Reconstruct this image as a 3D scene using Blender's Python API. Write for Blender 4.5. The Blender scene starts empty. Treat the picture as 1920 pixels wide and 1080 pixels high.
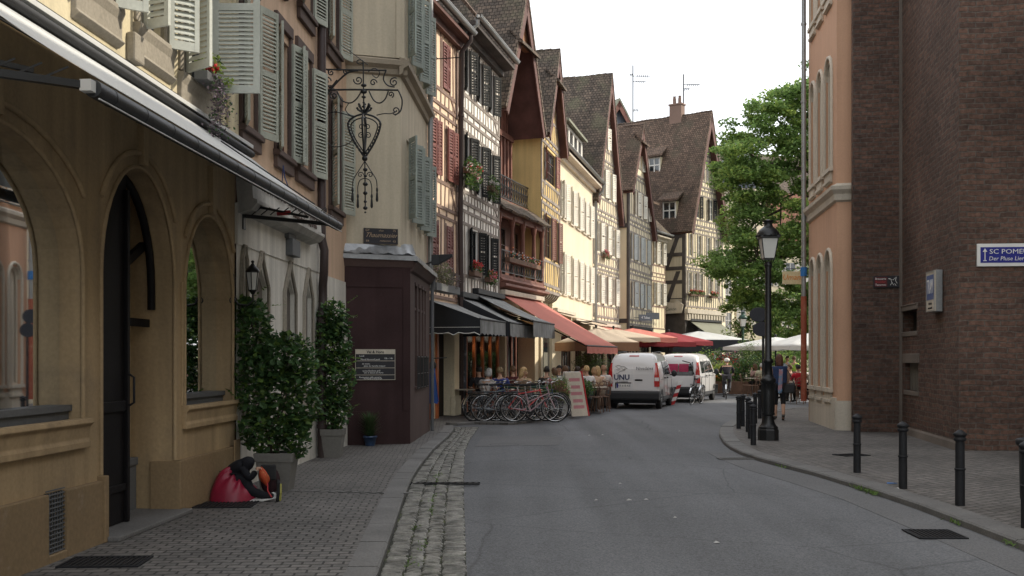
import bpy, bmesh, math, random
from mathutils import Vector, Matrix, Euler
R = math.radians
random.seed(7)
sc = bpy.context.scene
col = sc.collection
# ---------------------------------------------------------------- camera, sky, sun, exposure
F = 2000.0; HZ = 672.0; CX = 960.0; CAMZ = 1.6          # focal length and horizon of the photograph in its own pixels
cd = bpy.data.cameras.new('camera'); cam = bpy.data.objects.new('camera', cd); col.objects.link(cam)
cam.location = (0, 0, CAMZ); cam.rotation_euler = (R(90), 0, 0)
cd.sensor_width = 36; cd.lens = 36*F/1920; cd.shift_y = (HZ-540)/1920; cd.clip_end = 3000; cd.clip_start = .05
sc.camera = cam
SUN = Vector((.80, .16, .56)).normalized()
W = bpy.data.worlds.new('World'); sc.world = W; W.use_nodes = True
nt = W.node_tree; nt.nodes.clear()
sky = nt.nodes.new('ShaderNodeTexSky'); sky.sky_type = 'NISHITA'; sky.sun_disc = False
sky.sun_elevation = math.asin(SUN.z); sky.sun_rotation = math.atan2(SUN.x, SUN.y)
sky.air_density = 1.0; sky.dust_density = 4.0; sky.ozone_density = 1.0; sky.altitude = 150
# thin bright overcast veil, a little uneven
tcn = nt.nodes.new('ShaderNodeTexCoord'); nz = nt.nodes.new('ShaderNodeTexNoise'); nz.inputs['Scale'].default_value = 2.2; nz.inputs['Detail'].default_value = 5
nt.links.new(tcn.outputs['Generated'], nz.inputs['Vector'])
rmp = nt.nodes.new('ShaderNodeMapRange'); rmp.inputs[1].default_value = .3; rmp.inputs[2].default_value = .7; rmp.inputs[3].default_value = .68; rmp.inputs[4].default_value = .92
nt.links.new(nz.outputs['Fac'], rmp.inputs[0])
mx = nt.nodes.new('ShaderNodeMixRGB'); mx.inputs[2].default_value = (10.5, 10.6, 10.7, 1)
# haze is bright low over the roofs, the zenith stays deeper
sp = nt.nodes.new('ShaderNodeSeparateXYZ'); nt.links.new(tcn.outputs['Generated'], sp.inputs[0])
ev = nt.nodes.new('ShaderNodeMapRange'); ev.interpolation_type = 'SMOOTHSTEP'; ev.inputs[1].default_value = .30; ev.inputs[2].default_value = .75; ev.inputs[3].default_value = 1.0; ev.inputs[4].default_value = .80
nt.links.new(sp.outputs['Z'], ev.inputs[0])
az = nt.nodes.new('ShaderNodeMapRange'); az.interpolation_type = 'SMOOTHSTEP'; az.inputs[1].default_value = -.5; az.inputs[2].default_value = .5; az.inputs[3].default_value = .9; az.inputs[4].default_value = 1.0
nt.links.new(sp.outputs['Y'], az.inputs[0])
ml = nt.nodes.new('ShaderNodeMath'); ml.operation = 'MULTIPLY'; nt.links.new(ev.outputs[0], ml.inputs[0]); nt.links.new(az.outputs[0], ml.inputs[1])
vl = nt.nodes.new('ShaderNodeVectorMath'); vl.operation = 'SCALE'; vl.inputs[0].default_value = (10.3, 10.5, 10.8); nt.links.new(ml.outputs[0], vl.inputs['Scale']); nt.links.new(vl.outputs[0], mx.inputs[2])
nt.links.new(rmp.outputs[0], mx.inputs[0]); nt.links.new(sky.outputs[0], mx.inputs[1])
bg = nt.nodes.new('ShaderNodeBackground'); bg.inputs[1].default_value = .125
wo = nt.nodes.new('ShaderNodeOutputWorld')
nt.links.new(mx.outputs[0], bg.inputs[0]); nt.links.new(bg.outputs[0], wo.inputs[0])
sl = bpy.data.lights.new('sun', 'SUN'); sl.energy = 2.45; sl.angle = R(.6); sl.color = (1, .90, .74)
so = bpy.data.objects.new('sun', sl); col.objects.link(so); so.rotation_euler = SUN.to_track_quat('Z', 'Y').to_euler()
sc.view_settings.view_transform = 'Standard'; sc.view_settings.look = 'None'; sc.view_settings.gamma = 1
sc.view_settings.use_curve_mapping = False
sc.view_settings.exposure = 0.76
sc.render.engine = 'CYCLES'
sc.cycles.max_bounces = 6; sc.cycles.transparent_max_bounces = 12
# ---------------------------------------------------------------- helpers
ZR = -.065                                               # road level; pavements are at 0
def at(px, py, Y): return Vector(((px-CX)/F*Y, Y, CAMZ+(HZ-py)/F*Y))
def gnd(px, py, z=0.): 
    Y = F*(CAMZ-z)/(py-HZ); return Vector(((px-CX)/F*Y, Y, z))
class MB:
    def __init__(s, M=None): s.v = []; s.f = []; s.mi = []; s.M = M or Matrix(); s.m = 0; s.sm = []
    def add(s, vs, fs, smooth=False):
        o = len(s.v); M = s.M
        s.v += [M @ Vector(v) for v in vs]
        for f in fs: s.f.append([i+o for i in f]); s.mi.append(s.m); s.sm.append(smooth)
        return s
    def box(s, x0, x1, y0, y1, z0, z1):
        if x0 > x1: x0, x1 = x1, x0
        if y0 > y1: y0, y1 = y1, y0
        if z0 > z1: z0, z1 = z1, z0
        return s.add([(x0,y0,z0),(x1,y0,z0),(x1,y1,z0),(x0,y1,z0),(x0,y0,z1),(x1,y0,z1),(x1,y1,z1),(x0,y1,z1)],
              [(0,3,2,1),(4,5,6,7),(0,1,5,4),(1,2,6,5),(2,3,7,6),(3,0,4,7)])
    def quad(s, a, b, c, d): return s.add([a,b,c,d], [(0,1,2,3)])
    def ext(s, poly, dv):                                # closed polygon pushed along dv
        n = len(poly); dv = Vector(dv); p = [Vector(q) for q in poly]; q = [a+dv for a in p]
        fs = [tuple(range(n))[::-1], tuple(range(n, 2*n))]+[(i, (i+1) % n, n+(i+1) % n, n+i) for i in range(n)]
        return s.add(p+q, fs)
    def bar(s, a, b, w, h, up=(0,0,1)):
        a = Vector(a); b = Vector(b); d = (b-a).normalized(); u = Vector(up)
        if abs(d.dot(u)) > .98: u = Vector((0,1,0))
        sd = d.cross(u).normalized(); u = sd.cross(d)
        sd *= w/2; u = u*h/2
        return s.add([a-sd-u,a+sd-u,a+sd+u,a-sd+u,b-sd-u,b+sd-u,b+sd+u,b-sd+u],
              [(0,1,2,3),(4,7,6,5),(0,4,5,1),(1,5,6,2),(2,6,7,3),(3,7,4,0)])
    def tube(s, pts, r, n=8, closed=False, cap=True):
        pts = [Vector(p) for p in pts]; N = len(pts)
        rr = r if isinstance(r, (list, tuple)) else [r]*N
        rings = []; pu = None
        for i, p in enumerate(pts):
            if closed: d = pts[(i+1) % N]-pts[i-1]
            else: d = pts[min(i+1, N-1)]-pts[max(i-1, 0)]
            d = d.normalized() if d.length > 1e-9 else Vector((0,0,1))
            if pu is None:
                pu = Vector((0,0,1)) if abs(d.z) < .9 else Vector((1,0,0))
            u = (pu-d*pu.dot(d))
            u = u.normalized() if u.length > 1e-6 else d.orthogonal().normalized()
            w = d.cross(u); pu = u
            rings.append([p+(u*math.cos(2*math.pi*k/n)+w*math.sin(2*math.pi*k/n))*rr[i] for k in range(n)])
        vs = [v for rg in rings for v in rg]; fs = []
        for i in range(N if closed else N-1):
            j = (i+1) % N
            for k in range(n): fs.append((i*n+k, i*n+(k+1) % n, j*n+(k+1) % n, j*n+k))
        s.add(vs, fs, True)
        if cap and not closed: s.add(rings[0], [tuple(range(n))[::-1]]); s.add(rings[-1], [tuple(range(n))])
        return s
    def lathe(s, prof, n=16, c=(0,0,0), smooth=True, sq=None):
        vs = []; fs = []; N = len(prof)
        for r, z in prof:
            for k in range(n):
                a = 2*math.pi*(k+.5)/n; vs.append((c[0]+r*math.cos(a), c[1]+r*math.sin(a), c[2]+z))
        for i in range(N-1):
            for k in range(n): fs.append((i*n+k, i*n+(k+1) % n, (i+1)*n+(k+1) % n, (i+1)*n+k))
        s.add(vs, fs, smooth)
        s.add(vs[:n], [tuple(range(n))[::-1]]); s.add(vs[-n:], [tuple(range(n))])
        return s
    def ball(s, c, r, n=10, m=6):
        r = r if isinstance(r, (tuple, list)) else (r, r, r); vs = []; fs = []
        for i in range(m+1):
            t = math.pi*i/m
            for k in range(n):
                a = 2*math.pi*k/n; vs.append((c[0]+r[0]*math.sin(t)*math.cos(a), c[1]+r[1]*math.sin(t)*math.sin(a), c[2]-r[2]*math.cos(t)))
        for i in range(m):
            for k in range(n): fs.append((i*n+k, i*n+(k+1) % n, (i+1)*n+(k+1) % n, (i+1)*n+k))
        return s.add(vs, fs, True)
    def grid(s, fn, nu, nv, smooth=True):
        vs = [fn(i/nu, j/nv) for i in range(nu+1) for j in range(nv+1)]
        return s.add(vs, [(i*(nv+1)+j, (i+1)*(nv+1)+j, (i+1)*(nv+1)+j+1, i*(nv+1)+j+1) for i in range(nu) for j in range(nv)], smooth)
    def build(s, name, mats, parent=None, bevel=0, solid=0, loc=None, uvrot=0, merge=False):
        me = bpy.data.meshes.new(name); me.from_pydata([tuple(v) for v in s.v], [], s.f)
        if not isinstance(mats, (list, tuple)): mats = [mats]
        for m in mats: me.materials.append(m)
        if len(mats) > 1: me.polygons.foreach_set('material_index', s.mi)
        me.polygons.foreach_set('use_smooth', s.sm)
        uv = me.uv_layers.new(name='UVMap').data
        cr, sr = math.cos(uvrot), math.sin(uvrot)
        for p in me.polygons:
            n = p.normal
            if abs(n.z) > .97: t = Vector((cr, sr, 0)); b = Vector((-sr, cr, 0))
            else: t = Vector((-n.y, n.x, 0)).normalized(); b = n.cross(t)
            for li in p.loop_indices:
                co = me.vertices[me.loops[li].vertex_index].co; uv[li].uv = (co.dot(t), co.dot(b))
        if merge:
            bm = bmesh.new(); bm.from_mesh(me); bmesh.ops.remove_doubles(bm, verts=bm.verts, dist=1e-4); bm.to_mesh(me); bm.free()
        me.update()
        o = bpy.data.objects.new(name, me); col.objects.link(o)
        if parent: o.parent = parent
        if loc is not None: o.location = loc
        if solid: m = o.modifiers.new('s', 'SOLIDIFY'); m.thickness = solid; m.offset = 0
        if bevel: m = o.modifiers.new('b', 'BEVEL'); m.width = bevel; m.segments = 2; m.limit_method = 'ANGLE'; m.harden_normals = False
        return o
def tag(o, label, cat, group=None, kind=None):
    if label: o['label'] = label
    if cat: o['category'] = cat
    if group: o['group'] = group
    if kind: o['kind'] = kind
    return o
def struct(o): o['kind'] = 'structure'; return o
def thing(name, label, cat, loc=(0,0,0), rz=0, group=None):
    o = bpy.data.objects.new(name, None); col.objects.link(o); o.location = loc; o.rotation_euler = (0,0,rz)
    o.empty_display_size = .2
    return tag(o, label, cat, group)
def dup(r0, loc, rz=0, label=None, group=None, scale=None):
    def rec(o, par):
        c = o.copy(); col.objects.link(c)
        if par: c.parent = par
        for ch in kids.get(o.name, []): rec(ch, c)
        return c
    kids = {}
    def coll(o):
        kids[o.name] = list(o.children)
        for c in kids[o.name]: coll(c)
    coll(r0)
    r = rec(r0, None); r.location = loc; r.rotation_euler = (0,0,rz)
    if scale: r.scale = scale
    if label: r['label'] = label
    if group: r['group'] = group
    return r
def text(s, size, mat, parent, M, name='lettering', th=.004, sx=1, font_shear=0, align='CENTER', bold=0):
    cu = bpy.data.curves.new('t', 'FONT'); cu.body = s; cu.size = size; cu.align_x = align; cu.align_y = 'CENTER'; cu.extrude = th; cu.resolution_u = 2; cu.shear = font_shear; cu.offset = bold
    ob = bpy.data.objects.new('t', cu); col.objects.link(ob)
    bpy.context.view_layer.update()
    me = bpy.data.meshes.new_from_object(ob.evaluated_get(bpy.context.evaluated_depsgraph_get()))
    bpy.data.objects.remove(ob)
    me.transform(M @ Matrix.Diagonal((sx,1,1,1))); me.materials.clear(); me.materials.append(mat)
    o = bpy.data.objects.new(name, me); col.objects.link(o); o.parent = parent
    return o
FRONT = Matrix.Rotation(R(90), 4, 'X')                   # text upright, facing -y
def T(x, y, z): return Matrix.Translation((x, y, z))
class Fac:                                               # a facade: local x along it, -y out to the street
    def __init__(s, P0, P1):
        s.P0 = Vector(P0); s.P1 = Vector(P1); d = s.P1-s.P0; s.W = d.length; s.d = d/s.W; s.n = Vector((s.d.y, -s.d.x)); s.rz = math.atan2(s.d.y, s.d.x)
    def u(s, px, off=0):
        k = (px-CX)/F; P = s.P0+s.n*off
        return (k*P.y-P.x)/(s.d.x-k*s.d.y)
    def z(s, px, py, off=0):
        P = s.P0+s.n*off+s.d*s.u(px, off); return CAMZ+(HZ-py)/F*P.y
    def loc(s): return (s.P0.x, s.P0.y, 0)
    def pt(s, u, off=0): return s.P0+s.d*u+s.n*off
# ---------------------------------------------------------------- materials
def nd(t, ty, **k):
    n = t.nodes.new(ty)
    for a, b in k.items(): setattr(n, a, b)
    return n
def mat(name, c, rough=.75, metal=0, spec=.4, var=.15, vs=.6, grain=.08, gs=30, bump=.15, bs=40, c2=None, c2s=.5, c2t=.55, emit=0, trans=0, alpha=1, objcol=False, streak=0, coat=0):
    m = bpy.data.materials.new(name); m.use_nodes = True; t = m.node_tree; b = t.nodes['Principled BSDF']; L = t.links.new
    b.inputs['Roughness'].default_value = rough; b.inputs['Metallic'].default_value = metal; b.inputs['Specular IOR Level'].default_value = spec
    if coat: b.inputs['Coat Weight'].default_value = coat; b.inputs['Coat Roughness'].default_value = .06
    tc = nd(t, 'ShaderNodeTexCoord')
    if objcol:
        oi = nd(t, 'ShaderNodeObjectInfo'); src = oi.outputs['Color']
    else:
        rgb = nd(t, 'ShaderNodeRGB'); rgb.outputs[0].default_value = (*c, 1); src = rgb.outputs[0]
    if c2:
        n = nd(t, 'ShaderNodeTexNoise'); n.inputs['Scale'].default_value = c2s; n.inputs['Detail'].default_value = 8; n.inputs['Roughness'].default_value = .65
        L(tc.outputs['Object'], n.inputs['Vector'])
        r = nd(t, 'ShaderNodeMapRange'); r.inputs[1].default_value = c2t-.08; r.inputs[2].default_value = c2t+.08; L(n.outputs['Fac'], r.inputs[0])
        x = nd(t, 'ShaderNodeMixRGB'); x.inputs[2].default_value = (*c2, 1); L(r.outputs[0], x.inputs[0]); L(src, x.inputs[1]); src = x.outputs[0]
    def mod(scale, amt, src, detail=4, vec=None):
        n = nd(t, 'ShaderNodeTexNoise'); n.inputs['Scale'].default_value = scale; n.inputs['Detail'].default_value = detail
        L(vec or tc.outputs['Object'], n.inputs['Vector'])
        r = nd(t, 'ShaderNodeMapRange'); r.inputs[1].default_value = .3; r.inputs[2].default_value = .7; r.inputs[3].default_value = 1-amt; r.inputs[4].default_value = 1+amt; r.clamp = False
        L(n.outputs['Fac'], r.inputs[0])
        x = nd(t, 'ShaderNodeVectorMath', operation='SCALE'); L(src, x.inputs[0]); L(r.outputs[0], x.inputs['Scale']); return x.outputs[0], n
    if var: src, _ = mod(vs, var, src, 6)
    if streak:
        mp = nd(t, 'ShaderNodeMapping'); mp.inputs['Scale'].default_value = (6, 6, .35); L(tc.outputs['Object'], mp.inputs[0])
        src, _ = mod(1.0, streak, src, 5, mp.outputs[0])
    gn = None
    if grain: src, gn = mod(gs, grain, src, 3)
    L(src, b.inputs['Base Color'])
    if bump:
        n = nd(t, 'ShaderNodeTexNoise'); n.inputs['Scale'].default_value = bs; n.inputs['Detail'].default_value = 5; L(tc.outputs['Object'], n.inputs['Vector'])
        bp = nd(t, 'ShaderNodeBump'); bp.inputs['Strength'].default_value = bump; bp.inputs['Distance'].default_value = .01; L(n.outputs['Fac'], bp.inputs['Height']); L(bp.outputs[0], b.inputs['Normal'])
    if emit:
        b.inputs['Emission Color'].default_value = (*c, 1); b.inputs['Emission Strength'].default_value = emit
    if trans:                                            # thin, lets light through: cloth and leaves
        o = t.nodes['Material Output']; tr = nd(t, 'ShaderNodeBsdfTranslucent'); mxs = nd(t, 'ShaderNodeMixShader'); mxs.inputs[0].default_value = trans
        L(src, tr.inputs[0]); L(b.outputs[0], mxs.inputs[1]); L(tr.outputs[0], mxs.inputs[2]); L(mxs.outputs[0], o.inputs[0])
    return m
def brick(name, c1, c2, cm, bw, bh, mort=.01, bump=.6, dist=.012, rough=.85, offset=.5, sq=(1,2), var=.25, vs=.5, moss=None, warp=.006, bias=0, uv=True, msm=.3, jit=.3):
    m = bpy.data.materials.new(name); m.use_nodes = True; t = m.node_tree; b = t.nodes['Principled BSDF']; L = t.links.new
    b.inputs['Roughness'].default_value = rough; b.inputs['Specular IOR Level'].default_value = .25
    tc = nd(t, 'ShaderNodeTexCoord'); vec = tc.outputs['UV']
    if warp:
        n = nd(t, 'ShaderNodeTexNoise'); n.inputs['Scale'].default_value = 2.5; n.inputs['Detail'].default_value = 4; L(vec, n.inputs['Vector'])
        s = nd(t, 'ShaderNodeVectorMath', operation='SUBTRACT'); s.inputs[1].default_value = (.5,.5,.5); L(n.outputs['Color'], s.inputs[0])
        k = nd(t, 'ShaderNodeVectorMath', operation='SCALE'); k.inputs['Scale'].default_value = warp*8; L(s.outputs[0], k.inputs[0])
        a = nd(t, 'ShaderNodeVectorMath', operation='ADD'); L(vec, a.inputs[0]); L(k.outputs[0], a.inputs[1]); vec = a.outputs[0]
    br = nd(t, 'ShaderNodeTexBrick'); br.offset = offset; br.squash = 1; br.inputs['Scale'].default_value = 1
    br.inputs['Brick Width'].default_value = bw; br.inputs['Row Height'].default_value = bh; br.inputs['Mortar Size'].default_value = mort; br.inputs['Mortar Smooth'].default_value = msm; br.inputs['Bias'].default_value = bias
    br.inputs['Color1'].default_value = (*c1,1); br.inputs['Color2'].default_value = (*c2,1); br.inputs['Mortar'].default_value = (*cm,1); L(vec, br.inputs['Vector'])
    src = br.outputs['Color']
    if moss:
        n = nd(t, 'ShaderNodeTexNoise'); n.inputs['Scale'].default_value = .9; n.inputs['Detail'].default_value = 9; n.inputs['Roughness'].default_value = .7; L(tc.outputs['Object'], n.inputs['Vector'])
        r = nd(t, 'ShaderNodeMapRange'); r.inputs[1].default_value = .52; r.inputs[2].default_value = .68; r.inputs[4].default_value = .8; L(n.outputs['Fac'], r.inputs[0])
        x = nd(t, 'ShaderNodeMixRGB'); x.inputs[2].default_value = (*moss,1); L(r.outputs[0], x.inputs[0]); L(src, x.inputs[1]); src = x.outputs[0]
    for sc_, am in ((vs, var), (14, jit*.7), (60, .12)):
        n = nd(t, 'ShaderNodeTexNoise'); n.inputs['Scale'].default_value = sc_; n.inputs['Detail'].default_value = 5; L(tc.outputs['Object'], n.inputs['Vector'])
        r = nd(t, 'ShaderNodeMapRange'); r.inputs[1].default_value = .3; r.inputs[2].default_value = .7; r.inputs[3].default_value = 1-am; r.inputs[4].default_value = 1+am; L(n.outputs['Fac'], r.inputs[0])
        x = nd(t, 'ShaderNodeVectorMath', operation='SCALE'); L(src, x.inputs[0]); L(r.outputs[0], x.inputs['Scale']); src = x.outputs[0]
    L(src, b.inputs['Base Color'])
    inv = nd(t, 'ShaderNodeMath', operation='SUBTRACT'); inv.inputs[0].default_value = 1; L(br.outputs['Fac'], inv.inputs[1])
    n = nd(t, 'ShaderNodeTexNoise'); n.inputs['Scale'].default_value = 18; n.inputs['Detail'].default_value = 6; L(tc.outputs['Object'], n.inputs['Vector'])
    ad = nd(t, 'ShaderNodeMath', operation='MULTIPLY_ADD'); ad.inputs[1].default_value = .7; L(n.outputs['Fac'], ad.inputs[0]); L(inv.outputs[0], ad.inputs[2])
    bp = nd(t, 'ShaderNodeBump'); bp.inputs['Strength'].default_value = bump; bp.inputs['Distance'].default_value = dist; L(ad.outputs[0], bp.inputs['Height']); L(bp.outputs[0], b.inputs['Normal'])
    return m
def glassmat(name, tint=(.02,.025,.028), rough=.04):
    m = mat(name, tint, rough=rough, spec=1.0, var=.5, vs=.9, grain=0, bump=.04, bs=2.5)
    return m
def clearglass(name):
    m = bpy.data.materials.new(name); m.use_nodes = True; t = m.node_tree; t.nodes.remove(t.nodes['Principled BSDF'])
    g = nd(t, 'ShaderNodeBsdfGlossy'); g.inputs['Roughness'].default_value = .02; g.inputs[0].default_value = (.9,.95,1,1)
    tr = nd(t, 'ShaderNodeBsdfTransparent'); tr.inputs[0].default_value = (.8,.83,.82,1); f = nd(t, 'ShaderNodeLayerWeight'); f.inputs[0].default_value = .12
    x = nd(t, 'ShaderNodeMixShader'); t.links.new(f.outputs['Fresnel'], x.inputs[0]); t.links.new(tr.outputs[0], x.inputs[1]); t.links.new(g.outputs[0], x.inputs[2])
    t.links.new(x.outputs[0], t.nodes['Material Output'].inputs[0]); return m
M = dict(
 tan=mat('ochre render', (.355,.258,.145), .85, var=.16, grain=.08, streak=.16, bump=.35, bs=14, c2=(.29,.215,.13), c2s=1.6, c2t=.60),
 tanb=mat('ochre plinth', (.235,.165,.09), .85, var=.2, grain=.1, bump=.35, bs=14, c2=(.32,.26,.19), c2s=2.5, c2t=.68),
 cream=mat('cream render', (.58,.51,.35), .88, var=.12, grain=.06, streak=.14, bump=.2, bs=25, c2=(.42,.37,.26), c2s=.8, c2t=.66),
 stone=mat('window stone', (.30,.27,.22), .85, var=.25, grain=.12, bump=.4, bs=20),
 pink=mat('pink render', (.56,.40,.28), .88, var=.12, grain=.05, streak=.12, bump=.15, bs=25),
 white=mat('whitewashed render', (.60,.58,.52), .88, var=.12, grain=.05, streak=.18, bump=.3, bs=12),
 brownst=mat('brown sandstone', (.10,.07,.06), .85, var=.25, bump=.3),
 bronze=mat('bronze pipe', (.045,.03,.028), .55, var=.2, bump=.1),
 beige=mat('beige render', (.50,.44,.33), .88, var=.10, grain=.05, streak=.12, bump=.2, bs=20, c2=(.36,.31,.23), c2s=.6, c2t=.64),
 cornice=mat('cornice stone', (.33,.28,.21), .85, var=.2, bump=.3),
 burg=mat('burgundy panel', (.043,.025,.025), .85, spec=.15, var=.2, vs=1.2, grain=.06, bump=.1, streak=.12),
 burg2=mat('burgundy wood', (.095,.064,.058), .8, spec=.2, var=.2, grain=.08, bump=.15),
 lead=mat('lead flashing', (.30,.31,.32), .45, metal=.6, var=.35, vs=3, bump=.6, bs=6),
 zinc=mat('zinc', (.30,.31,.31), .45, metal=.6, var=.25, bump=.1),
 shutg=mat('grey green shutter', (.37,.39,.33), .65, var=.15, vs=2, grain=.1, bump=.1),
 shutw=mat('pale grey shutter', (.47,.49,.44), .6, var=.12, vs=2, grain=.06, bump=.1),
 shutr=mat('oxblood shutter', (.17,.055,.045), .6, var=.2, vs=2, bump=.1),
 shutk=mat('black shutter', (.010,.012,.013), .7, spec=.2, var=.2, vs=2, bump=.1),
 shutc=mat('cream shutter', (.66,.63,.55), .65, var=.12, vs=2, bump=.1),
 shutb=mat('blue grey shutter', (.42,.44,.43), .65, var=.12, vs=2, bump=.1),
 salmon=mat('salmon plaster', (.78,.60,.44), .9, var=.12, bump=.2),
 timr=mat('old red timber', (.22,.15,.12), .8, var=.3, vs=2, grain=.2, bump=.4),
 whitep=mat('white plaster', (.80,.78,.73), .9, var=.10, bump=.2),
 timg=mat('grey timber', (.24,.21,.185), .8, var=.35, vs=2, grain=.2, bump=.4),
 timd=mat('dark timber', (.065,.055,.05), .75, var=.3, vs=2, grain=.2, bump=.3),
 timb=mat('brown timber', (.17,.075,.055), .7, var=.3, vs=2, grain=.15, bump=.3),
 soff=mat('dark soffit boards', (.12,.058,.048), .75, var=.3, vs=2, bump=.3),
 yellow=mat('yellow plaster', (.62,.46,.20), .88, var=.14, bump=.2, streak=.1),
 paley=mat('pale yellow render', (.64,.575,.43), .88, var=.08, bump=.15, streak=.07),
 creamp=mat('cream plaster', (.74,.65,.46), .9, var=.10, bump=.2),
 tile=brick('old flat tiles', (.17,.13,.10), (.085,.07,.058), (.022,.018,.015), .17, .15, .012, 1.0, .03, moss=(.12,.115,.075), var=.3, jit=.4, warp=.01),
 tiled=brick('brown flat tiles', (.19,.13,.095), (.10,.072,.055), (.03,.02,.016), .17, .15, .012, 1.0, .03, moss=(.10,.085,.06), var=.3, jit=.4, warp=.01),
 tiler=brick('red flat tiles', (.24,.11,.07), (.15,.07,.045), (.04,.02,.016), .2, .16, .012, 1.0, .03, var=.2),
 church=brick('church brick', (.135,.078,.058), (.075,.047,.038), (.105,.086,.073), .27, .094, .013, 1.0, .02, var=.28, jit=.45, warp=.012),
 churchs=mat('church stone', (.15,.125,.105), .85, var=.3, bump=.5),
 orange=mat('apricot render', (.52,.315,.205), .88, var=.08, grain=.04, bump=.15, streak=.06),
 pstone=mat('pale stone', (.50,.45,.37), .85, var=.10, bump=.15, streak=.08),
 iron=mat('black iron', (.012,.013,.014), .4, metal=.3, spec=.6, var=.2, bump=.1),
 ironb=mat('bollard iron', (.014,.015,.018), .6, spec=.3, var=.3, vs=4, bump=.12), taupe=mat('taupe shutter board', (.13,.115,.10), .8),
 glass=glassmat('window glass'), glassb=glassmat('pale window glass', (.10,.11,.115), .1),
 cglass=clearglass('shop glass'), dark=mat('dark interior', (.02,.016,.012), .9, bump=0, grain=0),
 wframe=mat('white window frame', (.62,.60,.55), .6, bump=0), bframe=mat('brown window frame', (.09,.045,.03), .6, bump=0),
 gframe=mat('grey window frame', (.12,.125,.13), .6, bump=0),
 dwood=mat('black door wood', (.008,.007,.008), .62, spec=.2, var=.3, vs=3, bump=.1), owood=mat('orange restaurant wood', (.42,.125,.045), .5, var=.25, vs=3, bump=.1),
 awnw=mat('white canopy', (.68,.69,.68), .8, var=.05, vs=1.5, grain=.02, bump=.05, trans=.25),
 awnk=mat('black canopy', (.012,.014,.018), .75, var=.3, vs=2, bump=.05), awng=mat('grey canopy', (.26,.27,.27), .8, var=.3, vs=2.5, bump=.05, streak=.2, trans=.1),
 awnr=mat('faded red canopy', (.66,.25,.20), .85, var=.06, bump=.05, trans=.25), awnc=mat('cream canopy', (.68,.58,.46), .85, var=.08, bump=.05, trans=.3),
 awnx=mat('crimson canopy', (.34,.055,.065), .85, var=.1, bump=.05, trans=.3), awno=mat('olive canopy', (.24,.245,.19), .85, var=.12, bump=.05, trans=.1),
 awnd=mat('brown valance', (.22,.12,.07), .85, var=.1, bump=.05),
 asphalt=None, leafd=None)
def asphalt():
    m = mat('asphalt', (.118,.122,.130), .8, spec=.35, var=.13, vs=.35, grain=.38, gs=55, bump=.7, bs=110)
    t = m.node_tree; L = t.links.new; b = t.nodes['Principled BSDF']; src = b.inputs['Base Color'].links[0].from_socket; tc = nd(t, 'ShaderNodeTexCoord')
    def scl(src, fac):
        x = nd(t, 'ShaderNodeVectorMath', operation='SCALE'); L(src, x.inputs[0]); L(fac, x.inputs['Scale']); return x.outputs[0]
    mp = nd(t, 'ShaderNodeMapping'); mp.inputs['Rotation'].default_value = (0,0,R(-4)); mp.inputs['Scale'].default_value = (1.3,.06,1); L(tc.outputs['Object'], mp.inputs[0])   # wheel worn lanes
    n = nd(t, 'ShaderNodeTexNoise'); n.inputs['Scale'].default_value = 1.1; n.inputs['Detail'].default_value = 3; L(mp.outputs[0], n.inputs[0])
    r = nd(t, 'ShaderNodeMapRange'); r.inputs[1].default_value = .3; r.inputs[2].default_value = .7; r.inputs[3].default_value = .80; r.inputs[4].default_value = 1.22; L(n.outputs['Fac'], r.inputs[0]); src = scl(src, r.outputs[0])
    n2 = nd(t, 'ShaderNodeTexNoise'); n2.inputs['Scale'].default_value = .8; n2.inputs['Detail'].default_value = 5; L(tc.outputs['Object'], n2.inputs[0])
    v2 = nd(t, 'ShaderNodeMixRGB'); v2.inputs[0].default_value = .18; L(tc.outputs['Object'], v2.inputs[1]); L(n2.outputs['Color'], v2.inputs[2])
    vo = nd(t, 'ShaderNodeTexVoronoi', feature='DISTANCE_TO_EDGE'); vo.inputs['Scale'].default_value = .34; L(v2.outputs[0], vo.inputs[0])      # a few wandering cracks
    r2 = nd(t, 'ShaderNodeMapRange'); r2.inputs[1].default_value = .0; r2.inputs[2].default_value = .006; r2.inputs[3].default_value = .68; r2.inputs[4].default_value = 1; L(vo.outputs['Distance'], r2.inputs[0]); src = scl(src, r2.outputs[0])
    n3 = nd(t, 'ShaderNodeTexNoise'); n3.inputs['Scale'].default_value = 1.7; n3.inputs['Detail'].default_value = 7; n3.inputs['Roughness'].default_value = .7; L(tc.outputs['Object'], n3.inputs[0])   # oil and dirt stains
    r3 = nd(t, 'ShaderNodeMapRange'); r3.inputs[1].default_value = .60; r3.inputs[2].default_value = .72; r3.inputs[3].default_value = 1; r3.inputs[4].default_value = .72; L(n3.outputs['Fac'], r3.inputs[0]); src = scl(src, r3.outputs[0])
    L(src, b.inputs['Base Color']); return m
M['asphalt'] = asphalt()
M['asph2'] = mat('asphalt patch', (.132,.133,.137), .82, spec=.3, var=.15, vs=.5, grain=.3, gs=60, bump=.6, bs=110)
M['paver'] = brick('pavement setts', (.16,.15,.14), (.115,.11,.105), (.048,.046,.044), .16, .11, .010, .9, .012, rough=.7, var=.2, vs=.7, warp=.008)
M['paver2'] = brick('far pavement setts', (.16,.148,.138), (.11,.104,.098), (.055,.052,.05), .18, .12, .010, .8, .012, rough=.75, var=.25, vs=.5, warp=.01)
M['kerb'] = mat('granite kerb', (.135,.132,.128), .75, var=.2, vs=1.5, grain=.2, gs=50, bump=.4, bs=50)
M['sett'] = mat('river stone setts', (.17,.165,.15), .62, spec=.45, var=.6, vs=6, grain=.2, gs=60, bump=.4, bs=40, c2=(.10,.105,.085), c2s=9, c2t=.6)
M['joint'] = mat('gutter joint', (.035,.036,.026), .95, var=.3, bump=.5, c2=(.07,.085,.025), c2s=3, c2t=.6)
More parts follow.
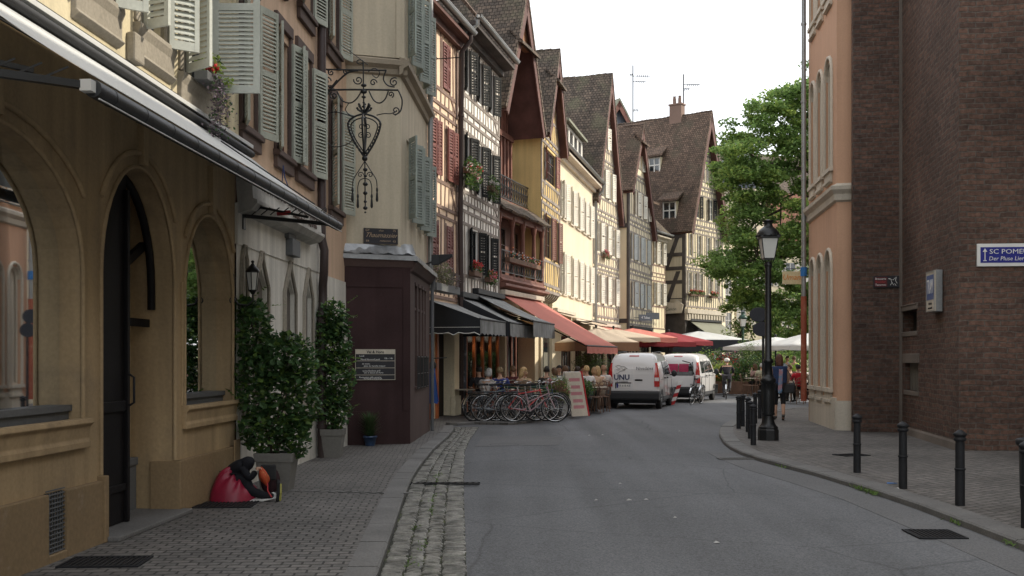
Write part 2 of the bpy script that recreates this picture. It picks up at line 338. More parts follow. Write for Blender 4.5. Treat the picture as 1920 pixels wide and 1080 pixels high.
def leaf(name, c, t=.35, v=.45): return mat(name, c, .5, spec=.35, var=v, vs=3.5, grain=.25, gs=9, bump=0, trans=t)
M['lf'] = leaf('tree leaves', (.20,.31,.09), .6); M['lf2'] = leaf('dark tree leaves', (.12,.20,.06), .55); M['lf3'] = leaf('yellow green leaves', (.29,.38,.10), .6)
M['ivy'] = leaf('laurel leaves', (.055,.115,.04), .3); M['ivy2'] = leaf('young laurel leaves', (.12,.20,.045), .4)
M['grassy'] = leaf('grassy plant', (.11,.13,.06), .3); M['heath'] = leaf('dry heather', (.19,.15,.17), .2)
M['bark'] = mat('bark', (.07,.055,.042), .9, var=.3, vs=3, bump=.8, bs=12)
M['petr'] = leaf('red petals', (.62,.05,.05), .3, .2); M['petp'] = leaf('pink petals', (.70,.22,.30), .3, .2); M['petw'] = leaf('white petals', (.75,.70,.66), .3, .1); M['peto'] = leaf('orange petals', (.70,.25,.06), .3, .2)
M['rub'] = mat('tyre rubber', (.015,.015,.016), .85, var=.1, bump=.1); M['chrome'] = mat('bright metal', (.6,.6,.6), .25, metal=1, var=.05, bump=0)
M['paintw'] = mat('white car paint', (.70,.70,.70), .3, spec=.5, var=.02, grain=0, bump=0, coat=.8); M['plas'] = mat('black plastic', (.02,.021,.023), .6, bump=.05, bs=150)
M['redl'] = mat('red tail lamp', (.45,.012,.012), .15, spec=.8, bump=0, grain=0, coat=1); M['clrl'] = mat('clear lamp', (.75,.72,.70), .15, spec=.8, bump=0, grain=0)
M['cloth'] = mat('cloth', (.5,.5,.5), .9, var=.12, vs=5, grain=.08, bump=.2, bs=60, objcol=True); M['paint'] = mat('paint', (.5,.5,.5), .4, spec=.5, bump=0, objcol=True, var=.08)
M['skin'] = mat('skin', (.50,.30,.21), .6, var=.06, grain=.04, bump=.05); M['hair'] = mat('hair', (.1,.05,.03), .65, var=.3, vs=25, bump=.5, bs=70, objcol=True)
M['blk'] = mat('black lettering', (.02,.02,.025), .6, bump=0); M['wht'] = mat('white lettering', (.72,.72,.70), .6, bump=0, grain=0); M['blu'] = mat('sign blue', (.012,.018,.22), .4, bump=0, var=.05)
M['red'] = mat('sign red', (.42,.025,.03), .45, bump=0, var=.08); M['orl'] = mat('orange lettering', (.65,.22,.04), .6, bump=0); M['gold'] = mat('gilt lettering', (.35,.25,.16), .6, bump=0)
M['clay'] = mat('terracotta', (.20,.13,.10), .8, bump=.2); M['pot'] = mat('grey planter', (.17,.165,.15), .75, var=.1, bump=.1); M['green'] = mat('green paint', (.012,.05,.035), .45, bump=0)
M['bulb'] = mat('lamp glow', (1,.66,.32), .5, emit=16, bump=0, var=0, grain=0); M['frost'] = mat('frosted lantern glass', (.62,.63,.60), .35, spec=.5, var=.05, bump=0, grain=0)
M['bgs'] = mat('blue green shutter', (.28,.32,.29), .65, var=.15, vs=2, bump=.1)
M['slate'] = mat('slate', (.09,.10,.12), .6, var=.2, bump=.3)
M['scrap'] = mat('trodden paper', (.38,.38,.37), .8)
M['bwood'] = mat('planter wood', (.13,.075,.05), .8, var=.3, vs=4, bump=.2)
# ---------------------------------------------------------------- building kit
def clip(poly, a, b, c):                                 # keep a*u+b*z <= c
    out = []
    for i in range(len(poly)):
        p, q = poly[i], poly[(i+1) % len(poly)]; dp = a*p[0]+b*p[1]-c; dq = a*q[0]+b*q[1]-c
        if dp <= 1e-9: out.append(p)
        if (dp < -1e-9 and dq > 1e-9) or (dp > 1e-9 and dq < -1e-9):
            k = dp/(dp-dq); out.append((p[0]+(q[0]-p[0])*k, p[1]+(q[1]-p[1])*k))
    return out
def gclip(poly, W, g):                                   # g = (zL, ua, za, zR): gable outline
    if not g: return poly
    zL, ua, za, zR = g
    s1 = (za-zL)/ua; poly = clip(poly, -s1, 1, zL)
    if len(poly) < 3: return []
    s2 = (za-zR)/(W-ua); return clip(poly, s2, 1, zR+s2*W)
def cells(mb, W, z0, z1, ops, g=None, y=0, dep=.16, u0=0, under=None):
    us = sorted({u0, W, *[o[0] for o in ops], *[o[1] for o in ops]}); zs = sorted({z0, z1, *[o[2] for o in ops], *[o[3] for o in ops]})
    us = [u for u in us if u0 <= u <= W]; zs = [z for z in zs if z0 <= z <= z1]
    for a, b in zip(us, us[1:]):
        for c, d in zip(zs, zs[1:]):
            m, n = (a+b)/2, (c+d)/2
            if any(o[0] < m < o[1] and o[2] < n < o[3] for o in ops): continue
            p = gclip([(a,c),(b,c),(b,d),(a,d)], W, g)
            if len(p) >= 3: mb.add([(q[0], y, q[1]) for q in p], [tuple(range(len(p)))])
    for o in ops:
        a, b, c, d = o[:4]
        mb.quad((a,y,c),(a,y+dep,c),(a,y+dep,d),(a,y,d)); mb.quad((b,y,c),(b,y,d),(b,y+dep,d),(b,y+dep,c))
        mb.quad((a,y,d),(a,y+dep,d),(b,y+dep,d),(b,y,d)); mb.quad((a,y,c),(b,y,c),(b,y+dep,c),(a,y+dep,c))
def shutter_mb(mb, M0, w, h, pitch=.055, fr=.05, th=.035, midrail=True, arch=0):
    old = mb.M; mb.M = old @ M0
    for x in (0, w-fr): mb.box(x, x+fr, -th/2, th/2, 0, h)
    rails = [(0, .09), (h-.09, h)] + ([(h*.5-.04, h*.5+.04)] if midrail else [])
    for a, b in rails: mb.box(fr, w-fr, -th/2+.002, th/2-.002, a, b)
    z = .1; a2 = .018
    while z < h-.12:
        if not (midrail and h*.5-.06 < z < h*.5+.03):
            mb.add([(fr,-a2,z),(w-fr,-a2,z),(w-fr,-a2,z+.008),(fr,-a2,z+.008),(fr,a2,z+pitch*.9),(w-fr,a2,z+pitch*.9),(w-fr,a2,z+pitch*.9+.008),(fr,a2,z+pitch*.9+.008)],
                   [(0,1,2,3),(0,4,5,1),(3,2,6,7),(4,7,6,5)])
        z += pitch
    mb.M = old
def shutters(h, u0, u1, z0, z1, aL, aR, m, pitch=.055, y=-.03, wL=None, hinge=.0, mid=True):
    w = (u1-u0)/2
    for s, ang in ((0, aL), (1, aR)):
        if ang is None: continue
        mb = MB()
        if s == 0: Mx = T(u0-hinge, y, z0) @ Matrix.Rotation(-R(ang), 4, 'Z')
        else: Mx = T(u1+hinge, y, z0) @ Matrix.Rotation(R(ang)-math.pi, 4, 'Z')
        shutter_mb(mb, Mx, wL or w, z1-z0, pitch, midrail=mid); mb.build('shutter', m, h)
def window(h, u0, u1, z0, z1, fm, nx=2, nz=3, y=.09, gm=None, fr=.055, sill=None, sd=.08, mun=.03):
    mb = MB()
    mb.box(u0, u0+fr, y-.03, y+.03, z0, z1); mb.box(u1-fr, u1, y-.03, y+.03, z0, z1)
    mb.box(u0+fr, u1-fr, y-.03, y+.03, z0, z0+fr); mb.box(u0+fr, u1-fr, y-.03, y+.03, z1-fr, z1)
    for i in range(1, nx):
        u = u0+(u1-u0)*i/nx; mb.box(u-mun*.8, u+mun*.8, y-.026, y+.026, z0+fr, z1-fr)
    for i in range(1, nz):
        z = z0+(z1-z0)*i/nz; mb.box(u0+fr, u1-fr, y-.018, y+.018, z-mun/2, z+mun/2)
    o = mb.build('window', fm, h)
    MB().box(u0+.01, u1-.01, y+.004, y+.012, z0+.01, z1-.01).build('pane', gm or M['glass'], o)
    if sill: MB().box(u0-.08, u1+.08, -sd, y-.03, z0-.07, z0-.002).build('sill', sill, o, bevel=.008)
    return o
def gable_roof(h, W, g, D, oh, tm, y0=0, eave=.35, th=.12, sm=None, hood=None, ridge=True):
    zL, ua, za, zR = g; off = .10
    mb = MB(); sf = MB(); bd = MB()
    for s, (ue, ze) in ((-1, (0, zL)), (1, (W, zR))):
        dx = ue-ua; dz = ze-za; ln = math.hypot(dx, dz); ex, ez = dx/ln, dz/ln
        a = (ua, za+off); b = (ue+ex*eave, ze+ez*eave+off)
        nx_, nz_ = (-ez, ex) if s > 0 else (ez, -ex)
        if nz_ < 0: nx_, nz_ = -nx_, -nz_
        pts = [a]; K = 7
        for i in range(1, K+1): pts.append((a[0]+(b[0]-a[0])*i/K, a[1]+(b[1]-a[1])*i/K+random.uniform(-.03,.03)*(i < K)+ (.10*(i/K)**6 if K == i else 0)))
        N = 10; sag = [(.05*math.sin(j*2.1+s)+random.uniform(-.02,.02)) for j in range(N+1)]
        def fn(i, j, q=0): 
            p = pts[i]; yy = y0-oh+(D+oh)*j/N
            return (p[0]+nx_*(th*q), yy, p[1]+nz_*th*q-(0 if j in (0,) else abs(sag[j])*(.5 if i else 1)))
        vs = [fn(i,j,1) for i in range(K+1) for j in range(N+1)]+[fn(i,j,0) for i in range(K+1) for j in range(N+1)]
        B = (K+1)*(N+1); fs = []
        for i in range(K):
            for j in range(N):
                q = (i*(N+1)+j, (i+1)*(N+1)+j, (i+1)*(N+1)+j+1, i*(N+1)+j+1); q = q if s > 0 else q[::-1]
                fs += [q[::-1], tuple(B+k for k in q)]
        for i in range(K): fs.append((i*(N+1), (i+1)*(N+1), B+(i+1)*(N+1), B+i*(N+1)))
        for j in range(N): k = K*(N+1)+j; fs.append((k, k+1, B+k+1, B+k))
        mb.add(vs, fs)
        q0, q1 = (a[0], a[1]-.02), (b[0]-ex*.06, b[1]-ez*.06-.02)
        d = (-nx_*.05, 0, -nz_*.05)
        sf.ext([(q0[0], y0-oh+.03, q0[1]), (q1[0], y0-oh+.03, q1[1]), (q1[0], y0+D*.9, q1[1]-.1), (q0[0], y0+D*.9, q0[1]-.1)], d)
        e0 = (q0[0]-nx_*.055, q0[1]-nz_*.055); e1 = (q1[0]-nx_*.055, q1[1]-nz_*.055)
        bd.ext([(e0[0], y0-oh+.02, e0[1]+.06), (e1[0], y0-oh+.02, e1[1]+.06), (e1[0]-nx_*.20, y0-oh+.02, e1[1]-nz_*.20), (e0[0]-nx_*.20*(1), y0-oh+.02, e0[1]-.25)], (0, .05, 0))
    r = mb.build('roof', tm, h)
    sf.build('soffit', sm or M['soff'], h); bd.build('bargeboard', sm or M['timb'], h)
    if ridge:
        rb = MB(); n = int((D+oh)/.35)
        for i in range(n):
            y = y0-oh+i*.35; rb.tube([(ua, y, za+off+.06+.02*math.sin(i)), (ua, y+.36, za+off+.05+.02*math.sin(i+1))], [.11,.09], 6)
        rb.build('ridge_tiles', tm, r)
    return r
def eave_roof(h, W, ze, D, rise, oh, tm, sm, x0=-.05, x1=None, gut=True, gm=None, back=True, th=.12):
    x1 = W+.05 if x1 is None else x1
    yr = D/2; s = rise/(yr+oh); mb = MB(); N = 12
    def z(y): return ze+(y+oh)*s
    K = 5
    tops = [[(x0+(x1-x0)*i/N, -oh+(yr+oh)*j/K, z(-oh+(yr+oh)*j/K)+.03*math.sin(i*1.3+j)*(j > 0)+ (.05 if j == 0 else 0)) for j in range(K+1)] for i in range(N+1)]
    vs = [p for r_ in tops for p in r_]+[(p[0], p[1], p[2]-th) for r_ in tops for p in r_]; B = (N+1)*(K+1); fs = []
    for i in range(N):
        for j in range(K):
            q = (i*(K+1)+j, (i+1)*(K+1)+j, (i+1)*(K+1)+j+1, i*(K+1)+j+1); fs += [q, tuple(B+k for k in q[::-1])]
    for i in range(N): k = i*(K+1); fs.append((k, B+k, B+k+K+1, k+K+1))
    for j in range(K): fs += [(j, j+1, B+j+1, B+j)]; k = N*(K+1)+j; fs.append((k, B+k, B+k+1, k+1))
    mb.add(vs, fs)
    if back: mb.ext([(x0, yr, ze+rise), (x1, yr, ze+rise), (x1, D+.3, ze), (x0, D+.3, ze)], (0,0,-th))
    r = mb.build('roof', tm, h)
    MB().ext([(x0+.02, -oh+.02, ze-th-.02), (x1-.02, -oh+.02, ze-th-.02), (x1-.02, -.02, ze-th-.05), (x0+.02, -.02, ze-th-.05)], (0,0,-.10)).build('soffit', sm, h)
    c = MB(); c.box(x0, x1, -.16, -.01, ze-.45, ze-.16); c.box(x0, x1, -.26, -.01, ze-.27, ze-.165); c.build('cornice', sm, h, bevel=.01)
    if gut:
        mb = MB(); pr = [(math.cos(a)*.085, math.sin(a)*.085) for a in [math.pi+math.pi*k/6 for k in range(7)]]
        yy = -oh-.07; zz = ze+.02
        for (a, b), (c_, d) in zip(pr, pr[1:]): mb.quad((x0,yy+a,zz+b),(x1,yy+a,zz+b),(x1,yy+c_,zz+d),(x0,yy+c_,zz+d))
        mb.tube([(x0,yy-.085,zz),(x1,yy-.085,zz)], .012, 6)
        mb.build('gutter', gm or M['zinc'], h, solid=.008)
    return r
def pipe(h, pts, r=.055, m=None, name='downpipe'):
    mb = MB(); mb.tube(pts, r, 10)
    for a, b in zip(pts, pts[1:]):
        a = Vector(a); b = Vector(b)
        if (a-b).length > 2:
            for k in range(1, int((a-b).length/1.8)+1):
                p = a+(b-a)*k*1.8/(a-b).length; mb.tube([p+(a-b).normalized()*.03, p-(a-b).normalized()*.03], r*1.25, 10)
    return mb.build(name, m or M['zinc'], h)
def timber(h, W, levels, wins, tm, g=None, sp=.42, bw=.11, y=-.025, brace=True, u0=0, rails=True, wide=1.0, par=None):
    """levels: beam heights; wins: (u0,u1,z0,z1)"""
    mb = MB(); rnd = random.Random(int(W*1000)+len(levels))
    def piece(poly, pr=0):
        p = gclip(poly, W, g)
        if len(p) >= 3: mb.ext([(q[0], y-pr, q[1]) for q in p], (0, -y+.01+pr, 0))
    def hb(a, b, z, t=.13, pr=0):
        j = rnd.uniform(-.015, .015); piece([(a, z-t/2+j), (b, z-t/2-j), (b, z+t/2-j), (a, z+t/2+j)], pr)
    def vb(u, z0, z1, t=bw, pr=0, lean=None):
        j = rnd.uniform(-.07,.07) if lean is None else lean; t = t*rnd.uniform(.75,1.3)
        piece([(u-t/2, z0), (u+t/2, z0), (u+t/2+j, z1), (u-t/2+j, z1)], pr)
    for i, z in enumerate(levels): 
        hb(u0, W, z+.10, .13*wide, .012)
        if 0 < i < len(levels)-1 or g: 
            hb(u0, W, z-.14, .12*wide, .004)
            n = int((W-u0)/.62)                            # joist ends between the two beams
            for k in range(n): mb_u = u0+(k+.5)*(W-u0)/n+rnd.uniform(-.1,.1); piece([(mb_u-.05, z-.09),(mb_u+.05, z-.09),(mb_u+.05, z+.05),(mb_u-.05, z+.05)], .003)
    for za, zb in zip(levels, levels[1:]):
        ws = sorted([w for w in wins if za < (w[2]+w[3])/2 < zb])
        lo, hi = za+.16, zb-.2
        for u in (u0+.07, W-.07): vb(u, lo, hi, .14, .008, 0)
        if ws:
            s0 = min(w[2] for w in ws); s1 = max(w[3] for w in ws)
            hb(u0, W, s0-.12, .10, .002)
            if s1+.2 < hi: hb(u0, W, s1+.10, .09, .002)
            n = max(2, round((W-u0)/sp))
            for k in range(n+1):
                u = u0+.07+(W-u0-.14)*k/n+rnd.uniform(-.05,.05)
                vb(u, lo, s0-.17, bw*.85)
                if all(u < w[0]-.08 or u > w[1]+.08 for w in ws): vb(u, s0-.07, hi, bw)
                else: vb(u, min(s1+.14, hi), hi, bw*.8)
            for w in ws:
                for u in (w[0]-.05, w[1]+.05): vb(u, s0-.07, min(hi, s1+.06), .10, .006, 0)
            if brace:
                for sgn, ub in ((1, u0+.15), (-1, W-.15)):
                    d = .45*sgn; piece([(ub, lo), (ub+.11*sgn, lo), (ub+d+.11*sgn, s0-.17), (ub+d, s0-.17)][::sgn], .006)
        else:
            n = max(2, round((W-u0)/(sp*.9)))
            for k in range(n+1): vb(u0+.07+(W-u0-.14)*k/n+rnd.uniform(-.05,.05), lo, hi, bw*.85)
    return mb.build('timber_frame', tm, h)
def leaves(mb, c, rad, n, size, mi=(0,), rnd=random, shell=.0, droop=0, long=1.5, narrow=.5):
    c = Vector(c)
    for _ in range(n):
        while 1:
            p = Vector((rnd.uniform(-1,1), rnd.uniform(-1,1), rnd.uniform(-1,1)))
            if shell < p.length <= 1: break
        q = c+Vector((p.x*rad[0], p.y*rad[1], p.z*rad[2]))
        leaf1(mb, q, size*rnd.uniform(.6,1.3), rnd, rnd.choice(mi), droop, long, narrow)
def leaf1(mb, q, s, rnd, m, droop=0, long=1.5, narrow=.5, n=None):
    d = Vector((rnd.gauss(0,1), rnd.gauss(0,1), rnd.gauss(0,.6)-droop)).normalized()
    u = d.cross(Vector((rnd.gauss(0,.5), rnd.gauss(0,.5), 1))).normalized(); w = d.cross(u)
    L = d*s*long; S = u*s*narrow; up = w*s*.12
    mb.m = m
    mb.add([q-L*.5, q-L*.1+S+up, q+L*.5, q-L*.1-S+up, q-L*.05], [(0,1,4),(1,2,4),(2,3,4),(3,0,4)]); mb.m = 0
def petals(mb, c, rad, n, size, mi, rnd=random):
    for _ in range(n):
        q = Vector((c[0]+rnd.gauss(0,.45)*rad[0], c[1]+rnd.gauss(0,.45)*rad[1], c[2]+rnd.gauss(0,.45)*rad[2])); mb.m = rnd.choice(mi)
        mb.ball(q, size*rnd.uniform(.6,1.2), 5, 3)
    mb.m = 0
def flowerbox(loc, rz, w, label, group=None, cols=(2,3), box=True, h=.28, n=130, s=.045, hang=0, cat='flower box', pet=14):
    t = thing('flower_box', label, cat, loc, rz, group)
    if box: MB().box(-w/2,w/2,-.09,.09,-.16,0).build('planter_box', M['bwood'], t, bevel=.01)
    mb = MB(); rnd = random.Random(str(label)); k = max(1, int(w/.25))
    for i in range(k):
        x = -w/2+w*(i+.5)/k; leaves(mb, (x, -.03, .08-hang/2), (.17, .15, h*.6+hang/2), n, s, (0,1), rnd)
    mb.build('foliage', [M['ivy'], M['ivy2']], t)
    pm = [M['petr'], M['petp'], M['petw'], M['peto']]
    mb = MB()
    for i in range(k*2): x = rnd.uniform(-w/2, w/2); petals(mb, (x, -.06, .12+rnd.uniform(-hang,.1)), (.10,.09,.09), pet, .026, cols, rnd)
    mb.build('blossom', pm, t)
    return t
# ---------------------------------------------------------------- ground, road, pavements
g = MB(); g.quad((-260,-60,ZR),(260,-60,ZR),(260,420,ZR),(-260,420,ZR)); struct(g.build('road', M['asphalt']))
def poly_slab(name, pts, z0, z1, m, uvrot=0):
    mb = MB(); mb.ext([(p[0], p[1], z0) for p in pts], (0,0,z1-z0)); return struct(mb.build(name, m, uvrot=uvrot))
K_ = 1.04
LK = [(-.93,-4),(-.93,4),(-1.0,7.84),(-1.12,10),(-1.27,12.6),(-1.36,14.5),(-1.40,16.4),(-1.40,19),(-1.34,21.5),(-1.32,24),(-1.40,25.6)]      # left kerb edge
LR = [(-.22,-4),(-.24,4),(-.33,7.84),(-.44,10),(-.55,12.2),(-.66,14.5),(-.74,16.4),(-.84,19),(-.86,21.5),(-.82,24.2),(-.80,25.8)]     # gutter / road line
RK = [(4.5,-6),(4.4,2),(4.38,6),(4.42,9.1),(4.47,11.6),(4.42,13.2),(4.28,15.1),(4.06,16.6),(3.96,17.6),(3.93,18.8),(4.05,20.3),(4.35,22.4),(4.8,24.7),(5.5,27.2),(6.9,30.5),(8.9,34.5),(12.5,37.5),(20,39)]
def kerbline(pts, w, side, z0, z1, name, gap=.008, L=.95):
    mb = MB(); acc = []
    P = [Vector(p) for p in pts]; D = [0]
    for a, b in zip(P, P[1:]): D.append(D[-1]+(b-a).length)
    def pos(s):
        s = max(0, min(D[-1]-1e-6, s))
        for i in range(len(P)-1):
            if s <= D[i+1]: k = (s-D[i])/(D[i+1]-D[i]); return P[i].lerp(P[i+1], k)
        return P[-1]
    def nrm(s): 
        d = (pos(s+.3)-pos(s-.3)).normalized(); return Vector((d.y, -d.x))*side
    s = 0; rnd = random.Random(3)
    while s < D[-1]-.2:
        l = L*rnd.uniform(.75,1.2); a, b = s+gap/2, min(s+l, D[-1])-gap/2
        pa, pb = pos(a), pos(b); na, nb = nrm(a)*w, nrm(b)*w; dz = rnd.uniform(-.006,.006); c = .018
        v = [(pa.x,pa.y,z0),(pb.x,pb.y,z0),(pb.x+nb.x,pb.y+nb.y,z0),(pa.x+na.x,pa.y+na.y,z0)]
        ia, ib = na.normalized()*c, nb.normalized()*c
        m_ = [(pa.x,pa.y,z1-c+dz),(pb.x,pb.y,z1-c+dz),(pb.x+nb.x,pb.y+nb.y,z1+dz),(pa.x+na.x,pa.y+na.y,z1+dz)]
        t_ = [(pa.x+ia.x,pa.y+ia.y,z1+dz),(pb.x+ib.x,pb.y+ib.y,z1+dz)]
        mb.add(v+m_+t_, [(0,1,5,4),(4,5,9,8),(8,9,6,7),(0,4,8,7,3),(1,2,6,9,5),(2,3,7,6)])
        s += l
    return struct(mb.build(name, M['kerb']))
kerbline(LK, .24, -1, ZR-.05, .006, 'kerb_left'); kerbline(RK, .30, 1, ZR-.05, .008, 'kerb_right', L=1.1)
poly_slab('pavement_left', [(x-.22, y) for x, y in LK]+[(-1.62,26.2),(-1.9,29.5),(-2.6,31),(-9,31),(-9,-4)], ZR-.05, 0, M['paver'], R(3))
poly_slab('pavement_right', [(x+.28, y) for x, y in RK]+[(30,39),(30,-6)], ZR-.05, 0, M['paver2'], R(38))
# terrace platform along the far facades
TK = [(-1.35,26.3),(-1.1,26.9),(.05,26.6),(.9,28.4),(1.5,30.2),(2.3,33),(3.2,36.5),(4.9,43),(6.8,50),(9.2,57),(12,63),(16,70)]
poly_slab('terrace_pavement', TK+[(10,76),(-6,46),(-5,31)], ZR-.05, .0-.004, M['paver2'], R(13)); kerbline(TK, .22, -1, ZR-.04, .006, 'terrace_kerb')
# cobbled gutter: elongated river stones laid crosswise in four files
mb = MB(); n = len(LK)
mb.add([(x-.02,y,ZR+.004) for x,y in LK]+[(x,y,ZR+.004) for x,y in LR], [(i, n+i, n+i+1, i+1) for i in range(n-1)])
struct(mb.build('gutter_bed', M['joint']))
mb = MB(); rnd = random.Random(11)
def lk(pts, y):
    for (a, b), (c, d) in zip(pts, pts[1:]):
        if b <= y <= d: return a+(c-a)*(y-b)/(d-b)
    return pts[-1][0]
for c in range(4):
    y = 2.5
    while y < 25.4:
        far = y > 15.5; ln = rnd.uniform(.042,.068)*(1 if y < 15 else 2.2)
        xa, xb = lk(LK, y)+.015, lk(LR, y); w = (xb-xa)/4; f = [0,.27,.47,.70,1.0]
        x0 = xa+(xb-xa)*f[c]+.008+rnd.uniform(-.012,.012); x1 = xa+(xb-xa)*f[c+1]-.008+rnd.uniform(-.012,.012)
        sk = (.035 if c % 2 else -.025)+rnd.uniform(-.012,.012); dish = -.014*math.sin(math.pi*(f[c]+f[c+1])/2); z = ZR+.034+dish+rnd.uniform(-.008,.008)
        i = .012; e = ln-.014; m2 = (x0+x1)/2
        tl = rnd.uniform(-.008,.008)
        mb.add([(x0,y,z-.05),(x1,y+sk,z-.05),(x1,y+sk+e,z-.05),(x0,y+e,z-.05), (x0,y,z-.012),(x1,y+sk,z-.012),(x1,y+sk+e,z-.012),(x0,y+e,z-.012),
                (x0+i*1.5,y+i,z+tl),(x1-i*1.5,y+sk+i,z-tl),(x1-i*1.5,y+sk+e-i,z-tl),(x0+i*1.5,y+e-i,z+tl)],
               [(0,1,5,4),(1,2,6,5),(2,3,7,6),(3,0,4,7),(4,5,9,8),(5,6,10,9),(6,7,11,10),(7,4,8,11),(8,9,10,11)])
        y += ln
struct(mb.build('cobbled_gutter', M['sett']))
# moss and weeds in joints and along the kerbs
mb = MB(); rnd = random.Random(5)
for (x, y, r_) in [(-.82,8.6,.10),(-.80,9.4,.12),(-.88,11.6,.12),(-.92,12.6,.14),(-1.0,14,.16),(-1.05,15,.14),(-.95,10.4,.08)]:
    for k in range(60): p = Vector((x+rnd.gauss(0,.03), y+rnd.gauss(0,r_*1.6), ZR+.012+rnd.random()*.012)); leaf1(mb, p, .016, rnd, 0, 0, 1.8, .4)
def ink(y): return lk(RK[:13], y)
for yy, n_, sp_ in [(13.05,70,.12),(13.45,40,.1),(10.6,14,.1),(16.2,12,.1),(9.4,14,.1)]:
    for k in range(n_): y = yy+rnd.gauss(0,sp_); leaf1(mb, Vector((ink(y)-.02-abs(rnd.gauss(0,.025)), y, ZR+.02+rnd.random()*.03)), .03, rnd, 0, -.6, 2.4, .25)
tag(mb.build('weeds', M['ivy2']), 'small green weeds and moss growing in the kerb and gutter joints', 'weeds', None, 'stuff')
# drain strip of rounded stones across the left pavement, iron drain bars in the gutter
mb = MB(); rnd = random.Random(9)
for k in range(13):
    x = -2.82+k*.125; y = 12.85-.02*k
    mb.ext([(x,y-.05,.002),(x+.06,y-.05,.002),(x+.15,y+.05,.002),(x+.09,y+.05,.002)], (0,0,.008+rnd.random()*.006))
tag(mb.build('drain_channel', M['kerb'], bevel=.003), 'narrow drain channel of twisted grey stones crossing the left pavement', 'drain')
mb = MB()
for k in range(11): x = -1.28+k*.078; mb.bar((x,13.9,ZR+.03),(x+.05,14.0,ZR+.03),.03,.02)
mb.bar((-1.33,13.87,ZR+.028),(-.42,13.87,ZR+.028),.012,.02); mb.bar((-1.33,14.04,ZR+.028),(-.42,14.04,ZR+.028),.012,.02)
tag(mb.build('drain_grate', M['iron']), 'iron drain bars lying across the cobbled gutter', 'drain grate')
# asphalt repair seams, patches, covers
def flat(name, pts, z, m): mb = MB(); mb.ext([(p[0],p[1],z-.01) for p in pts], (0,0,.01)); return mb.build(name, m)
def ring(cx, cy, r0, m, label, grp=None):
    mb = MB(); mb.lathe([(r0,-.01),(r0,.002),(r0-.03,.006),(r0-.04,.0),(.01,.001)], 28, (cx,cy,ZR)); return tag(mb.build('manhole_cover', m), label, 'manhole cover', grp)
ring(-.15, 20.6, .30, M['ironb'], 'dark round manhole cover in the road beside the gutter bend')
struct(flat('road_patch', [(-.7,20.1),(.9,20.5),(1.1,22.6),(-.6,22.9)], ZR+.004, M['asph2']))
struct(flat('road_edge_strip', [(ink(y)-.04, y) for y in (2,6,9,11.5,13,15,16.6,17.6,18.8)]+[(3.45,18.8),(3.45,17.4),(3.5,16),(3.72,14.4),(3.9,12.6),(3.9,10),(3.85,6),(3.85,2)], ZR+.004, M['asph2']))
def grate(name, c, w, l, rz, label, z=.003, n=14, m=None, base=True):
    t = thing(name, label, 'grate', (c[0], c[1], z), rz)
    mb = MB(); mb.box(-w/2,w/2,-l/2,-l/2+.02,0,.012); mb.box(-w/2,w/2,l/2-.02,l/2,0,.012); mb.box(-w/2,-w/2+.02,-l/2+.02,l/2-.02,0,.012); mb.box(w/2-.02,w/2,-l/2+.02,l/2-.02,0,.012)
    mb.build('grate_frame', m or M['ironb'], t)
    mb = MB()
    for k in range(n): x = -w/2+.02+(w-.04)*(k+.5)/n; mb.box(x-.007,x+.007,-l/2+.02,l/2-.02,.001,.010)
    mb.build('grate_bars', m or M['ironb'], t); MB().box(-w/2+.02,w/2-.02,-l/2+.02,l/2-.02,-.003,.0).build('pit', M['dark'], t)
grate('pavement_grate', (-3.18,8.35), .62, .42, R(3), 'iron grate in the pavement below the cellar vent, nearest the viewer')
grate('pavement_grate', (-3.12,11.75), .62, .75, R(3), 'iron grate in the pavement in front of the slumped person')
grate('street_drain', (3.78,17.6), .75, .3, R(6), 'pale slotted street drain against the right kerb', z=ZR+.006, n=18, m=M['kerb'])
grate('street_drain', (3.98,10.05), .45, .5, R(-2), 'dark rectangular street drain at the foot of the right kerb', z=ZR+.006, n=10)
grate('service_cover', (5.6,17.6), .5, .35, R(20), 'rusty service cover set in the right pavement behind the bollards', n=5)
# scraps of litter on the road
for i, (px, py, s, lb) in enumerate([(1344,1019,.05,'white paper scrap alone on the near road'),(1180,939,.06,'pair of pale scraps in the middle of the road'),(1212,938,.05,'small crumpled scrap right of the pale pair'),(1118,939,.04,'leftmost small scrap on the mid road'),(1266,972,.035,'tiny scrap on the dark road before the bend'),(1163,908,.04,'pale scrap farther along the mid road'),(1105,817,.05,'flat white scrap on the far road before the bicycles'),(1130,816,.05,'second flat white scrap right of the first on the far road'),(1274,809,.04,'thin white scrap on the road by the bend')]):
    p = gnd(px, py, ZR); mb = MB(); s *= .55
    mb.add([(-s,-s*.6,.006),(s*.9,-s*.8,.012),(s*1.1,s*.7,.006),(-.1*s,s,.022),(-s,s*.5,.005)], [(0,1,3),(1,2,3),(0,3,4)]); o = mb.build('paper_scrap', M['scrap'], None, loc=(p.x,p.y,ZR)); tag(o, lb, 'litter')
p = gnd(1672, 907); mb = MB(); mb.add([(-.07,-.03,.004),(.06,-.04,.01),(.08,.03,.005),(-.05,.04,.015)], [(0,1,2,3)]); tag(mb.build('wrapper', mat('blue wrapper',(.05,.16,.40),.4), None, loc=(p.x,p.y,0)), 'small blue wrapper on the right pavement beside a bollard', 'litter')
p = gnd(1681, 916); mb = MB(); mb.add([(-.07,-.05,.004),(.09,-.02,.006),(.08,.02,.012),(-.05,.02,.005)], [(0,1,2,3)]); tag(mb.build('paper_scrap', M['wht'], None, loc=(p.x,p.y,0)), 'white paper strip at the foot of the middle near bollard', 'litter')
